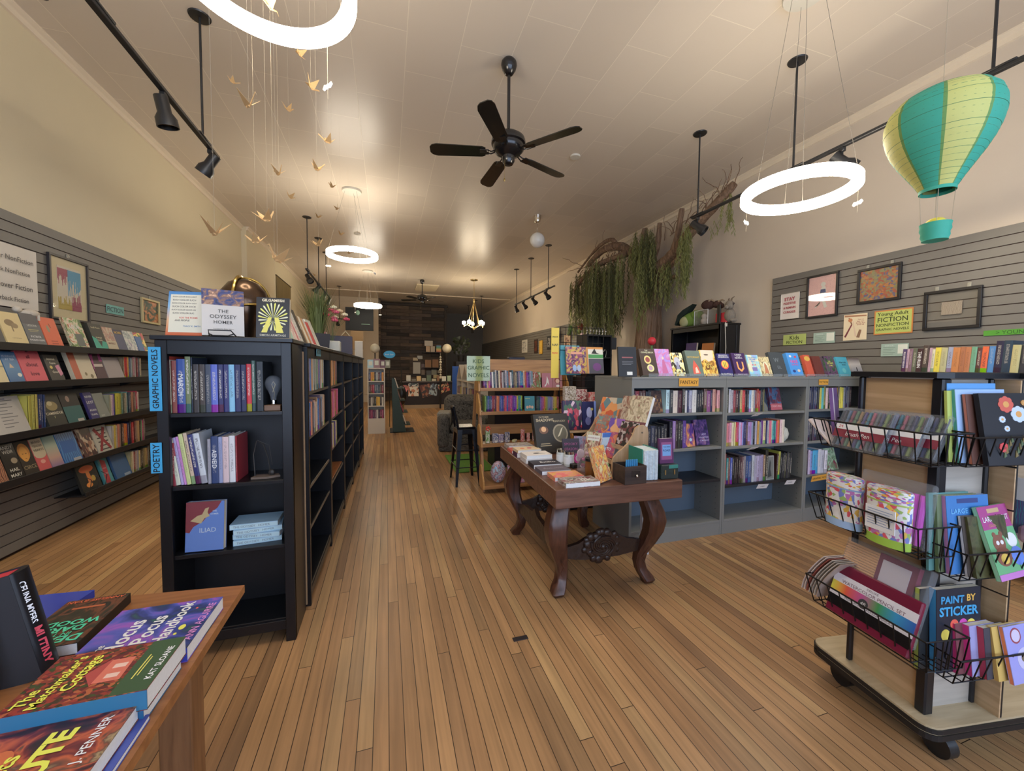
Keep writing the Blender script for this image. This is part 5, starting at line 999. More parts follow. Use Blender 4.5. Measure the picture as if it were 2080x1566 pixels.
lbook(3.38, 3.695, z, 'large white back cover with blue and grey print, third ledge', P('a8a298'), tuple(('rect', .42, .88-i*.085, .42+.4*(1-(i*3 % 5)*.12), .9-i*.085, '6a6864') for i in range(9))+(('text', 'Rick Steves', .55, .94, .4, .04, '3a3c70'), ('disc', .15, .45, .12, .06, '3a6a98'), ('disc', .12, .2, .1, .07, '8a8a90')), h=.27)
row((-2.43, 3.70, z), rad(90), [('a8a03a', .028), ('b0aa48', .028), ('b0a048', .022), ('2e3a60', .026), ('34426a', .026), ('2c3c62', .02)], 'third left wall ledge', 'books spine out on the left wall', h=.265, d=.13, hj=.006)
lbook(3.855, 4.035, z, 'dark CAMBRIDGE book with pale flourishes, third ledge', P('2c2c24'), (('disc', .5, .64, .3, .14, '8a7a4a'), ('disc', .42, .72, .14, .07, 'b0a478'), ('text', 'CAMBRIDGE', .5, .42, .9, .08, 'c8c0a8'), ('text', 'V', .45, .3, .2, .08, '8a8a60')), h=.26)
lbook(4.04, 4.235, z, 'black over teal book with a white label, third ledge', P('24201e'), (('rect', 0, 0, 1, .58, '245a58'), ('disc', .4, .82, .1, .1, '8a7060'), ('rect', .55, .06, .9, .15, 'a8a498')), h=.255)
lbook(4.30, 4.40, z, 'narrow indigo book with stacked white letters, third ledge', P('3a3468'), (('text', 'NEVER', .5, .84, .8, .12, 'c8c8c8'), ('text', 'LOST', .5, .64, .8, .14, 'c8c8c8'), ('text', 'AGAIN', .5, .36, .8, .12, 'c8c8c8'), ('text', 'TRAVEL', .5, .2, .8, .09, 'c8c8c8')), h=.25)
lbook(4.405, 4.54, z, 'grey-green back cover paperback, third ledge', P('7a7e74'), (('rect', .15, .1, .5, .16, '9a9a90'),), h=.235)
row((-2.43, 4.55, z), rad(90), [('8a8a70', .022), ('c8b8a8', .024), ('a888a0', .02), ('3a3a80', .022), ('b0a828', .06), ('9a9428', .03), ('5a7a68', .03), ('6a6a50', .026), ('9a8a70', .02), ('5a8a88', .026), ('3a4a58', .028), ('4a5060', .022), ('b07858', .03), ('6a4a40', .024), ('7a6a60', .024), ('a82e48', .026), ('c0a898', .02)], 'third left wall ledge right part', 'books spine out on the left wall', h=.22, d=.13)
z = LZ[3]
lbook(3.30, 3.505, z, 'brown clouded book cut by the left edge, lowest long ledge', art('lb_f', ['4a2e28', '9a6040', 'b88058', '5a3a30'], 3, 'wave', seed=25), h=.25)
lbook(3.51, 3.63, z, 'black book with spaced white capitals, lowest long ledge', P('26221e'), (('text', 'ANDY', .5, .90, .85, .09, 'b8b4a4'), ('text', 'WEIR', .5, .78, .85, .09, 'b8b4a4'), ('disc', .7, .52, .2, .08, '8a7a60'), ('text', 'HAIL', .5, .28, .85, .09, 'b8b4a4'), ('text', 'MARY', .5, .13, .85, .09, 'b8b4a4')), h=.255)
lbook(3.632, 3.75, z, 'orange stylised face book with thin lettering, lowest long ledge', P('2c241c'), (('disc', .45, .68, .4, .25, 'b0701e'), ('disc', .42, .62, .28, .22, 'c08428'), ('rect', .28, .62, .38, .64, '5a3414'), ('rect', .5, .62, .6, .64, '5a3414'), ('rect', .4, .48, .5, .495, '8a3a1c'), ('text', 'CIRCE', .5, .24, .9, .12, '8a7a58')), h=.255)
lbook(3.752, 3.86, z, 'cream and coral book with hand-lettered title, lowest long ledge', P('b84a48'), (('rect', 0, .5, 1, 1, 'b0a080'), ('disc', .5, .5, .45, .1, 'b0a080'), ('text', 'BROAD', .5, .9, .7, .08, '3a3024'), ('text', 'TENDER', .5, .78, .8, .08, '3a3024'), ('text', 'HEARTS', .5, .66, .8, .08, '3a3024'), ('disc', .5, .3, .2, .06, 'c88a78')), h=.25)
lbook(3.865, 3.98, z, 'soft teal to pink gradient book, lowest long ledge', art('lb_g', ['7a6088', 'b08a78', '98a088', '5a8a80'], 1, 'grad'), h=.25)
lbook(3.985, 4.18, z, 'bright blue watery back cover with a white label, lowest long ledge', art('lb_h', ['1e4e88', '2e6aa8', '3a7ab0'], 3, 'wave', seed=26), (('rect', .12, .35, .85, .75, '2a5a98'), ('rect', .5, .04, .92, .14, '9a9a9c')), h=.25)
lbook(4.20, 4.36, z, 'maroon and gold patterned tall book, lowest long ledge', art('lb_i', ['4a1e1e', '8a5a40', 'b09a80', '3a1a18'], 7, 'cells', seed=27), h=.26)
lbook(4.37, 4.568, z, 'white book with a big red X over black bars, lowest long ledge', P('a8a494'), tuple(('rect', .2, .12+i*.14, .85, .16+i*.14, '2e2a28') for i in range(6))+(('poly', [(.1, .1), (.25, .08), (.9, .9), (.75, .95)], '8a2028'), ('poly', [(.8, .08), (.92, .15), (.25, .95), (.1, .88)], '8a2028')), h=.25)
row((-2.43, 4.58, z), rad(90), [('b8b0a0', .026), ('c0a838', .028), ('b8a890', .022), ('b06a50', .028), ('9a7868', .024), ('4a3a34', .026), ('7a4a38', .022), ('c06a20', .03), ('b85a30', .022), ('24305a', .03), ('2a2430', .034), ('a82e30', .04), ('6a3a38', .022), ('8a6a50', .03), ('b08a58', .034), ('3a2e28', .026), ('6a8a60', .022), ('b0286a', .022), ('8a7060', .02), ('4a4a50', .02)], 'lowest long left wall ledge', 'books spine out on the left wall', h=.23, d=.13)
# the short fifth ledge
t = thing('wall_ledge', 'short black wire ledge low on the left slatwall behind the bookcase', 'wall shelf', (-2.60, 4.65, 0.31), 0, 'black ledges on the left slatwall')
b = MB(); b.bbox(0.0, 0.20, -0.5, 1.5, -0.012, -0.004, 0.002); b.bbox(0.196, 0.204, -0.5, 1.5, -0.02, 0.02, 0.002); b.build('ledge_tray', M_LEDGE, t)
b = MB(); [b.tube([(0, y_, -0.01), (0.22, y_, -0.02), (0.24, y_, 0.12), (0.2, y_, 0.15)], 0.003, 5) for y_ in (-0.49, -0.40, -0.30)]; b.build('wire_guards', M_BLK, t)
z = 0.3065
lbook(4.17, 4.40, z, 'black book with a bright orange mushroom, short low ledge', P('20201a'), (('disc', .5, .75, .36, .12, 'c85a1e'), ('poly', [(.42, .7), (.58, .7), (.62, .3), (.4, .3)], 'b86a28'), ('disc', .4, .22, .16, .08, 'd08028'), ('disc', .7, .4, .1, .1, 'a88a30')), h=.26)
lbook(4.44, 4.56, z, 'teal book with a red name panel, short low ledge', P('3a8088'), (('poly', [(.1, .05), (.6, .05), (.75, .85), (.25, .95)], 'a02e38'), ('text', 'IT ENDS', .4, .6, .4, .07, 'c89a9a'), ('text', 'HERE', .42, .4, .4, .07, 'c89a9a')), h=.25)
lbook(4.60, 4.83, z, 'plain denim blue back cover with white label, short low ledge', P('345a84'), (('rect', .5, .06, .9, .16, '8a98a8'),), h=.24)
row((-2.43, 4.84, z), rad(90), [('b0a878', .026), ('c8b8a0', .026), ('8a3a34', .03), ('a89080', .02), ('8a8a98', .03), ('c0b070', .024), ('5a4a38', .022), ('3a3428', .03), ('7a6a48', .026), ('a08a50', .026), ('8a6a3a', .03), ('5a5a50', .03)], 'short low left wall ledge', 'books spine out on the left wall', h=.22, d=.13)
# signs and pictures
def frame(label, loc, rz, w, h, fw_, fm, inner, mat_=None, matw=0.0, depth=0.02, glass=True, cat='picture', clips=0, group=None, open_=False):
    t = thing('framed_picture', label, cat, loc, rz, group)
    b = MB(); x = w/2; zz = h/2
    for a in ((-x, x, zz-fw_, zz), (-x, x, -zz, -zz+fw_), (-x, -x+fw_, -zz+fw_, zz-fw_), (x-fw_, x, -zz+fw_, zz-fw_)): b.bbox(a[0], a[1], -depth, 0, a[2], a[3], 0.002)
    b.build('frame', fm, t)
    if not open_:
        b = MB(); b.box(-x+fw_, x-fw_, -0.006, -0.002, -zz+fw_, zz-fw_); b.build('mount' if mat_ else 'artwork', mat_ or inner, t)
        if mat_: b = MB(); b.box(-x+fw_+matw, x-fw_-matw, -0.008, -0.006, -zz+fw_+matw*1.2, zz-fw_-matw*0.9); b.build('artwork', inner, t)
    if glass:
        b = MB(); b.box(-x+fw_, x-fw_, -0.0125, -0.0115, -zz+fw_, zz-fw_); b.build('glass', M_GLASS, t)
    for k in range(clips):
        cx_ = (k-(clips-1)/2)*w*0.55; b = MB(); b.bbox(cx_-0.012, cx_+0.012, -0.006, 0.0, zz-0.004, zz+0.035, 0.001); b.tube([(cx_-0.008, -0.008, zz+0.03), (cx_, -0.018, zz+0.012), (cx_+0.008, -0.008, zz+0.03)], 0.0025, 5); b.build('clip', clear('clip_plastic', 'd8d4c0', .55, .9), t)
    return t
M_PAPERW = mat('white_paper', 'c4bdb0', 0.7, k=1.45, noise=0.03, scale=6)
XW = -2.598
o = sign('white paper list of book sections on the left slatwall', (XW, 3.88, 2.03), rad(90), 0.36, 0.42, M_PAPERW, P('3a3834'), [], th=0.001) if False else None
b = MB(); n_ = 12
for i in range(n_):
    y0_ = -0.42+0.60*i/n_; y1_ = -0.42+0.60*(i+1)/n_; c0_ = 0.004+0.012*(i/n_)**3+0.002*math.sin(i); c1_ = 0.004+0.012*((i+1)/n_)**3+0.002*math.sin(i+1)
    b.add([(c0_, y0_, -0.225), (c1_, y1_, -0.225), (c1_, y1_, 0.225), (c0_, y0_, 0.225), (c0_-0.001, y0_, -0.225), (c1_-0.001, y1_, -0.225), (c1_-0.001, y1_, 0.225), (c0_-0.001, y0_, 0.225)], [(0, 1, 2, 3), (7, 6, 5, 4), (3, 2, 6, 7), (0, 4, 5, 1)]+([(0, 3, 7, 4)] if i == 0 else [])+([(1, 5, 6, 2)] if i == n_-1 else []))
o = b.build('paper_sign', M_PAPERW, None, False, (XW, 3.88, 2.035)); tag(o, 'white paper list of fiction and nonfiction sections on the left slatwall', 'sign')
for i, s_ in enumerate(('Hardcover NonFiction', 'Paperback NonFiction', 'Hardcover Fiction', 'Paperback Fiction')):
    wd = 0.47 if i < 2 else 0.40
    letters(s_, wd, 0.042, P('3e3c3a'), o, (0.0175 if i < 2 else 0.016, 0.145-wd/2-(0.0 if i < 2 else 0.012), 0.13-i*0.1), (0, 1, 0), (0, 0, 1), bold=0.004)
FA = frame('tall framed pink and blue abstract painting with cream mount on the left slatwall', (XW, 4.40, 2.035), rad(90), 0.44, 0.53, 0.018, mat('dark_slim_frame', '3a3638', .4, k=.9), P('c0b8a4'), P('beb28c'), 0.07, clips=1)
ABST = [c for c in FA.children if c.name.startswith('artwork')][0]
random.seed(44)
def brush(x0, x1, z0, z1, n, c, down):
    g = MB()
    for k in range(n):
        xa = x0+(x1-x0)*k/n; xb = xa+(x1-x0)/n*1.02; l = random.uniform(.35, 1.0)
        if down: g.box(xa, xb, -.0088, -.008, z1-(z1-z0)*l, z1)
        else: g.box(xa, xb, -.0088, -.008, z0, z0+(z1-z0)*l)
    g.build('paint_strokes', c, ABST)['kind'] = 'stuff'
brush(-.13, -.02, .02, .165, 22, P('98485c'), True); brush(-.02, .13, -.06, .165, 26, P('4a90b0'), True); brush(-.13, .02, -.175, -.06, 22, P('a89440'), False); brush(.02, .13, -.175, -.02, 20, P('904058'), False)
sign('small teal FICTION sign on the left slatwall', (XW+.004, 5.0, 1.945), rad(90), 0.27, 0.085, mat('teal_card', '62aaa4', 0.5, k=1.2, noise=0), P('24404a'), ['FICTION'], bold=.02)
frame('small cream-framed picture of an orange flower on the left slatwall', (XW, 5.61, 2.01), rad(90), 0.36, 0.28, 0.022, P('b0a070'), art('flowerpic', ['1e2a1e', '2a4030', '3a5038', 'b06a30', 'c88858', '24301e'], 2.4, seed=32), clips=1)
frame('second small framed picture half hidden by the books on the black case', (XW, 6.22, 2.0), rad(90), 0.30, 0.30, 0.02, P('5a5030'), art('flowerpic2', ['2a3424', '5a5a38', '8a7a48'], 3, seed=33), clips=1)
t = thing('figurine', 'small white toy sheep figure on the top left wall ledge', 'ornament', (-2.50, 3.85, 1.74), 1.2); b = MB(); b.ball((0, 0, 0.03), 0.04, 12, 8, sc=(1.5, .7, .7)); b.ball((-0.07, 0, 0.05), 0.025, 10, 7); [b.cyl((x_, y_, -0.02), (x_, y_, 0.02), 0.008, n=6) for x_ in (-.03, .04) for y_ in (-.015, .015)]; b.build('body', mat('white_fleece', 'b8ae9c', .9, bump=.5, scale=90), t, True)
# wooden banner farther along the left wall
t = thing('wall_banner', 'tall hanging wooden-slat banner high on the left wall', 'banner', (-2.555, 11.7, 3.1)); b = MB(); b.box(0, 0.012, -0.75, 0.75, -0.85, 0.5); b.build('cloth', wood('banner_cloth', '6e5e3a', '8a7848', k=1.1, axis='Z'), t); b = MB(); b.cyl((0.01, -0.78, 0.5), (0.01, 0.78, 0.5), 0.014, n=8); b.build('rod', P('3a3020'), t)
# ================================================================== RIGHT WALL signs and pictures
XRW = 4.645; RZ = rad(-90)
M_BF = mat('black_frame', '221f20', .4, k=.8, noise=0)
t = frame('white STAY POSITIVE print on the right slatwall', (XRW, 3.535, 2.17), RZ, 0.225, 0.31, 0.004, P('c8c0b4'), P('c8c0b8'), depth=0.012, glass=False)
for i, s_ in enumerate(('STAY', 'POSITIVE', '& REMAIN', 'CURIOUS')): letters(s_, .15, .042, P('a03848'), t, (0, -0.0125, .085-i*.052), bold=.03)
t = frame('black-framed pink print of a pale figure walking, right slatwall', (XRW, 3.17, 2.232), RZ, 0.335, 0.48, 0.022, M_BF, art('pinkprint', ['b89090', 'c8a09c', 'b08486'], 30, seed=34), clips=0)
b = MB(); b.prism([(-.03, -.1), (.0, -.02), (-.02, .06), (.0, .10), (.03, .10), (.045, .05), (.02, -.02), (.06, -.13), (.03, -.14), (.0, -.05), (-.06, -.13), (-.08, -.12)], -.0075, -.006, 'xz'); b.prism(circ(.025, 14, .01, .125), -.0075, -.006, 'xz'); b.build('figure', P('b8b8b0'), t)
b = MB(); b.prism([(-.02, .03), (.04, .03), (.035, .07), (-.015, .07)], -.0085, -.0075, 'xz'); b.build('figure_scarf', P('2e3a68'), t)
frame('black-framed orange and blue mirrored pattern print, right slatwall', (XRW, 2.64, 2.255), RZ, 0.365, 0.35, 0.024, M_BF, art('ornpat', ['a8622c', '8a7a5a', '5a5a88', 'a84a38', '8a8a58', 'b87838'], 16, 'cells', k=1.1, seed=35), clips=2)
t = frame('black see-through frame holding a small grey forest photo, right slatwall', (XRW, 2.10, 1.935), RZ, 0.365, 0.345, 0.024, M_BF, None, clips=2, open_=True)
b = MB(); b.box(-.062, .068, -.011, -.008, -.045, .065); b.build('artwork', art('forest', ['4a4038', 'a89a88', 'c0b4a0', '5a4c40'], 5, 'wave', seed=36), t)
sign('green Kids FICTION sign on the right slatwall', (XRW-.004, 3.465, 1.762), RZ, 0.275, 0.125, mat('lime_card', 'a8b860', .5, k=1.25, noise=0), P('30381e'), [('Kids', 1.3), ('FICTION', 1)], bold=.01)
def flyer(label, y, z, w, h, rot=0):
    o = sign(label, (XRW-.006, y, z), RZ, w, h, P('8ea498'), P('4a5650'), [], th=.001, name='flyer', cat='flyer', group='grey-green flyers on the right slatwall')
    g = MB(); [g.box(-w*.42, -w*.42+w*.45*(1-(i % 3)*.15), -.0006, 0, h*(.2-i*.13)-.002, h*(.2-i*.13)+.001) for i in range(5)]; g.build('print_lines', P('5a6a60'), o)
    g = MB(); g.box(w*.12, w*.46, -.0006, 0, -h*.3, h*.42); g.build('print_panel', P('c4c8bc'), o)
    letters('BOOK CLUB', w*.3, h*.09, P('dce0d4'), o, (-w*.2, -.0008, h*.34)); return o
flyer('grey-green flyer beside the Kids sign on the right slatwall', 3.13, 1.76, .225, .12)
flyer('grey-green flyer just above the row of books on the rolling rack', 2.485, 1.60, .215, .12)
o = sign('cream poster of hands reaching for a basketball, right slatwall', (XRW-.004, 2.83, 1.85), RZ, .215, .27, P('c8b898'), P('7a2a30'), [], th=.001, name='poster', cat='poster')
for i_, (ax, az, bx, bz, w_, c_) in enumerate(((-.09, -.10, -.03, .03, .018, '6a2a34'), (-.03, .03, -.06, .10, .012, '7a5038'), (.01, -.10, -.02, .06, .016, 'c0a890'), (.03, -.11, .05, -.03, .03, '7a5a44'), (-.10, .12, .10, .11, .018, '9a6a4a'))):
    g = MB(); d_ = Vector((bx-ax, bz-az)).normalized()*w_*.5; g.prism([(ax-d_.y, az+d_.x), (ax+d_.y, az-d_.x), (bx+d_.y*.7, bz-d_.x*.7), (bx-d_.y*.7, bz+d_.x*.7)], -.0005-.0001*i_, 0, 'xz'); g.build('printed_arm', P(c_), o)
g = MB(); g.prism(circ(.02, 16, -.045, .075), -.0012, 0, 'xz'); g.build('printed_ball', P('b07048'), o)
for i_, s_ in enumerate(('They can', 'ban our', 'books but', 'not us')): letters(s_, .08, .014, P('8a3030'), o, (.05, -.0014, .075-i_*.017))
o = sign('orange-bordered green Young Adult FICTION sign, right slatwall', (XRW-.004, 2.51, 1.872), RZ, .305, .235, mat('orange_border_card', 'c87a30', .5, k=1.2, noise=0), INK, [], th=.003, name='sign')
g = MB(); g.box(-.142, .142, -.001, 0, -.106, .106); g.build('green_panel', mat('lime_card2', 'b0bc58', .5, k=1.2, noise=0), o)
for s_, w_, h_, z_ in (('Young Adult', .26, .045, .075), ('FICTION', .25, .046, .025), ('NONFICTION', .255, .034, -.027), ('GRAPHIC NOVELS', .26, .028, -.07)): letters(s_, w_, h_, P('2e3a1e'), o, (-.004, -.0016, z_), bold=.012)
sign('bright green YOUNG ADULT strip near the right edge of the photo', (XRW-.004, 1.60, 1.71), RZ, .60, .042, mat('green_strip', '4a9a1e', .5, k=1.2, noise=0), P('1e4a10'), ['> YOUNG ADULT BOOKS'])
# ================================================================== BLACK CABINET BEHIND THE GREY CASES
CAB = thing('bookcase', 'black cabinet against the right wall with soft toys on top', 'bookcase', (4.35, 4.28, 0), 0)
b = MB(); b.bbox(-0.015, 0.35, -0.015, 0.985, 2.02, 2.045, .003); b.build('top_board', M_BC, CAB)
for y_ in (0, 0.94): b = MB(); b.bbox(0, 0.34, y_, y_+0.03, 0, 2.02, .002); b.bbox(0.0, 0.06, y_-.006, y_+.034, 0, 2.02, .002); b.bbox(0.28, 0.34, y_-.006, y_+.034, 0, 2.02, .002); b.build('side_panel', M_BC, CAB)
b = MB(); b.box(0.32, 0.338, 0.03, 0.94, 0, 2.02); b.build('back_panel', M_BCIN, CAB)
b = MB(); b.box(0.0, 0.02, 0.03, 0.94, 1.96, 2.02); b.build('top_rail', M_BC, CAB)
for z in (.1, .48, .86, 1.24, 1.50): b = MB(); b.bbox(.005, .318, .031, .939, z-.02, z, .002); b.build('shelf', M_BC, CAB)
face_book('purple box standing in the black cabinet behind the grey bookcases', (4.45, 4.95, 1.5005), rad(-90), .1, .22, .30, .03, P('4a3a68'), group='boxes in the black cabinet')
face_book('orange box standing in the black cabinet behind the grey bookcases', (4.45, 4.62, 1.5005), rad(-90), .1, .22, .28, .03, P('b06a28'), group='boxes in the black cabinet')
M_GP = mat('green_plush', '6a8a2e', .9, k=1.25, bump=.6, scale=120, noise=.15)
t = thing('soft_toy', 'big green plush frog with a dark leaf hat on the black cabinet', 'soft toy', (4.52, 5.03, 2.0455), 0.2)
b = MB(); b.ball((0, 0, .12), .15, 20, 12, sc=(.8, 1.15, .85)); b.ball((-.02, -.12, .17), .11, 16, 10, sc=(.8, 1, .8)); b.build('body', M_GP, t, True)
b = MB(); b.ball((-.10, .04, .09), .08, 14, 9, sc=(.5, 1, 1)); b.build('pale_belly', mat('pale_plush', 'a8a878', .9, k=1.2, bump=.5, scale=120), t, True)
b = MB(); b.prism([(.19, .05), (.14, .20), (.05, .27), (-.10, .33), (-.12, .34), (-.03, .22), (.06, .17), (.12, .10), (.17, .04)], -.13, -.02, 'yz'); b.build('leaf_hat', mat('dark_plush', '1e2e2a', .9, k=.9, bump=.4, scale=120), t)
t = thing('display_box', 'clear box with a small white figure on the black cabinet', 'box', (4.50, 4.70, 2.0455))
b = MB(); b.box(-.09, .09, -.13, .13, 0, .22); b.build('clear_case', clear('case_plastic', 'c8c4bc', .18, .9), t)
b = MB(); [b.cyl(p, q, .004, n=5) for p, q in (((-.09, -.13, 0), (-.09, -.13, .22)), ((-.09, .13, 0), (-.09, .13, .22)), ((-.09, -.13, .004), (-.09, .13, .004)), ((-.09, -.13, .22), (-.09, .13, .22)))]; b.build('bright_edges', P('d8d4cc', .3), t)
b = MB(); b.ball((0, .03, .07), .05, 12, 8); b.ball((0, .03, .14), .04, 12, 8); b.build('white_figure', P('b8aca0', .8), t, True)
M_BP = mat('brown_plush', '4a3028', .9, k=1.1, bump=.6, scale=120, noise=.2)
t = thing('soft_toy', 'dark brown plush moose with pale antlers lying on the clear box', 'soft toy', (4.50, 4.56, 2.27), .3)
b = MB(); b.ball((0, .08, .07), .08, 14, 9, sc=(.8, 1.3, .9)); b.ball((0, -.05, .06), .06, 14, 9, sc=(.9, 1.1, .9)); b.ball((-.02, -.12, .03), .04, 12, 8); b.build('body', M_BP, t, True)
b = MB(); b.tube([(-.03, -.03, .1), (-.04, .02, .13), (-.05, .05, .11)], .012, 7); b.tube([(-.03, -.08, .09), (-.04, -.14, .11), (-.05, -.17, .09)], .012, 7); b.build('antlers', mat('pale_plush2', 'a08a70', .9, k=1.1), t, True)
t = thing('toy_stand', 'tall dark phone-like stand with a red pouch on the black cabinet', 'ornament', (4.46, 4.42, 2.0455))
b = MB(); b.bbox(-.01, .01, -.03, .03, 0, .26, .004); b.build('dark_panel', P('16161a', .3, .8), t)
b = MB(); b.bbox(.02, .05, -.11, .09, 0, .15, .012); b.build('red_pouch', P('b8222e', .5), t)
M_GPl = mat('grey_plush', '8a8072', .9, k=1.2, bump=.6, scale=110, noise=.25)
t = thing('soft_toy', 'shaggy grey plush goat with horns at the cabinet corner', 'soft toy', (4.53, 4.30, 2.0455), -.3)
b = MB(); b.ball((0, 0, .10), .08, 16, 10, sc=(.9, .9, 1.2)); b.ball((-.02, -.02, .24), .06, 14, 9, sc=(.9, 1, 1.1)); b.ball((-.07, -.04, .21), .03, 10, 7); [b.ball((.02, y_, .03), .035, 10, 7, sc=(1.4, .8, .7)) for y_ in (-.06, .06)]; b.build('body', M_GPl, t, True)
for y_ in (-.04, .04): b = MB(); b.tube([(-.01, y_*.7, .28), (0, y_, .33), (.02, y_*1.6, .35)], [.013, .01, .004], 7); b.build('horn', P('6a5a48'), t, True)
for y_ in (-.07, .07): b = MB(); b.ball((0, y_, .25), .028, 10, 7, sc=(.4, 1.2, .6)); b.build('ear', P('4a4448'), t, True)
b = MB(); b.tube([(4.42, 4.26, 2.045), (4.40, 4.252, 2.02), (4.41, 4.25, 1.9), (4.425, 4.25, 1.7), (4.42, 4.25, 1.5), (4.43, 4.25, 1.2)], .005, 6); b.bbox(4.41, 4.43, 4.24, 4.26, 1.985, 2.03, .003)
tag(b.build('white_cable', P('c4beb0', .5), None, True), 'white plug and cable hanging down the side of the black cabinet', 'cable')
b = MB(); b.lathe([(.012, 0), (.012, 1.70)], n=8); o = b.build('stem', P('4a7a3a'), None, True, (0, 0, 0)); 
t = thing('red_flower', 'single red artificial tulip standing before the willow trunk', 'flower', (3.3, 4.35, 0)); o.parent = t
b = MB(); b.ball((0, 0, 1.76), .055, 14, 9); b.build('bloom', P('c02030', .4), t, True)
b = MB(); b.prism([(-.02, 1.2), (.0, 1.65), (.05, 1.55), (.03, 1.2)], -.004, .004, 'xz'); b.build('leaf', P('3a6a28'), t)
# ================================================================== ROLLING DISPLAY RACK (right foreground)
SO = Vector((1.79, .80)); SA = -math.atan2(.156, .987)
def SL(x, y, z): return (SO.x+x*.987+y*.156, SO.y-x*.156+y*.987, z)
M_MAPLE = wood('maple_panel', 'b08e62', 'c8a67a', k=1.15, rough=.4, axis='Y')
M_MAPLEX = wood('maple_panel_x', 'a8a094', 'bcb4a6', k=1.05, rough=.4, axis='X')
M_MAPLEB = wood('maple_base', 'b09a74', 'c4b08a', k=1.15, rough=.38, axis='X')
RK = thing('display_rack', 'rolling wooden slat display rack with black posts and wire baskets', 'display rack', SL(0, 0, 0), SA)
def outl_rr(x0, x1, y0, y1, r):
    p = []
    for cx_, cy_, a0 in ((x1-r, y1-r, 0), (x0+r, y1-r, 90), (x0+r, y0+r, 180), (x1-r, y0+r, 270)):
        for k in range(6): a = rad(a0+k*18); p.append((cx_+r*math.cos(a), cy_+r*math.sin(a)))
    return p
b = MB(); b.prism(outl_rr(.004, .85, .004, .47, .05), .144, .152, 'xy', 0); b.prism(outl_rr(.004, .85, .004, .47, .05), .124, .130, 'xy', 0); b.build('base_board', M_MAPLEB, RK)
b = MB(); b.prism(outl_rr(0, .854, 0, .474, .052), .129, .1445, 'xy'); b.prism(outl_rr(0, .854, 0, .474, .052), .104, .1235, 'xy'); b.build('base_edging', mat('black_rubber', '1e1e20', .5, k=.8, noise=0), RK)
for cx_, cy_ in ((.09, .38), (.12, .05), (.70, .06), (.70, .40)):
    b = MB(); b.cyl((cx_-.02, cy_, .045), (cx_+.02, cy_, .045), .045, n=20); b.bbox(cx_-.026, cx_+.026, cy_-.01, cy_+.05, .06, .104, .004); b.build('castor', mat('castor_black', '26282a', .35, k=.8, noise=0), RK, True)
def panelY(x, y0, y1, m, nm):   # slat panel facing -x
    b = MB(); b.box(x+.006, x+.014, y0, y1, .152, 1.37, 1); z = 1.37
    while z > .16: b.box(x, x+.006, y0, y1, max(.152, z-.148), z, 0); z -= .1545
    return b.build(nm, [m, P('1c1a1a', .5, .8)], RK)
panelY(.062, .085, .325, M_MAPLE, 'slat_panel')
def panelX(y, x0, x1, m):
    b = MB(); b.box(x0, x1, y+.006, y+.014, .152, 1.37, 1); z = 1.37
    while z > .16: b.box(x0, x1, y, y+.006, max(.152, z-.148), z, 0); z -= .1545
    return b.build('slat_panel', [m, P('1c1a1a', .5, .8)], RK)
panelX(.082, .075, .292, M_MAPLEX)
panelY(.307, .008, .082, M_MAPLE, 'slat_panel')
M_POST = mat('black_post', '1a1c22', .3, k=.9, noise=0)
for x0, x1, y0, y1 in ((.048, .086, .052, .088), (.046, .070, .322, .342), (.290, .304, .070, .096)):
    b = MB(); b.bbox(x0, x1, y0, y1, .152, 1.375, .005); b.build('post', M_POST, RK)
b = MB(); b.prism([(.03, .36), (.03, .06), (.06, .03), (.34, .03), (.34, -.04), (.60, -.04), (.60, .10), (.62, .36)], 1.375, 1.395, 'xy'); b.build('top_rail', M_POST, RK)
M_WIREB = mat('black_wire', '1c1c1e', .4, metal=.3, k=.8, noise=0)
def basket(x0, x1, y0, y1, zb, zt, fz=None, label='wire_basket', n1=9, n2=5, slope=0.0):
    """open wire basket, world = rack-local box; slope lets the outer rim hang lower"""
    b = MB(); r = .0022; e = .03
    def zz(x): return zt-slope*(x1-x)/(x1-x0) if slope else zt
    rim = [(x0, y0, zz(x0)), (x1, y0, zt), (x1, y1, zt), (x0, y1, zz(x0))]; bot = [(x0+e, y0+e*.5, zb), (x1, y0+e*.5, zb), (x1, y1-e*.5, zb), (x0+e, y1-e*.5, zb)]
    b.tube(rim, .0034, 6, close=True); b.tube(bot, r, 5, close=True)
    def L_(p, q, f): return tuple(p[i]+(q[i]-p[i])*f for i in range(3))
    for a, c, n in ((0, 3, n1), (1, 2, n1), (0, 1, n2), (3, 2, n2)):
        for k in range(n+1): b.cyl(L_(rim[a], rim[c], k/n), L_(bot[a], bot[c], k/n), r, n=5, caps=False)
    for k in range(n1+1): b.cyl(L_(bot[0], bot[3], k/n1), L_(bot[1], bot[2], k/n1), r, n=5, caps=False)
    for k in range(n2+1): b.cyl(L_(bot[0], bot[1], k/n2), L_(bot[3], bot[2], k/n2), r, n=5, caps=False)
    return b.build('wire_basket', M_WIREB, RK)
basket(-.115, .058, -.03, .385, 1.085, 1.195)
basket(-.115, .058, -.01, .395, .765, .875)
basket(-.115, .058, -.05, .39, .40, .515)
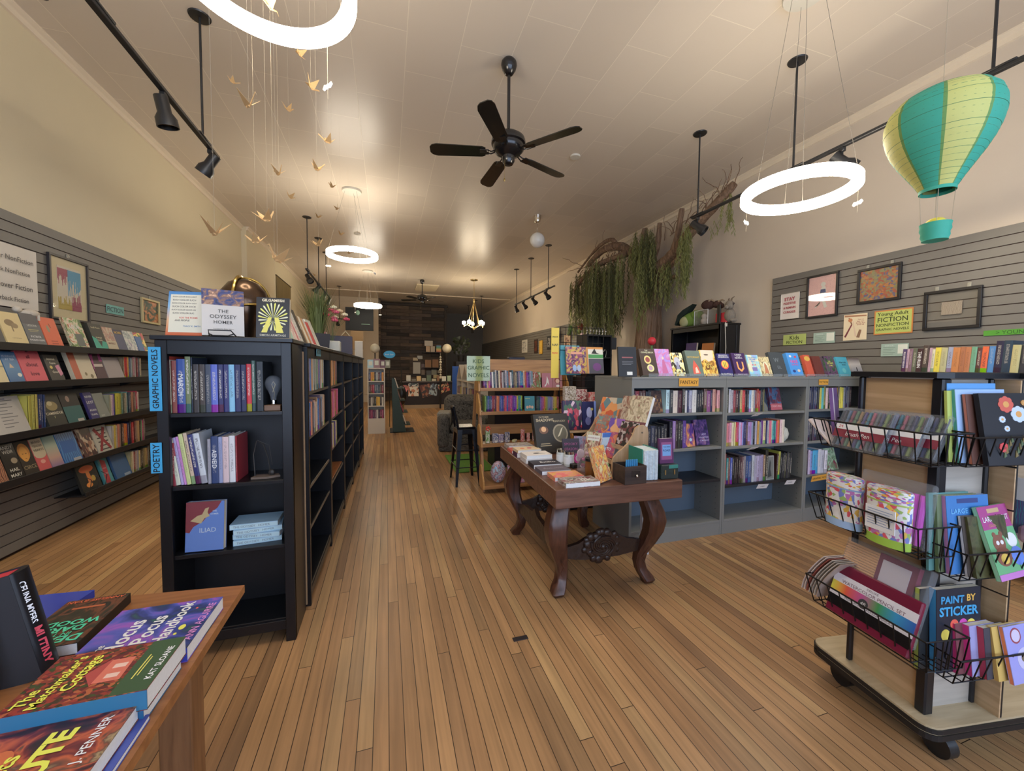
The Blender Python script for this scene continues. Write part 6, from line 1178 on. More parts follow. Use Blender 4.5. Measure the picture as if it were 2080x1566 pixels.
def basketX(x0, x1, y0, y1, zb, zt, n=11):
    b = MB(); r = .0022; e = .025
    rim = [(x0, y0, zt), (x1, y0, zt), (x1, y1, zt), (x0, y1, zt)]; bot = [(x0+e*.5, y0+e, zb), (x1-e*.5, y0+e, zb), (x1-e*.5, y1, zb), (x0+e*.5, y1, zb)]
    b.tube(rim, .0034, 6, close=True); b.tube(bot, r, 5, close=True)
    def L_(p, q, f): return tuple(p[i]+(q[i]-p[i])*f for i in range(3))
    for a, c, m_ in ((0, 1, n), (3, 2, n), (0, 3, 4), (1, 2, 4)):
        for k in range(m_+1): b.cyl(L_(rim[a], rim[c], k/m_), L_(bot[a], bot[c], k/m_), r, n=5, caps=False)
    for k in range(n+1): b.cyl(L_(bot[0], bot[1], k/n), L_(bot[3], bot[2], k/n), r, n=5, caps=False)
    for k in range(5): b.cyl(L_(bot[0], bot[3], k/4), L_(bot[1], bot[2], k/4), r, n=5, caps=False)
    return b.build('wire_basket', M_WIREB, RK)
basketX(.0+.02, .50, -.055, .075, 1.085, 1.185)
basketX(.0+.02, .50, -.055, .075, .70, .80)
basketX(.0+.02, .50, -.055, .075, .345, .44)
t = thing('display_rack', 'second slat display rack behind, topped by a row of books', 'display rack', (4.22, 1.72, 0), rad(90))
b = MB(); b.bbox(-.75, .75, -.17, .17, 1.37, 1.392, .004); b.build('top_board', M_POST, t)
b = MB(); b.box(-.70, .70, -.012, .012, .15, 1.37); b.build('slat_panel', M_MAPLEX, t)
for x_ in (-.72, .72): b = MB(); b.bbox(x_-.02, x_+.02, -.03, .03, .15, 1.37, .004); b.build('post', M_POST, t)
b = MB(); b.bbox(-.75, .75, -.25, .25, .10, .15, .01); b.build('base_board', M_MAPLEB, t)
for x_ in (-.65, .65):
    for y_ in (-.18, .18): b = MB(); b.cyl((x_-.02, y_, .05), (x_+.02, y_, .05), .05, n=16); b.build('castor', M_POST, t, True)
tops_ = [('4a3a60', .026), ('b090a0', .014), ('7a5a68', .02), ('5a5e4a', .024), ('3a2426', .03), ('4a3e38', .032, .205), ('a88a98', .016), ('c8c4a8', .016), ('c8b82a', .03), ('a8a478', .032), ('8a90a8', .026), ('b0703a', .034), ('a86a44', .026), ('b07048', .026), ('6aa080', .026), ('5a3430', .022), ('d05a2a', .028), ('4a80b8', .028), ('2e2a40', .032, .215), ('2a3a4a', .036, .215), ('b8b07a', .034, .185), ('3a3a40', .03)]
row((4.12, 2.16, 1.3925), rad(-90), [(r_[0], r_[1]*1.16)+tuple(q*1.04 for q in r_[2:]) for r_ in tops_], 'top of the rack by the wall', 'young adult books on the back rack', h=.19, hj=.012, d=.13, lean=0.05, titles={0: ('ALL OF US VILLAINS', 'e8e0e0'), 4: ('THE RUIN', 'e0d0c8')})
FXL = SA-rad(90)
def rk(x, y, z): return SL(x, y, z)
M_CASE = clear('marker_case', 'd8e0e8', .14, .95)
def marker_case(k, x, y, z, tilt):
    t = thing('marker_set', ('front', 'middle', 'back', 'rearmost')[k]+' clear plastic case of brush pens in the upper left rack basket', 'marker set', rk(x, y, z), 0, 'clear marker cases in the rack basket')
    t.rotation_euler = (Matrix.Rotation(FXL, 3, 'Z') @ Matrix.Rotation(-tilt, 3, 'X')).to_euler(); W_, H_ = .20, .175
    b = MB(); b.bbox(-W_/2, W_/2, 0, .022, 0, H_, .006); b.build('clear_case', M_CASE, t)
    cols = ['2a2a38', '3a5a78', '7a3040', '4a6a4a', '8a6a3a', '4a3a6a', '2a6a78', '9a4a5a', '5a5a5a', '3a3a5a', '6a7a3a', '2e2e34']
    for i in range(12):
        b = MB(); xx = -W_/2+.013+i*.0158; b.cyl((xx, .011, .012), (xx, .011, .115), .0062, n=8); b.cyl((xx, .011, .115), (xx, .011, .128), .0062, .003, n=8); b.cyl((xx, .011, .128), (xx, .011, H_-.012), .0055, n=8)
        b.build('pen', P(cols[i], .4), t)
    b = MB(); b.box(-W_/2+.004, W_/2-.004, -.0012, -.0004, .045, .10, 0); b.box(-W_/2+.004, W_/2-.004, -.0013, -.0005, .045, .078, 1); lb = b.build('card_band', [P('d8d0cc', .5), P('7a1e34', .5)], t)
    letters('Brush Pen', .09, .016, P('e8e0e0'), lb, (.0, -.0018, .061)); letters('24', .02, .012, P('b83a48'), lb, (-.075, -.0018, .09))
for k, (x, y) in enumerate(((-.098, .235), (-.060, .155), (-.025, .12))): marker_case(k, x, y, 1.09, .42)
b = MB(); b.bbox(-.05, .05, 0, .012, 0, .13, .003); o = b.build('paper_pad', P('c8b8b0', .6), None, False, rk(-.03, .345, 1.095)); o.rotation_euler = (Matrix.Rotation(SA+.25, 3, 'Z') @ Matrix.Rotation(-.75, 3, 'X')).to_euler(); tag(o, 'pale paper pad leaning at the far end of the upper left rack basket', 'paper pad')
face_book('curved purple and white booklet standing at the far end of the upper rack basket', rk(.0, .372, 1.09), SA+.5, .10, .07, .235, .012, P('6a4a80'), (('rect', 0, 0, .2, 1, 'c8bcc8'),))
def tin(label, x, y, z, foot, foot2):
    t = thing('gift_tin', label, 'tin', rk(x, y, z), FXL, 'floral oval tins in the rack basket')
    m_ = art('floral'+foot, ['e0d8d4', 'e0d8d4', 'e4dcd8', 'c84a58', 'e0d8d4', '6a78b8', 'e4dcd8', 'd8a838', 'e0d8d4', 'b06aa8', '8aa85a'], 9, 'cells', rough=.35, seed=len(label))
    def oval(r): return [(1, 0)]
    def ov(s, z0, z1, mi, b): b.prism([(.072*s*math.cos(2*PI*i/32), .036*s*math.sin(2*PI*i/32)) for i in range(32)], z0, z1, 'xy', mi)
    b = MB(); ov(1, .0, .03, 1, b); ov(.998, .03, .155, 0, b); b.build('tin_body', [m_, P(foot, .4)], t, True)
    b = MB(); ov(1.02, .155, .161, 1, b); ov(1.015, .161, .20, 0, b); ov(.96, .20, .204, 0, b); b.build('lid', [m_, P(foot2, .4)], t, True); return t
tin('left floral oval tin with a blue foot band in the rack basket', -.062, .285, .769, '8aa8d0', '7a9ac0')
t = tin('right floral oval tin with a green foot band and label', -.068, .115, .769, '8ab030', '9ab050')
b = MB(); b.prism([(-.05, .05), (.05, .05), (.05, .135), (-.05, .135)], -.0385, -.036, 'xz'); lb = b.build('label_panel', P('d4dce8', .5), t); 
for i_ in range(7): g = MB(); g.box(-.042, .042-(i_ % 3)*.01, -.0392, -.0385, .122-i_*.009, .1235-i_*.009); g.build('label_line', P('4a6a9a'), lb)
t = thing('marker_pouch', 'clear zip pouch of bright markers behind the floral tins', 'marker set', rk(-.02, .14, .77)); t.rotation_euler = (Matrix.Rotation(FXL, 3, 'Z') @ Matrix.Rotation(-.12, 3, 'X')).to_euler()
b = MB(); b.bbox(-.14, .11, 0, .022, 0, .235, .008); b.build('pouch', M_CASE, t)
for i_, c_ in enumerate(('b03038', 'c83a30', 'd8b030', '5a9a48', '3a8a9a', '8a3a8a', 'b83aa8', 'd838b8', 'e040c0')): b = MB(); b.cyl((-.11+i_*.023, .011, .01), (-.11+i_*.023, .011, .19), .0095, n=8); b.build('marker', P(c_, .4), t, True)
# watercolour set and pencil tray in the lowest basket
t = thing('pencil_set', 'burgundy DELUXE WATERCOLOR PENCIL SET tin in the lowest left rack basket', 'art set', rk(-.098, .165, .41)); t.rotation_euler = (Matrix.Rotation(FXL, 3, 'Z') @ Matrix.Rotation(-.30, 3, 'X')).to_euler()
b = MB(); b.bbox(-.15, .15, 0, .018, 0, .20, .004); b.build('tin', P('6a1430', .3), t)
b = MB(); b.box(-.149, .149, -.0006, 0, .125, .158, 0); b.box(-.149, .149, -.0006, 0, .030, .070, 1); b.box(-.149, .149, -.0006, 0, .070, .086, 0); b.build('printed_bands', [P('c8c4cc', .4), P('141218', .4, .8)], t)
b = MB(); vs = []; 
b.box(-.149, .149, -.0009, -.0006, .086, .125); b.build('rainbow_band', art('rainbow', ['d8c82a', 'd83a30', 'a83a88', '3a8a48', '2a8ab8', '3a4aa8'], 1.0, 'grad', rough=.35).copy() if False else art('rainbowx', ['d8c82a', 'd05030', 'b04a88', '3a8a48', '2a88b8', '2a58a8'], 1, 'gradx', rough=.35), t)
b = MB(); b.prism(circ(.018, 20, -.02, .092), -.0014, 0, 'xz'); b.build('round_badge', P('3a3a3c', .4), t)
letters('48', .022, .014, P('c8c8c8'), t, (-.02, -.0018, .092)); letters('DELUXE', .06, .008, P('5a4858'), t, (.0, -.0012, .150)); letters('WATERCOLOR PENCIL SET', .27, .013, P('6a4a58'), t, (0, -.0012, .134)); letters('PREMIUM WATERCOLOR PENCILS', .26, .008, P('4a4450'), t, (0, -.0012, .078))
t = thing('pencil_tray', 'clear case showing a row of natural wood pencils behind the burgundy tin', 'art set', rk(-.072, .175, .43)); t.rotation_euler = (Matrix.Rotation(FXL, 3, 'Z') @ Matrix.Rotation(-.30, 3, 'X')).to_euler()
b = MB(); b.bbox(-.15, .15, 0, .03, 0, .285, .006); b.build('clear_case', M_CASE, t)
for i_ in range(14): b = MB(); b.cyl((-.14, .006, .135+i_*.0100), (-.02, .006, .135+i_*.0100), .0048, n=6); b.cyl((-.148, .006, .135+i_*.0100), (-.14, .006, .135+i_*.0100), .001, .0048, n=6); b.build('pencil', P('c89a68', .5), t)
b = MB(); b.box(-.02, .11, .004, .024, .10, .275, 0); b.box(-.004, .09, .002, .004, .12, .255, 1); b.build('card_insert', [P('6a1838', .5), P('b8b0b8', .5)], t)
for k in range(7):
    b = MB(); n_ = 6; pts = [(-.09+.012*k+.11*(i/n_)**1.6*.9, .19*(i/n_)) for i in range(n_+1)]
    b.prism(pts+[(x_+.003, z_) for x_, z_ in pts[::-1]], 0, .13, 'xz'); o = b.build('magazine', P(['b8aca8', 'c4b8b0', '8a4a40', 'b0a8a0', 'a09890', 'b8b0a4', '9a8a80'][k], .5), None, False, rk(-.09, .345, .425)); o.rotation_euler = (0, 0, FXL)
    tag(o, 'thin drooping magazine, '+ORD[k]+' from the left in the lowest left rack basket', 'magazine', 'drooping magazines in the rack basket')
# right side of the rack: colouring and activity books, spines and covers
def rbook(x, y, z, label, w_, h_, t_, cover, deco=(), tilt=.15, rz=.0, spine=None, grp='activity books in the right rack baskets'):
    face_book(label, rk(x, y, z), SA+rz, tilt, w_, h_, t_, cover, deco, group=grp, spine=spine)
rbook(.165, .035, 1.088, 'sky blue back colouring book with an orange spine, upper right basket', .21, .27, .006, P('4a8ac0'), tilt=.06, spine=P('b06a40'))
rbook(.145, .020, 1.088, 'lime green thin colouring book, upper right basket', .21, .245, .008, P('9aa848'), tilt=.07, spine=P('98a848'))
rbook(.165, .003, 1.088, 'pale blue colouring book with a teal spine, upper right basket', .21, .25, .012, P('8aa8d0'), tilt=.10, spine=P('3a8a80'))
rbook(.180, -.018, 1.088, 'orange-brown spined colouring book behind the black floral one', .20, .235, .010, P('5a3a30'), tilt=.13, spine=P('a05a3a'))
FL = [(.5, .84, .17, 'b84a38'), (.72, .70, .17, 'a8b8e0'), (.45, .5, .06, 'a8b8e0'), (.38, .63, .07, 'a8b8d8'), (.33, .24, .10, 'c03838'), (.85, .86, .06, 'a87838'), (.85, .35, .1, 'a8b8d8')]
deco = []
for fx, fz, fr, fc in FL:
    for q in range(8):
        a = q*PI/4; deco.append(('disc', fx+fr*.55*math.cos(a), fz+fr*.42*math.sin(a), fr*.36, fr*.27, fc))
    deco.append(('disc', fx, fz, fr*.35, fr*.26, 'c0883a' if fc != 'c03838' else '8a2828'))
for q in range(14): a = q*.9; deco.append(('poly', [(.3+.045*q, .1+.05*(q % 5)), (.33+.045*q, .2+.05*(q % 5)), (.36+.045*q, .12+.05*(q % 5))], '6a5a2a' if q % 2 else '4a5a3a'))
rbook(.21, -.045, 1.088, 'black colouring book with red and pale blue flowers, upper right basket', .215, .24, .014, P('1a1c22', .35), tuple(deco), tilt=.16)
b = MB(); b.bbox(-.06, .06, -.03, .03, 0, .06, .01); tag(b.build('pink_case', clear('pink_plastic', 'c890a0', .5), None, False, rk(.40, -.01, .80)), 'pink translucent box on the right arm of the rack', 'box')
rbook(.09, .035, .703, 'green-teal thin book at the back of the middle right basket', .17, .27, .008, P('4a7a78'), tilt=.05, spine=P('4a8080'))
rbook(.11, .020, .703, 'olive thin book in the middle right basket', .17, .265, .010, P('5a6a48'), tilt=.07, spine=P('5a6a40'))
rbook(.135, .000, .703, 'blue LARGE PRINT puzzle book in the middle right basket', .18, .265, .014, P('2a6aa8'), (('rect', .25, .9, .75, .96, '2a3a70'), ('text', 'LARGE PRINT', .5, .80, .8, .08, '5aa0d0'),), tilt=.10, spine=P('a06aa0'))
rbook(.16, -.022, .703, 'cream-spined PATTERN book in the middle right basket', .15, .20, .010, P('3a3028'), tilt=.15, spine=P('b8b0a0'))
rbook(.18, -.035, .703, 'dark green leafy book in the middle right basket', .16, .20, .010, art('leafy', ['2a3420', '4a4a28', '3a2a20'], 4, seed=3), tilt=.18)
rbook(.235, -.052, .703, 'pink and green LARGE PRINT colouring book with cartoon bears', .17, .235, .012, P('5a9a68'), (('rect', 0, .68, 1, 1, '9a3a78'), ('rect', .3, .9, .7, .96, 'b0946a'), ('text', 'LARGE PRINT', .5, .82, .86, .09, 'd8d0dc'), ('text', 'COLORING BOOK', .5, .73, .6, .04, 'c88a6a'), ('disc', .35, .48, .2, .12, '7a4a38'), ('disc', .26, .6, .06, .04, '7a4a38'), ('disc', .48, .6, .06, .04, '7a4a38'), ('disc', .30, .49, .05, .03, 'e0e0e8'), ('disc', .44, .49, .05, .03, 'e0e0e8'), ('disc', .36, .3, .25, .13, '7a4a38'), ('disc', .37, .27, .14, .07, 'c8a838'), ('disc', .78, .5, .17, .1, 'd0d0dc'), ('disc', .8, .28, .2, .13, '5a7ac8'), ('rect', 0, 0, 1, .08, 'b06ab0')), tilt=.30, rz=.15, spine=P('7aa888'))
rbook(.07, .035, .348, 'lime and black PAINT BY STICKER spine at the back, lower right basket', .17, .285, .016, P('1e2022'), tilt=.03, spine=P('8a9a38'))
rbook(.118, .008, .348, 'black PAINT BY STICKER book with flowers, lower right basket', .19, .29, .022, P('1a2230', .35), (('text', 'PAINT', .36, .87, .52, .11, '2a88b8', .03), ('text', 'BY', .78, .88, .2, .09, 'c89a30', .03), ('text', 'STICKER', .5, .73, .88, .13, '2a90c0', .03), ('disc', .40, .57, .09, .06, 'd0503a'), ('disc', .6, .57, .09, .06, 'b83a98'), ('disc', .78, .55, .1, .07, 'd0b838'), ('disc', .2, .45, .1, .07, 'd0b838'), ('disc', .5, .42, .09, .06, 'a05ab8'), ('rect', .39, .4, .41, .55, '4a7a3a'), ('rect', .59, .4, .61, .55, '4a7a3a')), tilt=.05, spine=P('2a7aa8'))
for k, (x, c, c2) in enumerate(((.115, '6a3a40', 'b8286a'), (.15, '8a8ab8', 'c02878'), (.18, '3a3a44', 'a02838'))): rbook(.150+.034*k, -.004-.017*k, .348, ('first', 'second', 'third')[k]+' of the small pink-spined humour books, lower right basket', .115, .17, .020, P(c), tilt=.10, rz=.05, spine=P(c2), grp='small humour books in the lower right basket')
rbook(.255, -.050, .348, 'yellow small book with a red spine title, lower right basket', .13, .175, .012, P('b89a48'), tilt=.16, rz=.05, spine=P('b08a40'))
rbook(.285, -.068, .348, 'lavender small book with a round badge and pebbles, lower right basket', .13, .18, .012, P('8a8ac8'), (('disc', .4, .82, .2, .14, '8a3a48'), ('disc', .4, .82, .16, .11, 'b8b0d0'), ('disc', .6, .4, .3, .2, 'b0acd0'), ('disc', .55, .42, .1, .07, '6a5a48'), ('disc', .7, .38, .1, .08, '7a6a58'), ('disc', .6, .3, .1, .07, '5a4a40')), tilt=.2, rz=.08, spine=P('c06a48'))
b = MB(); b.box(-.055, .055, 0, .004, 0, .22, 0); b.box(-.045, .045, -.001, 0, .02, .14, 1); o = b.build('stationery_pack', [P('c8ccd4', .4), art('packstripes', ['3a6a98', '7a3a58', '2a4a88', '4a8a90'], 4, 'wave', seed=4)], None, False, rk(.37, -.0, .80)); o.rotation_euler = (0, 0, FXL); tag(o, 'white stationery hang pack with striped colours on the rack arm', 'stationery pack')
# ================================================================== CARVED TABLE
TA = math.atan2(-.031, .834); TO = Vector((.892, 1.978))
def TL(x, y, z): c, s_ = math.cos(TA), math.sin(TA); return (TO.x+x*c-y*s_, TO.y+x*s_+y*c, z)
M_TT = wood('table_walnut', '5e3c2c', '7e5440', k=1.05, rough=.38, axis='X')
M_TL = wood('table_leg_walnut', '3c2218', '5e3826', k=1.15, rough=.3, axis='Z')
M_CARV = mat('carved_walnut', '33221a', .35, k=1.0, noise=.3, scale=25, bump=.5)
TB = thing('table', 'thick-topped walnut table with curved carved legs beside the grey bookcase', 'table', (TO.x, TO.y, 0), TA)
b = MB(); b.bbox(0, .835, 0, 1.29, .61, .72, .004); b.build('tabletop', M_TT, TB)
b = MB(); b.box(.09, .745, .20, 1.12, .575, .61); b.build('apron', M_TL, TB)
def cab_leg(x, y, sx, sy):
    # S-curved leg: section centres down the leg (offset outwards, height, width in x, width in y)
    P_ = [(0.0, .61, .095, .075), (.03, .56, .10, .076), (.065, .48, .108, .08), (.078, .42, .108, .08), (.068, .35, .10, .075), (.035, .27, .082, .066), (-.005, .19, .066, .056), (-.015, .13, .058, .05), (-.002, .08, .06, .05), (.025, .045, .072, .056), (.042, .02, .07, .056), (.036, 0, .05, .045)]
    b = MB(); vs = []; fs = []
    for (o_, z_, wx, wy) in P_:
        cx_ = x+sx*o_*.74; cy_ = y+sy*o_*.74
        for (a, c) in ((-.5, -.35), (-.35, -.5), (.35, -.5), (.5, -.35), (.5, .35), (.35, .5), (-.35, .5), (-.5, .35)): vs.append((cx_+a*wx*1.15, cy_+c*wy*1.35, z_))
    for j in range(len(P_)-1):
        for i in range(8): k = (i+1) % 8; fs.append((j*8+i, j*8+k, (j+1)*8+k, (j+1)*8+i))
    fs.append(tuple(range(8))); fs.append(tuple(range((len(P_)-1)*8, len(P_)*8))); b.add(vs, fs)
    lg = b.build('leg', M_TL, TB, True)
    g = MB(); y -= sy*0; yo = lambda o_, w_: y+sy*o_*.74-w_*.64; g.tube([(x-sx*.008, yo(-.010, .05), .10), (x+sx*.006, yo(-.015, .05), .13), (x-sx*.012, yo(-.009, .055), .17), (x+sx*.008, yo(.008, .060), .21), (x+sx*.022, yo(.025, .064), .25)], [.003, .006, .006, .006, .003], 6); g.ball((x, yo(-.005, .056), .19), .008, 8, 6); g.build('carved_scroll', M_TL, lg, True)
for x, sx in ((.125, -1), (.70, 1)):
    for y, sy in ((.215, -1), (1.09, 1)): cab_leg(x, y, sx, sy)
for y in (.215, 1.09):
    b = MB(); b.prism([(.14, .28), (.24, .30), (.30, .33), (.52, .33), (.58, .30), (.68, .28), (.68, .21), (.6, .20), (.52, .19), (.30, .19), (.22, .20), (.14, .22)], y-.014, y+.014, 'xz'); b.build('stretcher', M_CARV, TB)
    random.seed(3); b = MB(); b.prism(circ(.115, 26, .40, .275, .085), y-.026, y+.012, 'xz')
    for k in range(24): a = 2*PI*k/24+random.uniform(-.1, .1); q_ = random.uniform(.085, .122); b.ball((.40+q_*math.cos(a), y-.014, .275+.75*q_*math.sin(a)), random.uniform(.016, .032), 8, 6, sc=(1, .7, 1))
    for q in range(7):
        a0 = q*2*PI/7; pts = []
        for k in range(10): a = a0+k*.45; r_ = .085-.0078*k; pts.append((.40+r_*math.cos(a), y-.030-.004*(k % 2), .275+.76*r_*math.sin(a)))
        b.tube(pts, .0075, 6)
    b.ball((.40, y-.03, .275), .022, 10, 7); b.build('carved_medallion', M_CARV, TB, True)
b = MB(); b.prism([(.215, .26), (.4, .32), (.6, .34), (.65, .38), (.7, .34), (.9, .32), (1.09, .26), (1.09, .20), (.9, .22), (.65, .20), (.4, .22), (.215, .20)], .10, .13, 'yz'); b.build('side_stretcher', M_CARV, TB)
TZ = .7205
def flat(label, x, y, rz, w_, h_, t_, cover, deco=(), z=TZ, group='books lying flat on the carved table', pages=None):
    c, s_ = math.cos(rz), math.sin(rz)
    # centre on (x, y): face_book origin is bottom centre; cover up, its foot towards local -y
    return face_book(label, (x+s_*h_/2, y-c*h_/2, z), rz, rad(90), w_, h_, t_, cover, deco, group=group, pages=pages or M_PAGEW)
def tflat(label, x, y, rz, *a, **k): p = TL(x, y, 0); return flat(label, p[0], p[1], TA+rz, *a, **k)
C1 = art('tb1', ['2a2a28', '7a2a30', 'c0b8b0', '3a5a4a', 'a83a38'], 3, seed=41)
tflat('nearest flat book on the carved table, dark with red flower and white letters', .085+.09, .075, .0, .215, .12, .028, C1, (('text', 'ilk', .7, .45, .5, .5, 'd0c8c0', .02),))
tflat('orange and pink patterned flat book second from the near corner, carved table', .15, .215, .0, .19, .13, .026, art('tb2', ['d8452a', 'e06a70', 'e8a030', 'c83a78'], 3, seed=42))
tflat('dusky grey flat book third from the near corner, carved table', .125, .365, .02, .20, .13, .026, P('5a525c'), (('text', 'Autumn', .5, .5, .7, .3, '8a828c'),))
tflat('black flat book with white script title, carved table', .125, .515, -.02, .20, .13, .03, P('28242e'), (('text', 'Exilio', .6, .5, .55, .4, 'd0d0dc'),))
tflat('white flat book underneath the crow drawing one, carved table', .12, .68, .0, .20, .14, .03, P('c0bab8'))
tflat('white flat book with a small black bird drawing, carved table', .12, .68, .04, .195, .135, .026, P('c8c2bc'), (('disc', .5, .5, .12, .1, '2a2828'), ('poly', [(.55, .5), (.8, .3), (.6, .4)], '2a2828')), z=TZ+.0306)
tflat('dark purple patterned flat book, lower of a pair on the carved table', .105, .86, -.03, .19, .13, .036, P('4a2448'), )
tflat('cream and orange flat book on top of the purple one, carved table', .105, .86, .05, .19, .13, .022, P('c8b08c'), (('disc', .3, .5, .1, .15, 'c86a38'), ('disc', .6, .5, .1, .15, 'b04a58')), z=TZ+.0366)
tflat('coral edged flat book near the far end of the carved table', .11, 1.02, .02, .20, .13, .022, P('c0584a'))
tflat('white flat book with dark photo cover at the far corner, carved table', .13, 1.17, .03, .21, .14, .03, art('tb3', ['3a3438', '8a8078', 'b8b0a8', '4a2a30'], 3, seed=43))
def tface(label, x, y, rz, tilt, w_, h_, t_, cover, deco=(), z=TZ, **k):
    p = TL(x, y, z); return face_book(label, p, TA+rz, tilt, w_, h_, t_, cover, deco, group='books standing on the carved table', pages=M_PAGEW, **k)
tface('large black autumn book with a lantern and round engraving, leaning on an easel', .345, .86, .12, .34, .31, .31, .045, P('2c2a26', .35), (('text', 'OCTOBER', .3, .92, .36, .045, 'a89a78'), ('text', 'SHADOWS', .32, .84, .56, .075, 'b8a884'), ('text', 'KENTUCKY', .74, .80, .45, .05, 'a89a78'), ('disc', .25, .58, .13, .1, '6a4a38'), ('disc', .25, .6, .07, .07, 'c89868'), ('disc', .72, .48, .22, .24, '8a8068'), ('disc', .72, .48, .18, .2, '5a5442'), ('poly', [(.62, .38), (.7, .42), (.82, .64), (.76, .6)], 'b8ae90'), ('rect', .12, .22, .38, .24, '9a8c6c'), ('rect', .1, .17, .42, .19, '9a8c6c')))
# riser shelf with two patterned books
t = thing('wooden_riser', 'pale wooden riser stand behind the black autumn book', 'stand', TL(.66, 1.10, TZ), TA)
b = MB(); b.bbox(-.19, .16, -.10, .08, .135, .15, .003); b.build('shelf', wood('pale_beech', 'b89468', 'ccaa7c', k=1.2, rough=.45), t)
for x in (-.15, .13): b = MB(); b.box(x-.008, x+.008, -.08, .06, 0, .135); b.build('support', wood('pale_beech', 'b89468', 'ccaa7c'), t)
tface('red and purple floral boxed book on the wooden riser, left', .575, 1.05, -.05, .10, .17, .25, .035, art('tb4', ['3a2440', 'a82a38', '3a5a3a', 'c0a0a8', '2a2038', 'c04858'], 6, 'cells', seed=44), z=TZ+.1505, spine=P('3a2a68'))
tface('indigo book with a white ghostly figure on the wooden riser, right', .735, 1.05, .10, .10, .14, .24, .035, P('282850', .4), (('disc', .5, .6, .2, .2, 'a8a8c8'), ('disc', .4, .3, .2, .15, '6a6a98'), ('disc', .7, .72, .08, .05, 'c8b848'), ('rect', .85, 0, 1, 1, '7a90d0')), z=TZ+.1505)
# tiered rack: beech side panels and ledges, opening to the left
t = thing('tiered_rack', 'tiered beech display rack with a curved side panel on the carved table', 'display rack', TL(.54, .28, TZ), TA)
M_BEECH = wood('beech_side', 'b8946a', 'caa67c', k=1.15, rough=.45, axis='Z')
prof_ = [(-.03, 0), (.24, 0), (.24, .25), (.232, .285), (.205, .30), (.165, .298), (.14, .28), (.12, .23), (.09, .185), (.05, .15), (.02, .13), (-.02, .09), (-.03, .05)]
for y in (0, .56): b = MB(); b.prism(prof_, y, y+.016, 'xz'); b.build('side_panel', M_BEECH, t)
for k, (x, z) in enumerate(((.01, .03), (.085, .12), (.16, .21))):
    b = MB(); b.box(x, x+.07, .0165, .5595, z, z+.008); b.box(x-.008, x, .0165, .5595, z, z+.03); b.build('tier', M_BEECH, t)
for q in ((.19, .25), (.16, .10)): b = MB(); b.cyl((q[0], -.002, q[1]), (q[0], .0, q[1]), .006, n=10); b.build('screw', P('5a4a3a', .4), t)
def tier(label, x, y, z, w_, h_, cover, deco=(), tilt=.42, rz=-1.2, t_=.014):
    tface(label, .54+x, .28+y, rz, tilt, w_, h_, t_, cover, deco, z=TZ+z)
tier('orange and grey patterned autumn book, back left of the tiered rack', .165, .47, .223, .20, .24, art('tb5', ['d07a38', '5a7a80', 'c0502a', 'b8a890', 'd88a48'], 4, 'cells', seed=45))
tier('brown and cream illustrated portrait book, back of the tiered rack', .175, .22, .223, .155, .27, art('tb6', ['4a2a28', '8a5a48', 'b8a890', '6a3a38'], 3, seed=46), (('rect', 0, 0, 1, .25, '8a5a58'),))
tier('large cream book with a grey-violet page edge, back right of the tiered rack', .175, .095, .223, .17, .275, art('tb7', ['b0a084', 'c4b494', '9a8a6a', '8a4a48'], 5, seed=47), (('rect', 0, 0, 1, .3, '6a3a40'),), t_=.03)
tier('peach and teal character book, middle of the tiered rack', .095, .40, .133, .17, .20, art('tb8', ['c88a58', '5a8a88', 'b0543a', 'd8b088'], 4, seed=48))
tier('violet and orange cartoon book, middle of the tiered rack', .095, .23, .133, .15, .19, art('tb9', ['6a4a98', 'c87a48', '8a5aa8', 'd09a68'], 3, 'cells', seed=49))
tier('dark floral book, middle right of the tiered rack', .10, .085, .133, .14, .185, art('tb10', ['3a2426', 'a89890', '6a3a3a', '2a2a24'], 8, 'cells', seed=50))
tier('orange GUIDE TO BOOS book with a small white ghost, front of the tiered rack', .02, .24, .043, .19, .19, art('tb11', ['c85a38', '8a3a78', 'd07a40', '6a2a58'], 2.5, seed=51), (('disc', .45, .62, .14, .2, 'd8d4d0'), ('rect', .31, .42, .59, .6, 'd8d4d0'), ('disc', .41, .68, .02, .03, '2a2024'), ('disc', .49, .68, .02, .03, '2a2024'), ('text', 'GUIDE TO', .5, .32, .7, .12, 'd8d0cc', .03), ('text', 'BOOS', .5, .17, .7, .14, 'c03038', .03)))
tier('magenta card in front of the tiered rack', .015, .42, .043, .10, .15, P('a83a88', .4), t_=.004)
tface('green and cream monster book standing before the tiered rack', .47, .52, -.95, .30, .12, .22, .02, art('tb12', ['4a6a3a', 'c8bc98', '8a3a38', '6a8a4a'], 4, seed=52), (('rect', .1, .72, .9, .9, 'd0c8bc'), ('text', 'BOOGIE BOOS', .5, .81, .7, .1, '8a3038')))
tface('black and magenta lettered card book near the jars', .375, .62, -.1, .22, .13, .16, .012, P('2a1e2a'), (('text', 'SPOOKY', .5, .75, .8, .12, '8a3a68'), ('text', 'SEASON', .5, .52, .8, .12, '8a3a68'), ('text', 'TALES', .5, .28, .8, .12, '8a3a68')))
tface('grey-violet ghost story book beside the magenta lettered one', .455, .63, -.55, .25, .12, .17, .02, art('tb13', ['4a4a5a', '7a7a90', '8a5a6a', '3a3a48'], 3, seed=53))
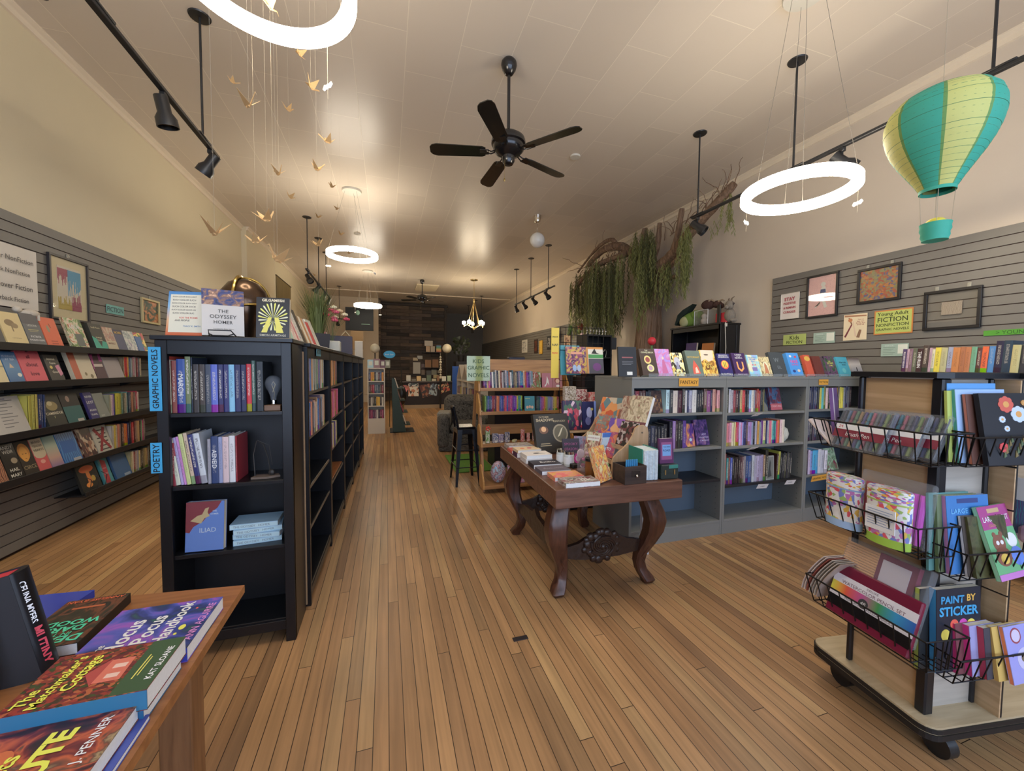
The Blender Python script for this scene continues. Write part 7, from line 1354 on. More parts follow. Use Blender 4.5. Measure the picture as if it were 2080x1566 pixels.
for k, (x, y, d) in enumerate(((.268, .56, 'back'), (.29, .48, 'front'))):
    t = thing('candle_jar', f'white-labelled glass candle jar with a silver lid, {d} one of the pair', 'candle jar', TL(x, y, TZ), TA, 'candle jars on the carved table')
    b = MB(); b.lathe([(.0, 0), (.034, .002), (.036, .01), (.036, .078), (.032, .086)], n=24, caps=False); b.build('glass_jar', mat('milky_glass', 'b8bcb8', .15, k=1.4, noise=0), t, True)
    b = MB(); b.lathe([(.0365, .02), (.0367, .068)], n=24, caps=False); b.build('label_band', P('d0ccc8', .5), t, True)
    b = MB(); b.lathe([(.0, .104), (.033, .104), (.034, .086), (.0, .086)], n=24, caps=False); b.build('lid', M_CHROME, t, True)
t = thing('amber_candle', 'amber glass candle with a black lid on the carved table', 'candle jar', TL(.325, .21, TZ), TA)
b = MB(); b.lathe([(.0, 0), (.04, .002), (.042, .01), (.042, .10)], n=26, caps=False); b.build('glass_jar', mat('amber_glass', '7a4a18', .12, k=1.2, noise=0), t, True)
b = MB(); b.lathe([(.0, .118), (.042, .116), (.043, .10), (.0, .10)], n=26, caps=False); b.build('lid', M_BLK, t, True)
b = MB(); b.box(.005, .03, -.0435, -.042, .02, .05); b.build('price_label', P('a8a8b8'), t)
t = thing('trinket_box', 'clear box of pink wrapped trinkets on the amber candle', 'box', TL(.35, .31, TZ), TA+.2)
b = MB(); b.bbox(-.05, .06, -.03, .06, .0, .15, .01); b.build('clear_box', clear('clear_box', 'd0c0c8', .2, .93), t)
random.seed(9); 
for k in range(9): b = MB(); b.ball((random.uniform(-.03, .04), random.uniform(-.01, .04), .02+.013*k), .016, 8, 6, sc=(1, .8, .7)); b.build('trinket', P(['b85a88', 'd8b8c0', '8a3a58', 'c8a0a8', 'b03a70'][k % 5], .3), t, True)
t = thing('sticker_bundle', 'pink and green bundle of stickers and tags beside the candle jars', 'stationery', TL(.345, .42, TZ), TA+.3)
for k, (x, z, r_, c) in enumerate(((-.02, .07, .035, 'c03a88'), (-.02, .07, .022, 'd8a8b8'), (.02, .035, .03, '24221e'), (.03, .04, .018, '3a7a3a'), (.0, .10, .03, 'd0b8c0'))): b = MB(); b.prism(circ(r_, 18, x, z), -.002*(k+1), 0, 'xz'); b.build('sticker', P(c, .4), t)
b = MB(); b.bbox(-.06, .07, 0, .04, 0, .03, .004); b.build('tray', P('1e1c1a', .4), t)
tface('orange and yellow character book leaning open-edged at the table front', .365, .045, .45, .30, .135, .205, .028, art('tb14', ['d0622a', 'e0b048', 'b03a30', 'd8c088', '4a6a3a'], 4, seed=54), spine=P('4a2a58'), rz_=0) if False else tface('orange and yellow character book with lilac edge leaning at the table front', .355, .07, .55, .33, .14, .21, .028, art('tb14', ['d0622a', 'e0b048', 'b03a30', 'd8c088', '4a6a3a'], 4, seed=54))
t = thing('drawer_box', 'dark old wooden card drawer holding blue tubes', 'box', TL(.50, .055, TZ), TA+.05)
M_OLD = wood('old_dark_wood', '2c221e', '44342c', k=1.1, rough=.6)
b = MB(); b.bbox(-.075, .075, -.06, -.052, 0, .105, .001); b.box(-.075, .075, .06, .068, 0, .105); b.box(-.075, -.068, -.052, .06, 0, .105); b.box(.068, .075, -.052, .06, 0, .105); b.box(-.068, .068, -.052, .06, 0, .008); b.build('drawer', M_OLD, t)
b = MB(); b.bbox(-.03, .03, -.0625, -.06, .045, .08, .001); b.build('label_holder', P('241c18', .4), t)
b = MB(); b.ball((0, -.070, .05), .009, 10, 8); b.cyl((0, -.06, .05), (0, -.068, .05), .004, n=8); b.build('knob', M_CHROME, t, True)
for k in range(6): b = MB(); b.cyl((-.045+.014*k, -.03, .01), (-.045+.014*k, -.03, .125), .006, n=10); b.cyl((-.045+.014*k, -.03, .125), (-.045+.014*k, -.03, .14), .0055, n=10); tag(b.build('blue_tube', P('2a7aa8', .3), None, True, TL(.50, .055, TZ)), 'blue capped tube standing in the dark card drawer, '+ORD[k]+' from left', 'tube', 'blue tubes in the card drawer')
t = thing('folded_page_book', 'teal hardcover with white deckled folded pages spread out', 'book', TL(.632, .10, TZ), TA)
b = MB(); b.box(-.052, -.047, -.05, .10, 0, .19); b.box(.05, .055, -.05, .10, 0, .19); b.build('cover', P('1e7a68', .4), t)
b = MB(); random.seed(13); pts = []
for k in range(26): a = k/25; pts.append((-.046+.095*a, -.055-.012*random.random()-.008*math.sin(a*PI)))
b.prism(pts+[(.049, .08), (-.046, .08)], .004, .185, 'xy'); pg = b.build('page_block', mat('blue_white_pages', 'b4c0cc', .7, k=1.5, noise=.25, scale=70, bump=.8), t)
t = thing('card_tin', 'dark green trunk-shaped tin holding boxed cards', 'tin', TL(.765, .075, TZ), TA)
b = MB(); b.bbox(-.062, .062, -.045, .05, 0, .09, .005); b.box(-.064, .064, -.047, .052, .034, .038); b.build('tin', P('24302e', .35), t)
b = MB(); b.box(-.01, .055, -.0475, -.045, .068, .09); b.build('teal_patch', P('2e7a70', .4), t)
for s_ in (-.035, .03): b = MB(); b.bbox(s_-.004, s_+.004, -.050, -.045, .03, .06, .001); b.build('latch', M_BRASS, t)
tface('boxed card deck with a pink and blue front in the green tin', .762, .06, .0, .06, .10, .155, .02, P('5a2a58', .35), (('rect', .12, .15, .88, .85, '8a4a78'), ('rect', .2, .3, .8, .75, '6a9ad8'), ('text', 'THE OPEN', .5, .66, .5, .07, '1e2a58'), ('text', 'ROAD', .5, .52, .5, .1, '1e2a58')), z=TZ+.0915)
tface('pink and white calendar book with a round title, behind the tin', .735, .42, .0, .12, .16, .20, .012, P('c8b0c0', .4), (('rect', 0, .9, 1, 1, '3a5a98'), ('text', '#MENDED', .5, .6, .7, .12, '6a3a58'), ('text', 'Weeks', .5, .4, .6, .1, '6a3a58'), ('rect', .6, .02, .95, .18, '3a4a78')), z=TZ)
tface('blue topped magazine behind the pink calendar book', .64, .50, .05, .10, .17, .215, .01, P('a8c0d0', .4), (('rect', 0, .85, 1, 1, '3a6ab0'), ('text', 'HAT', .3, .55, .3, .12, '3a3a48'), ('rect', .1, .2, .8, .24, '2a2a30')), z=TZ)
face_book('white and blue sketched floor sign card beneath the table beside the grey bookcase', (1.845, 2.45, 0.0005), 0, .0, .06, .36, .03, P('b8c0cc', .5), (('disc', .5, .7, .3, .1, '5a6a88'), ('disc', .5, .4, .3, .1, '5a6a88')))
# ================================================================== OAK A-FRAME SHELF
M_OAK = wood('honey_oak', '9a6a3c', 'b8864e', k=1.15, rough=.42, axis='X')
M_OAKZ = wood('honey_oak_upright', '9a6a3c', 'b4824c', k=1.15, rough=.42, axis='Z')
OK = thing('aframe_shelf', 'honey oak A-frame book display shelf beyond the carved table', 'display shelf', (1.02, 4.25, 0), -.02)
OW = 1.10
for x in (0, OW-.03):
    for (y0, y1, d) in ((0, .33, 'f'), (.74, .41, 'b')):
        b = MB(); b.prism([(y0, 0), (y0+.09, 0), (y1+.06, 1.32), (y1, 1.32)], x, x+.028, 'yz'); b.build('upright', M_OAKZ, OK)
b = MB(); b.prism([(.335, 1.28), (.36, 1.28), (.40, 1.50), (.375, 1.50)], .0, OW, 'yz'); b.build('back_board', M_OAK, OK)
for i, z in enumerate((.085, .53, .885, 1.155)):
    yf = .33*z/1.32-.115; wx = OW if i > 0 else OW
    b = MB(); b.bbox(.0, OW, yf, yf+.20, z-.022, z, .003); b.bbox(.0, OW, yf-.012, yf, z-.03, z+.008, .003); b.build('shelf', M_OAK, OK)
    for x in (-.018, OW):
        b = MB(); b.prism([(yf-.01, z-.03), (yf+.20, z-.03), (yf+.21, z+.10), (yf+.20, z+.19), (yf+.16, z+.215), (yf+.10, z+.20), (yf+.06, z+.13), (yf, z+.06)], x, x+.018, 'yz'); b.build('shelf_end', wood('shelf_end_oak', 'b07c38', 'c8944a', k=1.15, rough=.4, axis='Z'), OK)
b = MB(); b.box(.03, OW-.03, .26, .275, .60, .72); b.build('back_rail', M_OAK, OK)
def OL(x, y, z): c, s_ = math.cos(-.02), math.sin(-.02); return (1.02+x*c-y*s_, 4.25+x*s_+y*c, z)
def oyf(z): return .33*z/1.32-.115
random.seed(31)
pal1 = ['8a4a8a', '4a3a78', 'c0a070', 'a83a78', '5a2a68', 'c8c0b8', '2e4a58', 'b0a8a0', '2a2a38', 'c0b090', '7a3a30', 'a8a0a0', '3a3a48', 'b8b0b8', '4a6a88', '9a5a48', 'c8c8c8', '3a5a6a', '6a5a4a', 'a89878', '2a3a5a', '8a7a98', '3a8ab0', '2a6a98', 'c0a890', 'b04a3a', '7a3a98', '4a3a88', '9a98b0', '6a90a0']
row(OL(.05, oyf(1.155)+.03, 1.1555), -.02, [(c, .0205) for c in pal1[:30]], 'top shelf of the oak A-frame', "children's graphic novels on the oak A-frame", h=.205, hj=.02, d=.13, lean=-.05, cat='picture book')
def oface(label, x, z, w_, h_, cover, deco=(), tilt=.12, rz=0, t_=.015, y=.03): face_book(label, OL(x, oyf(z)+y, z+.0005), -.02+rz, tilt, w_, h_, t_, cover, deco, group='books face out on the oak A-frame', name='picture_book', cat='picture book')
oface('white, red and green glossy comic face out on the oak top shelf', .70, 1.155, .12, .195, art('ok1', ['b8b8b0', '8a2a28', '5a8a58', 'c8c4c0'], 2.5, seed=61))
oface('pink comic with a white dancing figure, oak top shelf', .845, 1.155, .13, .18, P('a86a7a', .25), (('poly', [(.2, .1), (.4, .3), (.5, .8), (.65, .5), (.7, .15), (.55, .35), (.35, .1)], 'd8c8c8'),))
oface('pink comic with a red-haired round face, oak top shelf', .98, 1.155, .13, .18, P('a06a72', .25), (('disc', .5, .5, .28, .22, '8a3a30'), ('disc', .52, .46, .2, .15, 'd0a898'), ('disc', .55, .12, .2, .08, 'd8d0d0')))
pal2 = ['6a8a3a', '2a5a5a', '3a4a8a', '2e5a6a', '3a3a6a', '8a2a3a', '7a2a38', '4a2a48', 'c87a4a', 'b05a3a', '3a5a8a', '4a4a98', '3a4a8a', 'a83a48', 'c04a68', '3a5aa0', '8a3a78', 'a83a78', 'b84a88', '6a3a88', '5a3a98', '7a3a98', 'b0a838', '3a7a68', '3a8a9a', '8aa838']
row(OL(.05, oyf(.885)+.03, .8855), -.02, [(c, .0175) for c in pal2], 'second shelf of the oak A-frame', "thin children's books on the oak A-frame", h=.185, hj=.006, d=.13, cat='picture book')
oface('teal early reader with three cartoon faces and yellow letters, second oak shelf', .60, .885, .125, .175, P('3a8090'), (('text', 'NARWHAL', .3, .84, .5, .1, 'd8d048'), ('disc', .25, .25, .12, .1, 'c8a088'), ('disc', .5, .28, .12, .1, 'c89a80'), ('disc', .75, .25, .12, .1, 'c8a890')))
row(OL(.68, oyf(.885)+.03, .8855), -.02, [(c, .0165) for c in ['2a3a48', '3a5a58', '2a5a68', '6a5aa0', '8a4a98', 'b05a88', 'c06a4a', 'b0a048', '8a9a58', '7a8ab0', '6a7aa8', '5a6aa8', '8a7ab0', 'a89a68', 'b0a048', 'b8a030', '8a3a48', '7a3a40']], 'second oak A-frame shelf, right part', "thin children's books on the oak A-frame", h=.165, hj=.006, d=.13, cat='picture book')
for k, (x, c, w_, h_, nm) in enumerate(((.075, '5a8a3a', .05, .16, 'green paper windmill'), (.165, '3a4a78', .07, .11, 'blue bagged trinkets'), (.235, '6a5a90', .06, .10, 'purple bagged trinkets'), (.31, '3a4a78', .06, .12, 'dark blue bagged trinkets'), (.40, 'a8a830', .07, .03, 'small yellow tag'), (.50, 'b82028', .06, .15, 'red boxed toy'), (.57, 'b02028', .05, .10, 'second smaller red boxed toy'), (.64, '8a4a48', .05, .11, 'brown and pink trinkets'))):
    t = thing('toy_pack', nm+' on the third oak A-frame shelf', 'toy', OL(x, oyf(.53)+.08, .5305), k*.2, 'small toys on the oak A-frame')
    b = MB(); b.bbox(-w_/2, w_/2, -.02, .02, 0, h_, .006); b.build('pack', art('toy%d' % k, [c, c, 'c8c0b8', c], 6, seed=k, rough=.25), t)
    b = MB(); b.box(-.015, .015, -.0225, -.02, .008, .024); b.build('price_label', P('c8c4bc'), t)
    if k == 0: b = MB(); [b.ball((.02*math.cos(a), -.02, .17+.02*math.sin(a)), .012, 6, 5) for a in (0, 1.2, 2.4, 3.6, 4.8)]; b.build('red_petals', P('c03a28'), t, True)
t = thing('toy_pack', 'pale blue bagged plush toy on the lowest oak A-frame shelf', 'toy', OL(.18, oyf(.085)+.10, .0855), 0, 'small toys on the oak A-frame')
b = MB(); b.ball((0, 0, .13), .09, 14, 10, sc=(1, .6, 1.4)); b.build('bag', art('bagart', ['4a8ab8', 'a8c0d8', '7a4a58', 'c8a8b0', '3a78a8'], 4, seed=9, rough=.2), t, True)
oface('white and pink boxed activity book on the lowest oak shelf', .38, .085, .19, .20, art('ok2', ['b8bcc8', 'c03a78', 'a8a8b8', '8ab0c8'], 3, seed=62), t_=.05)
t = thing('sign', 'glossy lime green KIDS GRAPHIC NOVELS sign above the oak A-frame', 'sign', (1.005, 4.42, 1.385), -.05); t.name = 'lime_sign'
b = MB(); b.box(-.135, .135, 0, .003, -.14, .145); b.build('card', mat('gloss_lime', '8a9a50', .08, k=1.2, noise=0, coat=.8), t)
for s_, w_, h_, z_ in (('KIDS', .13, .05, .085), ('GRAPHIC', .25, .06, .01), ('NOVELS', .235, .06, -.075)): letters(s_, w_, h_, P('2e4a20'), t, (0, -.0012, z_), bold=.01)
# ================================================================== STOOL, ARMCHAIR, RUG
M_STL = mat('black_stool_metal', '1c2028', .25, metal=.4, k=.9, noise=0, spec=.6)
t = thing('stool', 'black metal stool with a low back beside the oak shelf', 'stool', (.905, 4.72, 0), 0)
b = MB(); b.bbox(-.11, .11, -.14, .14, .665, .69, .012); b.bbox(-.115, .115, -.15, .15, .60, .668, .01); b.build('seat', M_STL, t)
for sx in (-1, 1):
    for sy in (-1, 1):
        b = MB(); 
        b.add([(sx*.112, sy*.15, .66), (sx*.055, sy*.15, .66), (sx*.112, sy*.085, .66), (sx*.15, sy*.225, 0), (sx*.125, sy*.225, 0), (sx*.15, sy*.20, 0)], [(0, 1, 4, 3), (0, 3, 5, 2), (1, 2, 5, 4), (0, 2, 1), (3, 4, 5)]); b.build('leg', M_STL, t)
for z, r_ in ((.22, .205), (.42, .19)):
    b = MB(); b.tube([(-r_*.66, -r_, z), (r_*.66, -r_, z), (r_*.66, r_, z), (-r_*.66, r_, z)], .007, 6, close=True); b.build('foot_ring', M_STL, t)
b = MB()
for sy in (-1, 1): b.tube([(-.10, sy*.12, .66), (-.12, sy*.11, .78), (-.15, sy*.09, .92)], .014, 8)
b.tube([(-.15, -.09, .92), (-.16, 0, .93), (-.15, .09, .92)], .016, 8); b.build('backrest', M_STL, t, True)
M_CHEN = art('chenille', ['2e2b28', '4c4842', '6e685e', '3a3632'], 14, 'noise', rough=.95, k=1.1, seed=3)
t = thing('armchair', 'grey-brown textured fabric armchair behind the black stool', 'armchair', (1.32, 6.80, 0), rad(-12))
def cush(x0, x1, y0, y1, z0, z1, r_, nm):
    b = MB(); b.bbox(x0, x1, y0, y1, z0, z1, r_); o = b.build(nm, M_CHEN, t, True); m = o.modifiers.new('soft', 'BEVEL'); m.width = r_*.6; m.segments = 3; return o
cush(-.44, .44, -.42, .42, .0, .30, .02, 'base'); cush(-.46, -.26, -.46, .40, .06, .62, .05, 'arm'); cush(.26, .46, -.46, .40, .06, .62, .05, 'arm'); cush(-.25, .25, -.45, .22, .30, .46, .05, 'seat_cushion'); cush(-.40, .40, .20, .46, .28, .90, .08, 'backrest')
b = MB(); b.bbox(-.475, -.25, -.30, .1, .40, .64, .02); b.build('throw', art('throw', ['7a7468', '9a9486', '6a6458'], 20, 'noise', rough=.95, k=1.1), t)
M_RUG = mat('green_shag', '5a8a28', .95, k=1.1, noise=.35, scale=60, bump=1.0)
b = MB(); b.bbox(.86, 1.40, 5.10, 6.15, 0.0005, .02, .008); o = b.build('rug', M_RUG); tag(o, 'bright green shaggy rug under the black stool and armchair', 'rug')
# ================================================================== WIRE GRID AND THINGS BEHIND THE OAK SHELF
t = thing('wire_grid', 'black wire grid panel holding magazines left of the grey bookcase', 'grid panel', (1.65, 3.60, 0), 0)
b = MB()
for k in range(9): b.cyl((.061*k, 0, .05), (.061*k, 0, 1.81), .003, n=5)
for k in range(24): b.cyl((0, .003, .05+k*.0765), (.488, .003, .05+k*.0765), .003, n=5)
b.build('wire_mesh', M_WIREB, t); b = MB(); b.bbox(-.02, .51, -.15, .15, 0, .05, .004); b.build('foot', M_BLK, t)
def gface(label, x, z, w_, h_, cover, deco=(), y=3.56, rz=0.0): face_book(label, (x, y, z), rz, .15, w_, h_, .015, cover, deco, group='magazines on the wire grid')
gface('black and yellow craft magazine with light blue crystals on the wire grid', 1.80, 1.345, .22, .27, art('gm1', ['2a2438', 'c8a838', '8a3a68', '2a2a4a', 'd8b0a0'], 4, seed=71), (('disc', .4, .2, .1, .12, '8aa8d0'), ('disc', .62, .2, .1, .12, '9ab0d8'), ('rect', .25, .72, .8, .8, 'c88a70')), y=3.52)
gface('orange, white and green witch-themed magazine on the wire grid', 2.01, 1.345, .19, .27, P('c8c4b8'), (('rect', 0, .92, 1, 1, 'c08030'), ('rect', 0, 0, .1, 1, 'b87a30'), ('poly', [(.3, .75), (.5, .95), (.62, .78), (.8, .74)], '1e2020'), ('rect', .12, .58, 1, .72, '3a8a48'), ('rect', .12, 0, 1, .56, '4a4a58'), ('disc', .6, .25, .25, .15, '6a3a78')), y=3.52)
gface('teal backed magazine behind the black and yellow one', 1.76, 1.33, .22, .30, P('3a8a98'), y=3.57)
for k, (x, z, c, d) in enumerate(((1.84, 1.05, '8a2a30', 'dark red toy box'), (1.98, 1.02, 'c01e28', 'bright red toy box'), (1.72, 1.08, '8a7a60', 'tan toy box'), (2.08, 1.15, 'a83a48', 'rose toy box'), (1.9, .80, '6a4a38', 'brown toy box'), (2.04, .78, 'b0282e', 'lower red toy box'))):
    b = MB(); b.bbox(-.06, .06, -.03, .03, 0, .14, .004); tag(b.build('toy_box', art('tbx%d' % k, [c, c, 'c8c0b8', c, '3a2a2a'], 5, seed=k), None, False, (x, 3.52, z)), d+' hanging low on the black wire grid', 'box', 'toy boxes on the wire grid')
    b = MB(); b.cyl((x, 3.55, z+.12), (x, 3.60, z+.13), .003, n=5); hk = b.build('hook', M_WIREB, t); hk.location = (-1.65, -3.60, 0)
t = thing('sign', 'tall yellow SNACK NAP READ sign left of the wire grid', 'sign', (1.605, 3.61, 1.60), -.1); t.name = 'yellow_sign'
b = MB(); b.box(-.045, .035, 0, .004, -.30, .20); b.build('card', P('e0b020', .5), t)
for s_, z_, c_ in (('SNACK', .11, '2a2418'), ('NAP', .03, '3a3a28'), ('READ', -.05, 'c84a18')): letters(s_, .06, .045, P(c_), t, (-.005, -.0012, z_), bold=.02)
t = thing('cube_shelf', 'black open cube shelf with small silver jewellery behind the grid', 'shelf', (2.24, 4.14, 1.30), .1)
b = MB()
b.box(0, .36, 0, .22, .48, .50); b.box(0, .02, 0, .22, 0, .48); b.box(.34, .36, 0, .22, 0, .48); b.box(.02, .34, .2, .22, 0, .48); b.box(.02, .34, 0, .2, .22, .235); b.build('case', M_BC, t)
b = MB(); random.seed(4)
for k in range(7): x_ = .06+.045*k; b.tube([(x_, .08, .235), (x_+.01, .08, .30), (x_+.03*(k % 2), .08, .33)], .004, 5); b.tube([(x_, .1, .50), (x_+.01, .1, .56), (x_-.015, .1, .60)], .004, 5); b.ball((x_+.01, .1, .55), .012, 7, 5)
b.build('jewellery', mat('silver', 'b0aca0', .25, metal=.9, k=1.2), t, True)
b = MB(); b.bbox(-1.3, 1.1, -.2, .2, 0, 1.299, .005); tag(b.build('display_counter', P('24222a', .5, .8), None, False, (1.65+1.15, 4.25, 0)), 'dark low display counter behind the grey bookcases', 'counter') if False else None
b = MB(); b.bbox(2.20, 2.66, 4.10, 4.42, 0, 1.2995, .005); tag(b.build('display_cabinet', M_BC), 'black display cabinet under the cube shelf behind the grid', 'cabinet')
b = MB(); b.bbox(-.07, .07, -.07, .07, 0, .15, .003); o = b.build('speaker_box', P('1c1e24', .5, .8), None, False, (2.755, 4.5, 1.645)); tag(o, 'small plain black box on a stand left of the red tulip', 'box'); 
b = MB(); b.cyl((0, 0, -1.645), (0, 0, 0), .02, n=10); b.build('stand', M_BLK, o)
# dark sale boxes and magazines behind the oak back board
for k, (x, y, z, w_, h_, c, d) in enumerate(((1.52, 5.4, 1.36, .16, .14, '4a3a78', 'purple box'), (1.78, 5.4, 1.36, .24, .19, '2a2a3a', 'navy box lid'), (2.06, 5.4, 1.36, .22, .13, '6a6458', 'bone-coloured skeleton box'), (2.40, 5.4, 1.36, .34, .17, '2e2c30', 'long black box'))):
    b = MB(); b.bbox(-w_/2, w_/2, -.05, .05, 0, h_, .004); tag(b.build('sale_box', art('sb%d' % k, [c, c, c, '8a8070'] if k in (2,) else [c, c], 8, seed=k), None, False, (x, y, z)), d+' standing on the counter behind the oak A-frame', 'box', 'boxes behind the oak A-frame')
b = MB(); b.bbox(1.42, 2.62, 5.22, 5.62, 0, 1.359, .006); tag(b.build('sales_counter', P('2a282c', .5, .9)), 'dark counter behind the oak A-frame carrying boxes', 'counter')
# ================================================================== FAR ROOM
# things on the far right slatwall
for k, (y, z, w_, h_, c, deco, nm) in enumerate(((13.1, 2.15, .55, .45, 'b8b4a8', '8a8a88', 'pale grey printed sign'), (12.0, 2.1, .30, .45, '3a2a24', '6a3a28', 'dark brown framed print'), (11.55, 2.05, .25, .42, 'c89a20', 'd8b030', 'yellow framed print'), (10.9, 2.15, .30, .40, '2a2a2c', '8a8a88', 'black framed print'), (9.65, 2.0, .35, .62, 'd0b090', '7a4a38', 'cream print of a reddish figure'), (8.9, 2.02, .42, .50, 'a88aa0', '5a3a38', 'lilac and brown poster'), (8.35, 2.28, .28, .50, 'c8c4c0', '8a6a70', 'white floral banner'))):
    if k >= 5: y -= .2
    t = thing('wall_print', nm+' on the far right slatwall', 'picture', (4.645, max(y, 8.3), z), RZ, 'prints on the far right slatwall')
    b = MB(); b.bbox(-w_/2, w_/2, -.02, 0, -h_/2, h_/2, .003); b.build('board', P(c), t); b = MB(); b.box(-w_*.36, w_*.36, -.022, -.02, -h_*.36, h_*.36); b.build('artwork', art('far%d' % k, [c, deco, c, deco], 7, 'cells', seed=k), t)
for k, (y, z, nm, c) in enumerate(((10.2, 2.35, 'red and white gnome figure', 'a83038'), (9.3, 2.42, 'green leafy plush', '3a7a38'), (8.75, 2.42, 'red and green plush flower', '8a2028'))):
    t = thing('soft_toy', nm+' hanging at the top of the far right slatwall', 'soft toy', (4.55, y, z)); b = MB(); b.ball((0, 0, 0), .09, 10, 7, sc=(.7, 1, 1)); b.build('body', P(c), t, True); b = MB(); b.ball((-.02, .03, -.12), .06, 10, 7); b.build('lower_part', P('c8c0b8' if k == 0 else '4a6a38'), t, True)
# dark framed board on the cream wall
t = thing('poster_board', 'dark poster with a green figure on the cream back wall', 'poster', (-.78, 12.88, 2.85)); b = MB(); b.bbox(-.40, .40, 0, .03, -.36, .34, .005); b.build('board', P('1a1e22', .8, .6), t)
b = MB(); b.ball((-.05, -.005, .18), .06, 8, 6, sc=(1, .2, 1.3)); b.box(.05, .3, -.004, 0, -.17, -.15); b.build('figure', P('4a6a58'), t)
b = MB(); b.cyl((0, .015, .34), (0, .015, ZC-2.85), .004, n=5); b.build('hanging_cord', M_WIRE, t)
t = thing('poster_board', 'brown hanging panel under the dark poster', 'banner', (-.86, 12.9, 2.22)); t.name = 'brown_panel'; b = MB(); b.box(-.18, .18, 0, .02, -.30, .27); b.build('cloth', P('6a5028'), t); b = MB(); b.cyl((0, .01, .27), (0, .01, .34), .004, n=5); b.build('cord', M_WIRE, t)
# white end panel and white shelf
M_WH = mat('white_melamine', 'b8ae9c', .4, k=1.35, noise=0)
b = MB(); b.bbox(-.48, -.36, 6.68, 6.72, 0, 1.80, .004); tag(b.build('end_panel', M_WH), 'narrow tall white panel at the far end of the black cases', 'panel')
t = thing('bookcase', 'white narrow bookcase with four book shelves in the distance', 'bookcase', (-.21, 8.60, 0), 0); t.name = 'white_bookcase'
for x in (-.17, .15): b = MB(); b.box(x, x+.02, 0, .25, 0, 1.35); b.build('side_panel', M_WH, t)
b = MB(); b.box(-.15, .15, .23, .24, 0, 1.35); b.build('back_panel', M_WH, t); b = MB(); b.box(-.17, .17, 0, .25, 1.35, 1.37); b.build('top_board', M_WH, t); b = MB(); b.box(-.15, .15, .0, .02, 0, .30); b.build('drawer_front', M_WH, t)
for z in (.32, .585, .845, 1.10): b = MB(); b.box(-.15, .15, .002, .23, z-.02, z); b.build('shelf', M_WH, t)
random.seed(77)
for i, z in enumerate((.32, .585, .845, 1.10)):
    pal = [['6a2a48', '8a3a58', '4a2a48', '6a4a58', 'b0a8a0', '3a2a38'], ['4a4038', 'a8a090', '5a5248', '3a3a30', 'b08a28', 'c09a30'], ['5a4a40', '7a2a38', '8a2a3a', '4a5a68', '5a6a78', '3a4a58'], ['3a4a68', 'b87a28', 'c08a30', '3a3a40', 'a8a8a0', '5a3a40']][i]
    row((-.355, 8.615, z+.0005), 0, [(pal[k % 6], .036) for k in range(8)], ('lowest', 'third', 'second', 'top')[i]+' shelf of the white bookcase', 'books in the distant white bookcase', h=.185, d=.15)
for k, (x, c, w_, h_, d) in enumerate(((-.34, '8aa8b0', .12, .17, 'pale blue book'), (-.22, '7a5a60', .13, .19, 'brown framed book'), (-.10, '5a3a4a', .10, .17, 'plum book'), (.0, '6a6a58', .10, .17, 'olive book'))): face_book(d+' standing on top of the distant white bookcase', (x+.02, 8.66, 1.3705), 0, .15, w_, h_, .02, P(c), (('rect', .2, .3, .8, .8, 'a8a898'),), group='books on the distant white bookcase')
def globe(label, x, y, z, r_, base):
    t = thing('globe_lamp', label, 'lamp', (x, y, z), 0, 'white globe lamps'); b = MB(); b.ball((0, 0, 0), r_, 22, 14); b.build('globe', mat('matte_globe', 'b0a890', .4, k=1.4, noise=0), t, True); b = MB(); b.cyl((0, 0, base-z), (0, 0, -r_*.9), .012, n=8); b.lathe([(.06, base-z), (.05, base-z+.02)], n=16); b.build('stand', M_BLK, t, True)
globe('white globe lamp above the distant white bookcase', -.24, 9.0, 1.79, .10, 0.0); globe('white globe lamp beside the far counter and dark wood wall', 1.95, 13.4, 2.03, .155, 0.9)
b = MB(); b.prism(circ(.13, 24, 0, 0, .085), 0, .01, 'xz'); o = b.build('oval_sign', P('1e90c0', .5), None, False, (.06, 9.5, 1.68)); letters('Book Sale!', .18, .05, P('d8e4ec'), o, (0, -.001, 0)); b = MB(); b.cyl((0, .02, -1.68), (0, .02, -.05), .008, n=6); b.build('stand', M_BLK, o); tag(o, 'bright blue oval sign with white lettering in the distance', 'sign')
t = thing('ladder_shelf', 'dark green leaning shelf with books beside the white bookcase', 'display shelf', (.06, 8.62, 0)); t.name = 'easel_shelf'
M_DG = P('22342c', .5)
b = MB(); b.prism([(.04, 1.15), (.10, 1.15), (.33, 0), (.06, 0)], 0, .03, 'xz'); b.build('side_panel', M_DG, t); b = MB(); b.prism([(.04, 1.15), (.10, 1.15), (.33, 0), (.06, 0)], .55, .58, 'xz'); b.build('side_panel', M_DG, t)
b = MB(); b.bbox(-.0, .50, 0, .58, 0, .02, .003); b.build('foot', P('1c1c1c', .5), t)
for k, z in enumerate((.15, .42, .68, .93)):
    x0 = .33-.24*z/1.15*1.0; b = MB(); b.box(x0, x0+.12, .03, .55, z, z+.015); b.build('shelf', M_DG, t)
    for q in range(3): face_book(('pale', 'blue', 'red', 'cream', 'brown', 'green')[(k*2+q) % 6]+' book, '+ORD[q]+' from the front on '+('lowest', 'second lowest', 'third', 'highest')[k]+' dark green ledge', (.06+x0+.04, 8.62+.12+.17*q, z+.0155), rad(90), .3, .15, .21, .02, P(['b8a890', '3a7aa8', '8a2a38', 'c8c0a8', '6a4a38', '4a6a4a'][(k*2+q) % 6]), group='books on the dark green leaning shelf')
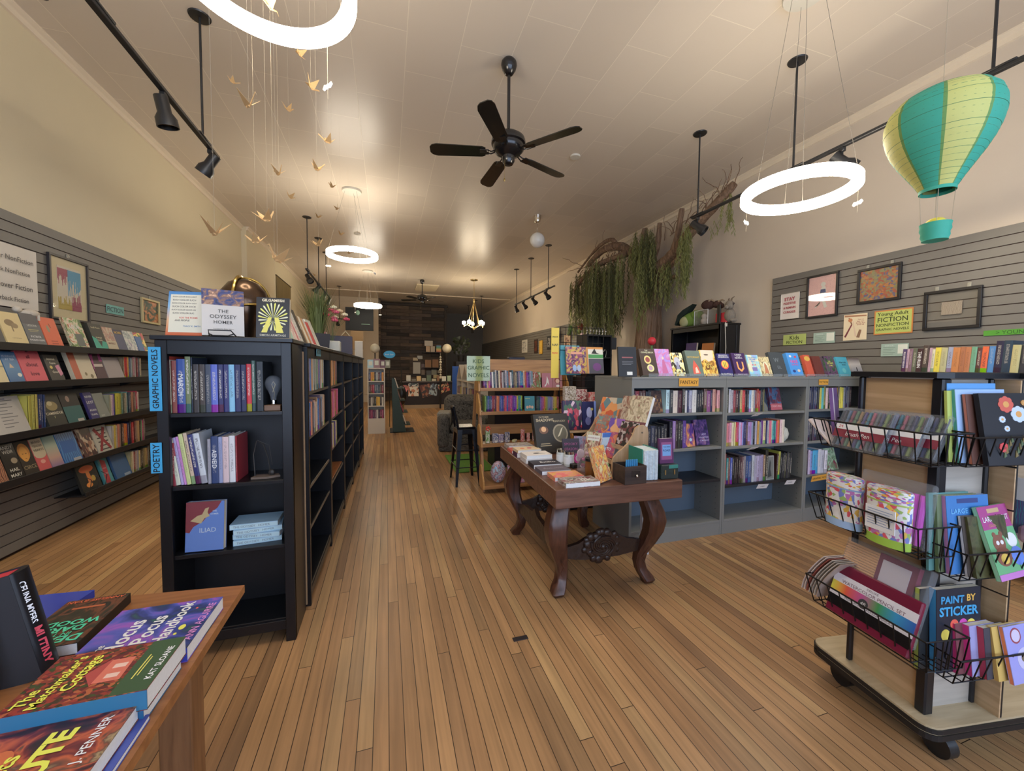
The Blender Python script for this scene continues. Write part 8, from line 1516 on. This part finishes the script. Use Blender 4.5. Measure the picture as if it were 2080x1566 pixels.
# blue and white house-shaped shelf
t = thing('house_shelf', 'white house-shaped shelving unit with a bright blue end panel', 'shelf', (1.62, 7.5, 0)); M_BLU = P('2a5aa8', .5)
b = MB(); b.box(-.10, .42, 2.03, 2.06, 0, 1.42); b.build('end_panel', M_BLU, t)
for k in range(3):
    y0 = .0+.67*k; b = MB(); b.prism([(y0, 0), (y0+.02, 0), (y0+.02, 1.12), (y0+.33, 1.42), (y0+.64, 1.12), (y0+.64, 0), (y0+.66, 0), (y0+.66, 1.14), (y0+.33, 1.46), (y0, 1.14)], 0, .35, 'yz'); b.build('house_frame', M_WH, t)
    b = MB(); b.box(.33, .35, y0+.02, y0+.64, 0, 1.12); b.build('back_panel', mat('pinkish_back', 'a89a94', .6, k=1.2, noise=0), t)
    for z in (.45, .78, 1.1): b = MB(); b.box(.0, .33, y0+.02, y0+.64, z-.018, z); b.build('shelf', M_WH, t)
    row((1.63, 7.5+y0+.62, .7805), rad(-90), [(['4a3a48', '8a7a70', '6a3a58', '3a4a68', 'a89a48', '5a3a30'][(k+q) % 6], .045) for q in range(9)], ('nearest', 'middle', 'farthest')[k]+' white house shelf', 'books in the white house shelves', h=.17, d=.12, cat='picture book')
# counter with papers, magazines and wall shelves
t = thing('counter', 'dark counter with a front ledge before the reclaimed wood wall', 'counter', (.55, 13.55, 0)); M_CT = mat('counter_dark', '2c2628', .6, k=1.0, noise=.05)
b = MB(); b.bbox(0, 1.65, 0, .55, .12, .88, .004); b.build('front', M_CT, t); b = MB(); b.bbox(-.12, 1.72, -.06, .60, .88, .915, .004); b.build('worktop', P('4a4440', .4), t); b = MB(); b.box(0, 1.65, -.02, 0, 0, .12); b.build('kickboard', P('8a7860', .6), t)
for k, (x, z, w_, h_, a, c1, c2, nm) in enumerate(((.30, .62, .34, .42, 0, 'b8b0a0', 'a86a48', 'cream sheet of colourful pictures'), (.72, .60, .36, .42, -.25, '5a3428', '8a5a40', 'brown tilted magazine'), (.98, .64, .28, .40, .25, '8a9aa0', '5a6a78', 'blue-grey patterned magazine'), (1.32, .68, .36, .30, -.3, 'b09060', 'a84a38', 'cream and red tilted magazine'), (.30, .80, .32, .10, 0, 'a8a8a0', '3a4a48', 'white lettered card'))):
    b = MB(); b.box(-w_/2, w_/2, -.004, 0, -h_/2, h_/2); o = b.build('magazine', art('cm%d' % k, [c1, c2, c1, '3a3430'], 6, 'cells', seed=k), None, False, (.55+x, 13.544-.003*k, z)); o.rotation_euler = (0, a, 0); tag(o, nm+' hanging on the far counter front', 'magazine', 'magazines on the far counter front')
b = MB(); b.prism([(.17*math.cos(a), .17*math.sin(a)) for a in [i*PI/12 for i in range(13)]]+[(.06*math.cos(a), .06*math.sin(a)) for a in [i*PI/12 for i in range(12, -1, -1)]], 0, .01, 'xz'); o = b.build('rainbow_cutout', art('rbw', ['3a6a48', 'a85a38', '8a4a68'], 3, seed=2), None, False, (.55+.02, 13.53, .62)); b = MB(); b.prism(circ(.075, 16, 0, 0), -.004, .008, 'xz'); b.build('pink_centre', P('c06a70'), o); tag(o, 'small rainbow cut-out with a pink centre on the far counter', 'decoration')
random.seed(15)
for k in range(9):
    x = .15+.17*k; c = ['a8a498', '6a6458', 'b89a68', '8a8478', '5a6a58', 'b0a890', '7a5a40', 'c0bcae', '98a888'][k]; h_ = random.uniform(.08, .2)
    b = MB(); b.bbox(-.07, .07, -.05, .05, 0, h_, .004); o = b.build('counter_box', P(c), None, False, (.55+x, 13.75, .9155)); tag(o, ('grey', 'dark', 'tan', 'taupe', 'green', 'cream', 'brown', 'white', 'pale green')[k]+' small box, '+ORD[k]+' from left on the far counter', 'box', 'small boxes on the far counter')
for i, (x, y, z, w_) in enumerate(((1.80, 16.86, 2.03, .75), (1.78, 16.86, 1.38, .75))):
    t = thing('wall_shelf', ('upper', 'lower')[i]+' dark shelf on the reclaimed wood wall', 'wall shelf', (x, y, z)); b = MB(); b.box(-w_/2, w_/2, -.12, .14, -.03, 0); b.build('board', P('2a2420'), t)
for k, (x, z, w_, h_, c, nm) in enumerate(((1.65, 2.03, .16, .24, 'b89a78', 'tan print card'), (1.85, 2.03, .18, .24, 'b0a088', 'cream print card'), (2.1, 2.03, .2, .28, 'c8a030', 'rainbow print card'), (1.68, 2.28, .34, .22, 'b0a898', 'white paper notice'), (1.66, 1.38, .26, .32, '8a6238', 'left brown paper bag'), (1.96, 1.38, .26, .34, '8a6038', 'right brown paper bag'))):
    b = MB(); b.box(-w_/2, w_/2, -.02, .02, 0, h_); o = b.build('shelf_card' if k < 4 else 'paper_bag', art('rainbow_card', ['b84a38', 'd8a030', '3a8a58', '3a6aa0'], 1, 'grad') if k == 2 else P(c), None, False, (x, 16.82, z+.0005 if k != 3 else 2.28)); tag(o, nm+' at the reclaimed wood wall shelves', 'card' if k < 4 else 'paper bag', 'items on the far wall shelves')
for k, (x, z, w_, h_, c) in enumerate(((1.20, 1.35, .30, .48, 'a8a498'), (1.46, 1.42, .14, .22, '6a5a58'), (1.46, 1.18, .14, .22, '7a6a5a'), (1.15, 1.72, .20, .12, 'b8a888'), (1.33, 1.80, .22, .14, 'a8a8a0'), (1.70, 1.12, .2, .26, '5a5a58'), (1.92, 1.18, .22, .22, '8a8a78'), (2.15, 1.20, .16, .12, 'a09880'), (2.0, 1.0, .22, .14, 'b0a070'), (2.2, .98, .14, .10, '9a8a70'))):
    b = MB(); b.box(-w_/2, w_/2, -.006, 0, -h_/2, h_/2); o = b.build('pinned_paper', P(c), None, False, (x, 16.96, z)); tag(o, ('large white', 'small dark upper', 'small brown lower', 'cream', 'pale grey', 'charcoal', 'olive', 'beige', 'yellowish', 'tiny brown')[k]+' paper pinned on the reclaimed wood wall', 'paper', 'papers pinned on the reclaimed wall')
t = thing('potted_plant', 'dark leafy potted plant on the black cabinet beside the reclaimed wall', 'plant', (2.52, 13.9, 1.60)); random.seed(8)
b = MB(); b.lathe([(.10, 0), (.13, .22)], n=14); b.build('pot', P('1e1c1e', .5, .8), t, True); b = MB()
for k in range(60): a = random.uniform(0, 2*PI); r_ = random.uniform(.02, .28); z_ = .35+random.uniform(-.1, .55)*(1-r_); b.add([(r_*math.cos(a), r_*math.sin(a), z_), (r_*math.cos(a+.25)+.02, r_*math.sin(a+.25), z_+.09), ((r_+.12)*math.cos(a), (r_+.12)*math.sin(a), z_+.04), (r_*math.cos(a-.25), r_*math.sin(a-.25), z_-.06)], [(0, 1, 2), (0, 2, 3)])
o = b.build('leaves', P('26301e', .5, 1), t); o['kind'] = 'stuff'
b = MB(); b.bbox(2.30, 3.5, 13.6, 14.2, 0, 1.599, .006); tag(b.build('storage_cabinet', P('1e1c20', .5, .9)), 'black low cabinet at the right of the far counter', 'cabinet')
t = thing('hanging_strand', 'white ornament strand hanging from a black post by the far counter', 'decoration', (1.72, 13.30, .9)); b = MB(); [b.ball((0, 0, .15+.085*k), .035 if k % 3 else .05, 8, 6) for k in range(9)]; b.cyl((0, 0, .1), (0, 0, .95), .004, n=5); b.build('ornaments', P('a8a08c'), t, True); b = MB(); b.cyl((0, .06, -.9), (0, .06, .98), .03, n=8); b.tube([(0, .06, .97), (0, .02, .98), (0, 0, .95)], .006, 5); b.build('post', M_BLK, t)
t = thing('black_bag', 'black bag hanging at the left end of the far counter', 'bag', (.42, 12.2, 0)); b = MB(); b.ball((0, 0, .55), .2, 12, 8, sc=(.7, .6, 1.5)); b.build('bag', P('16161a', .7, .8), t, True); b = MB(); b.cyl((0, 0, 0), (0, 0, 1.3), .02, n=8); b.build('stand', M_BLK, t)
b = MB(); b.bbox(-.16, .16, -.005, 0, -.25, .20, .002); o = b.build('grey_notice', P('8a8a88'), None, False, (3.48, 19.69, 2.3)); tag(o, 'grey printed notice on the far grey back wall', 'notice')
# ================================================================== LEFT FOREGROUND TABLE
M_OT = wood('oak_tabletop', '8a5426', 'a86c34', k=1.15, rough=.3, axis='X')
M_OTL = wood('oak_leg', '6a4424', '8a5e36', k=1.15, rough=.4, axis='Z')
QA = 0.0
t = thing('table', 'honey brown oak table corner in the left foreground with books', 'table', (-.424, 1.382, 0), QA); t.name = 'oak_table'
b = MB(); b.prism([(0, 0), (-1.5, .16), (-1.5, -1.15), (0, -1.15)], .697, .72, 'xy'); b.build('tabletop', M_OT, t)
b = MB(); b.box(-1.42, -.11, -.115, -.095, .62, .697); b.box(-.13, -.11, -1.08, -.115, .62, .697); b.build('apron', M_OTL, t)
for x, y in ((-.125, -.105), (-1.40, -.06), (-.125, -1.07), (-1.40, -1.07)): b = MB(); b.bbox(x-.038, x+.038, y-.038, y+.038, 0, .697, .003); b.build('leg', M_OTL, t)
QZ = .7205
def q(label, cx, cy, ang, w_, h_, t_, cover, deco=(), z=QZ, **k):
    """book lying flat, centre (cx, cy); head of the cover towards direction ang+90deg"""
    c, s_ = math.cos(ang), math.sin(ang)
    return face_book(label, (cx+s_*h_/2, cy-c*h_/2, z), ang, rad(90), w_, h_, t_, cover, deco, group='new novels lying on the oak table', pages=M_PAGEW, **k)
AN = rad(90)
q('purple and blue HOCUS POCUS HANDBOOK cover lying on the oak table', -.552, 1.158, AN, .21, .225, .034, art('h1', ['5a4ab0', '8a4aa8', '4a50a8', '2e3a80', '24305a', '2a5a50'], 2.6, seed=81, stretch=(1, 1, 1)), (('text', 'the', .22, .83, .2, .07, 'd8d4e8', .01), ('text', 'Hocus', .40, .70, .62, .16, 'dcd8ec', .02), ('text', 'Pocus', .47, .51, .62, .15, 'dcd8ec', .02), ('text', 'Handbook', .56, .33, .82, .15, 'dcd8ec', .02), ('text', 'ANN AGUIRRE', .5, .06, .84, .075, 'c880c0', .01), ('disc', .42, .2, .05, .03, 'd8c838'), ('disc', .3, .22, .02, .015, 'd8c838'), ('disc', .8, .2, .015, .012, 'c84a30')), spine=P('2a3aa0'))
q('plain blue hardcover under the autumn cottage book on the oak table', -.545, .962, AN, .145, .205, .030, P('1e5a80', .35))
q("autumn red and green THE MATCHMAKER'S COTTAGE book on the oak table", -.541, .960, AN, .152, .215, .040, art('h2', ['5a1c20', '8a2a20', '3a2a1c', 'a0522a', '6a2028', '7a3020', '34401e'], 26, 'cells', seed=82), (('rect', 0, 0, 1, .27, '2e4a2c'), ('poly', [(.30, .5), (.72, .5), (.72, .32), (.30, .30)], 'c0604a'), ('poly', [(.26, .5), (.5, .62), (.76, .5)], 'a03a34'), ('rect', .36, .34, .44, .44, 'd0a898'), ('rect', .54, .34, .62, .44, 'd0a898'), ('text', 'The', .22, .90, .28, .10, 'e0d020', .02), ('text', 'Matchmaker’s', .47, .79, .88, .13, 'e0d020', .02), ('text', 'Cottage', .56, .65, .66, .13, 'e0d020', .02), ('text', 'KAT SLOANE', .5, .06, .62, .07, 'd8d4cc', .02), ('rect', .25, .19, .7, .20, 'c8c048'), ('rect', .3, .165, .65, .173, 'c8c048')), z=QZ+.0305, spine=P('1c6080'))
q('dark J. PENNER book with yellow CUTE lettering at the table front', -.556, .808, AN+.01, .16, .215, .030, art('h3', ['2a1e24', '3a2228', '6a2428', 'b0502a', '5a3a30', '98805a', '2a2024'], 2.6, seed=83), (('text', 'Meets', .34, .62, .52, .14, 'd0cc28', .02), ('text', 'CUTE', .42, .40, .80, .20, 'e0dc20', .04), ('text', 'J. PENNER', .60, .14, .66, .09, 'd8d4d0', .01), ('disc', .15, .8, .16, .14, '5a6a28'), ('disc', .5, .7, .2, .1, 'b85a28')), spine=P('3a4a98'), z=QZ+.012)
q('plain blue board book under the J. PENNER book', -.548, .812, AN+.01, .17, .225, .011, P('3a4a98', .35))
q('black and orange DEATH IN DARK WOODS paperback at the table back', -.765, 1.262, rad(182), .135, .215, .028, art('h4', ['201c18', '26261e', '2e2a20', '6a3a24', '1e1c1a', '24241c'], 3, seed=84), (('text', 'DEATH', .5, .88, .85, .13, '38c098', .03), ('text', 'IN THE', .5, .78, .5, .06, '38c098'), ('text', 'DARK', .5, .68, .75, .11, '38c098', .03), ('text', 'WOODS', .5, .55, .9, .11, '38c098', .03), ('text', 'ANNELISE RYAN', .5, .06, .9, .06, 'd85a30', .01), ('rect', .25, .2, .75, .24, 'a8542a')), spine=P('1c1c1a'))
q('royal blue glossy book partly hidden at the back left of the oak table', -.90, 1.34, rad(175), .15, .20, .022, P('2038a0', .15))
t = thing('book', 'black CELINA MYERS hardcover with red page edges standing on the oak table', 'book', (-.712, 1.085, QZ), rad(12))
t.rotation_euler = (-.06, -.20, rad(12)); t.location.z += .004
b = MB(); b.box(-.165, 0, 0, .003, 0, .235); b.box(-.165, 0, .055, .058, 0, .235); b.build('cover', P('15161c', .35, .9), t)
b = MB(); b.prism([(-.002+.016*math.sin(PI*k/10), .029-.029*math.cos(PI*k/10)) for k in range(11)], 0, .235, 'xy'); sp_ = b.build('spine', P('15161c', .35, .9), t, True)
b = MB(); b.box(-.160, -.003, .0032, .0548, .004, .232); b.build('page_block', P('b81e30', .5), t)
letters('CELINA MYERS', .095, .018, P('c8c8cc'), t, (.0105, .0085, .165), (0, 0, -1), (.8, .6, 0), bold=.02, name='spine_lettering'); letters('MUTINY', .085, .022, P('b83040'), t, (.0105, .0085, .065), (0, 0, -1), (.8, .6, 0), bold=.03, name='spine_lettering')
face_book('dark violet starry book leaning at the left edge of the oak table', (-.835, .985, QZ), rad(28), .25, .15, .185, .03, art('h5', ['241e38', '2e2648', '4a3a78', '1e1a30'], 2.4, seed=85), (('disc', .8, .2, .02, .014, 'd0c8d8'), ('disc', .3, .4, .008, .006, 'd0c8d8'), ('disc', .6, .6, .008, .006, 'd0c8d8')))
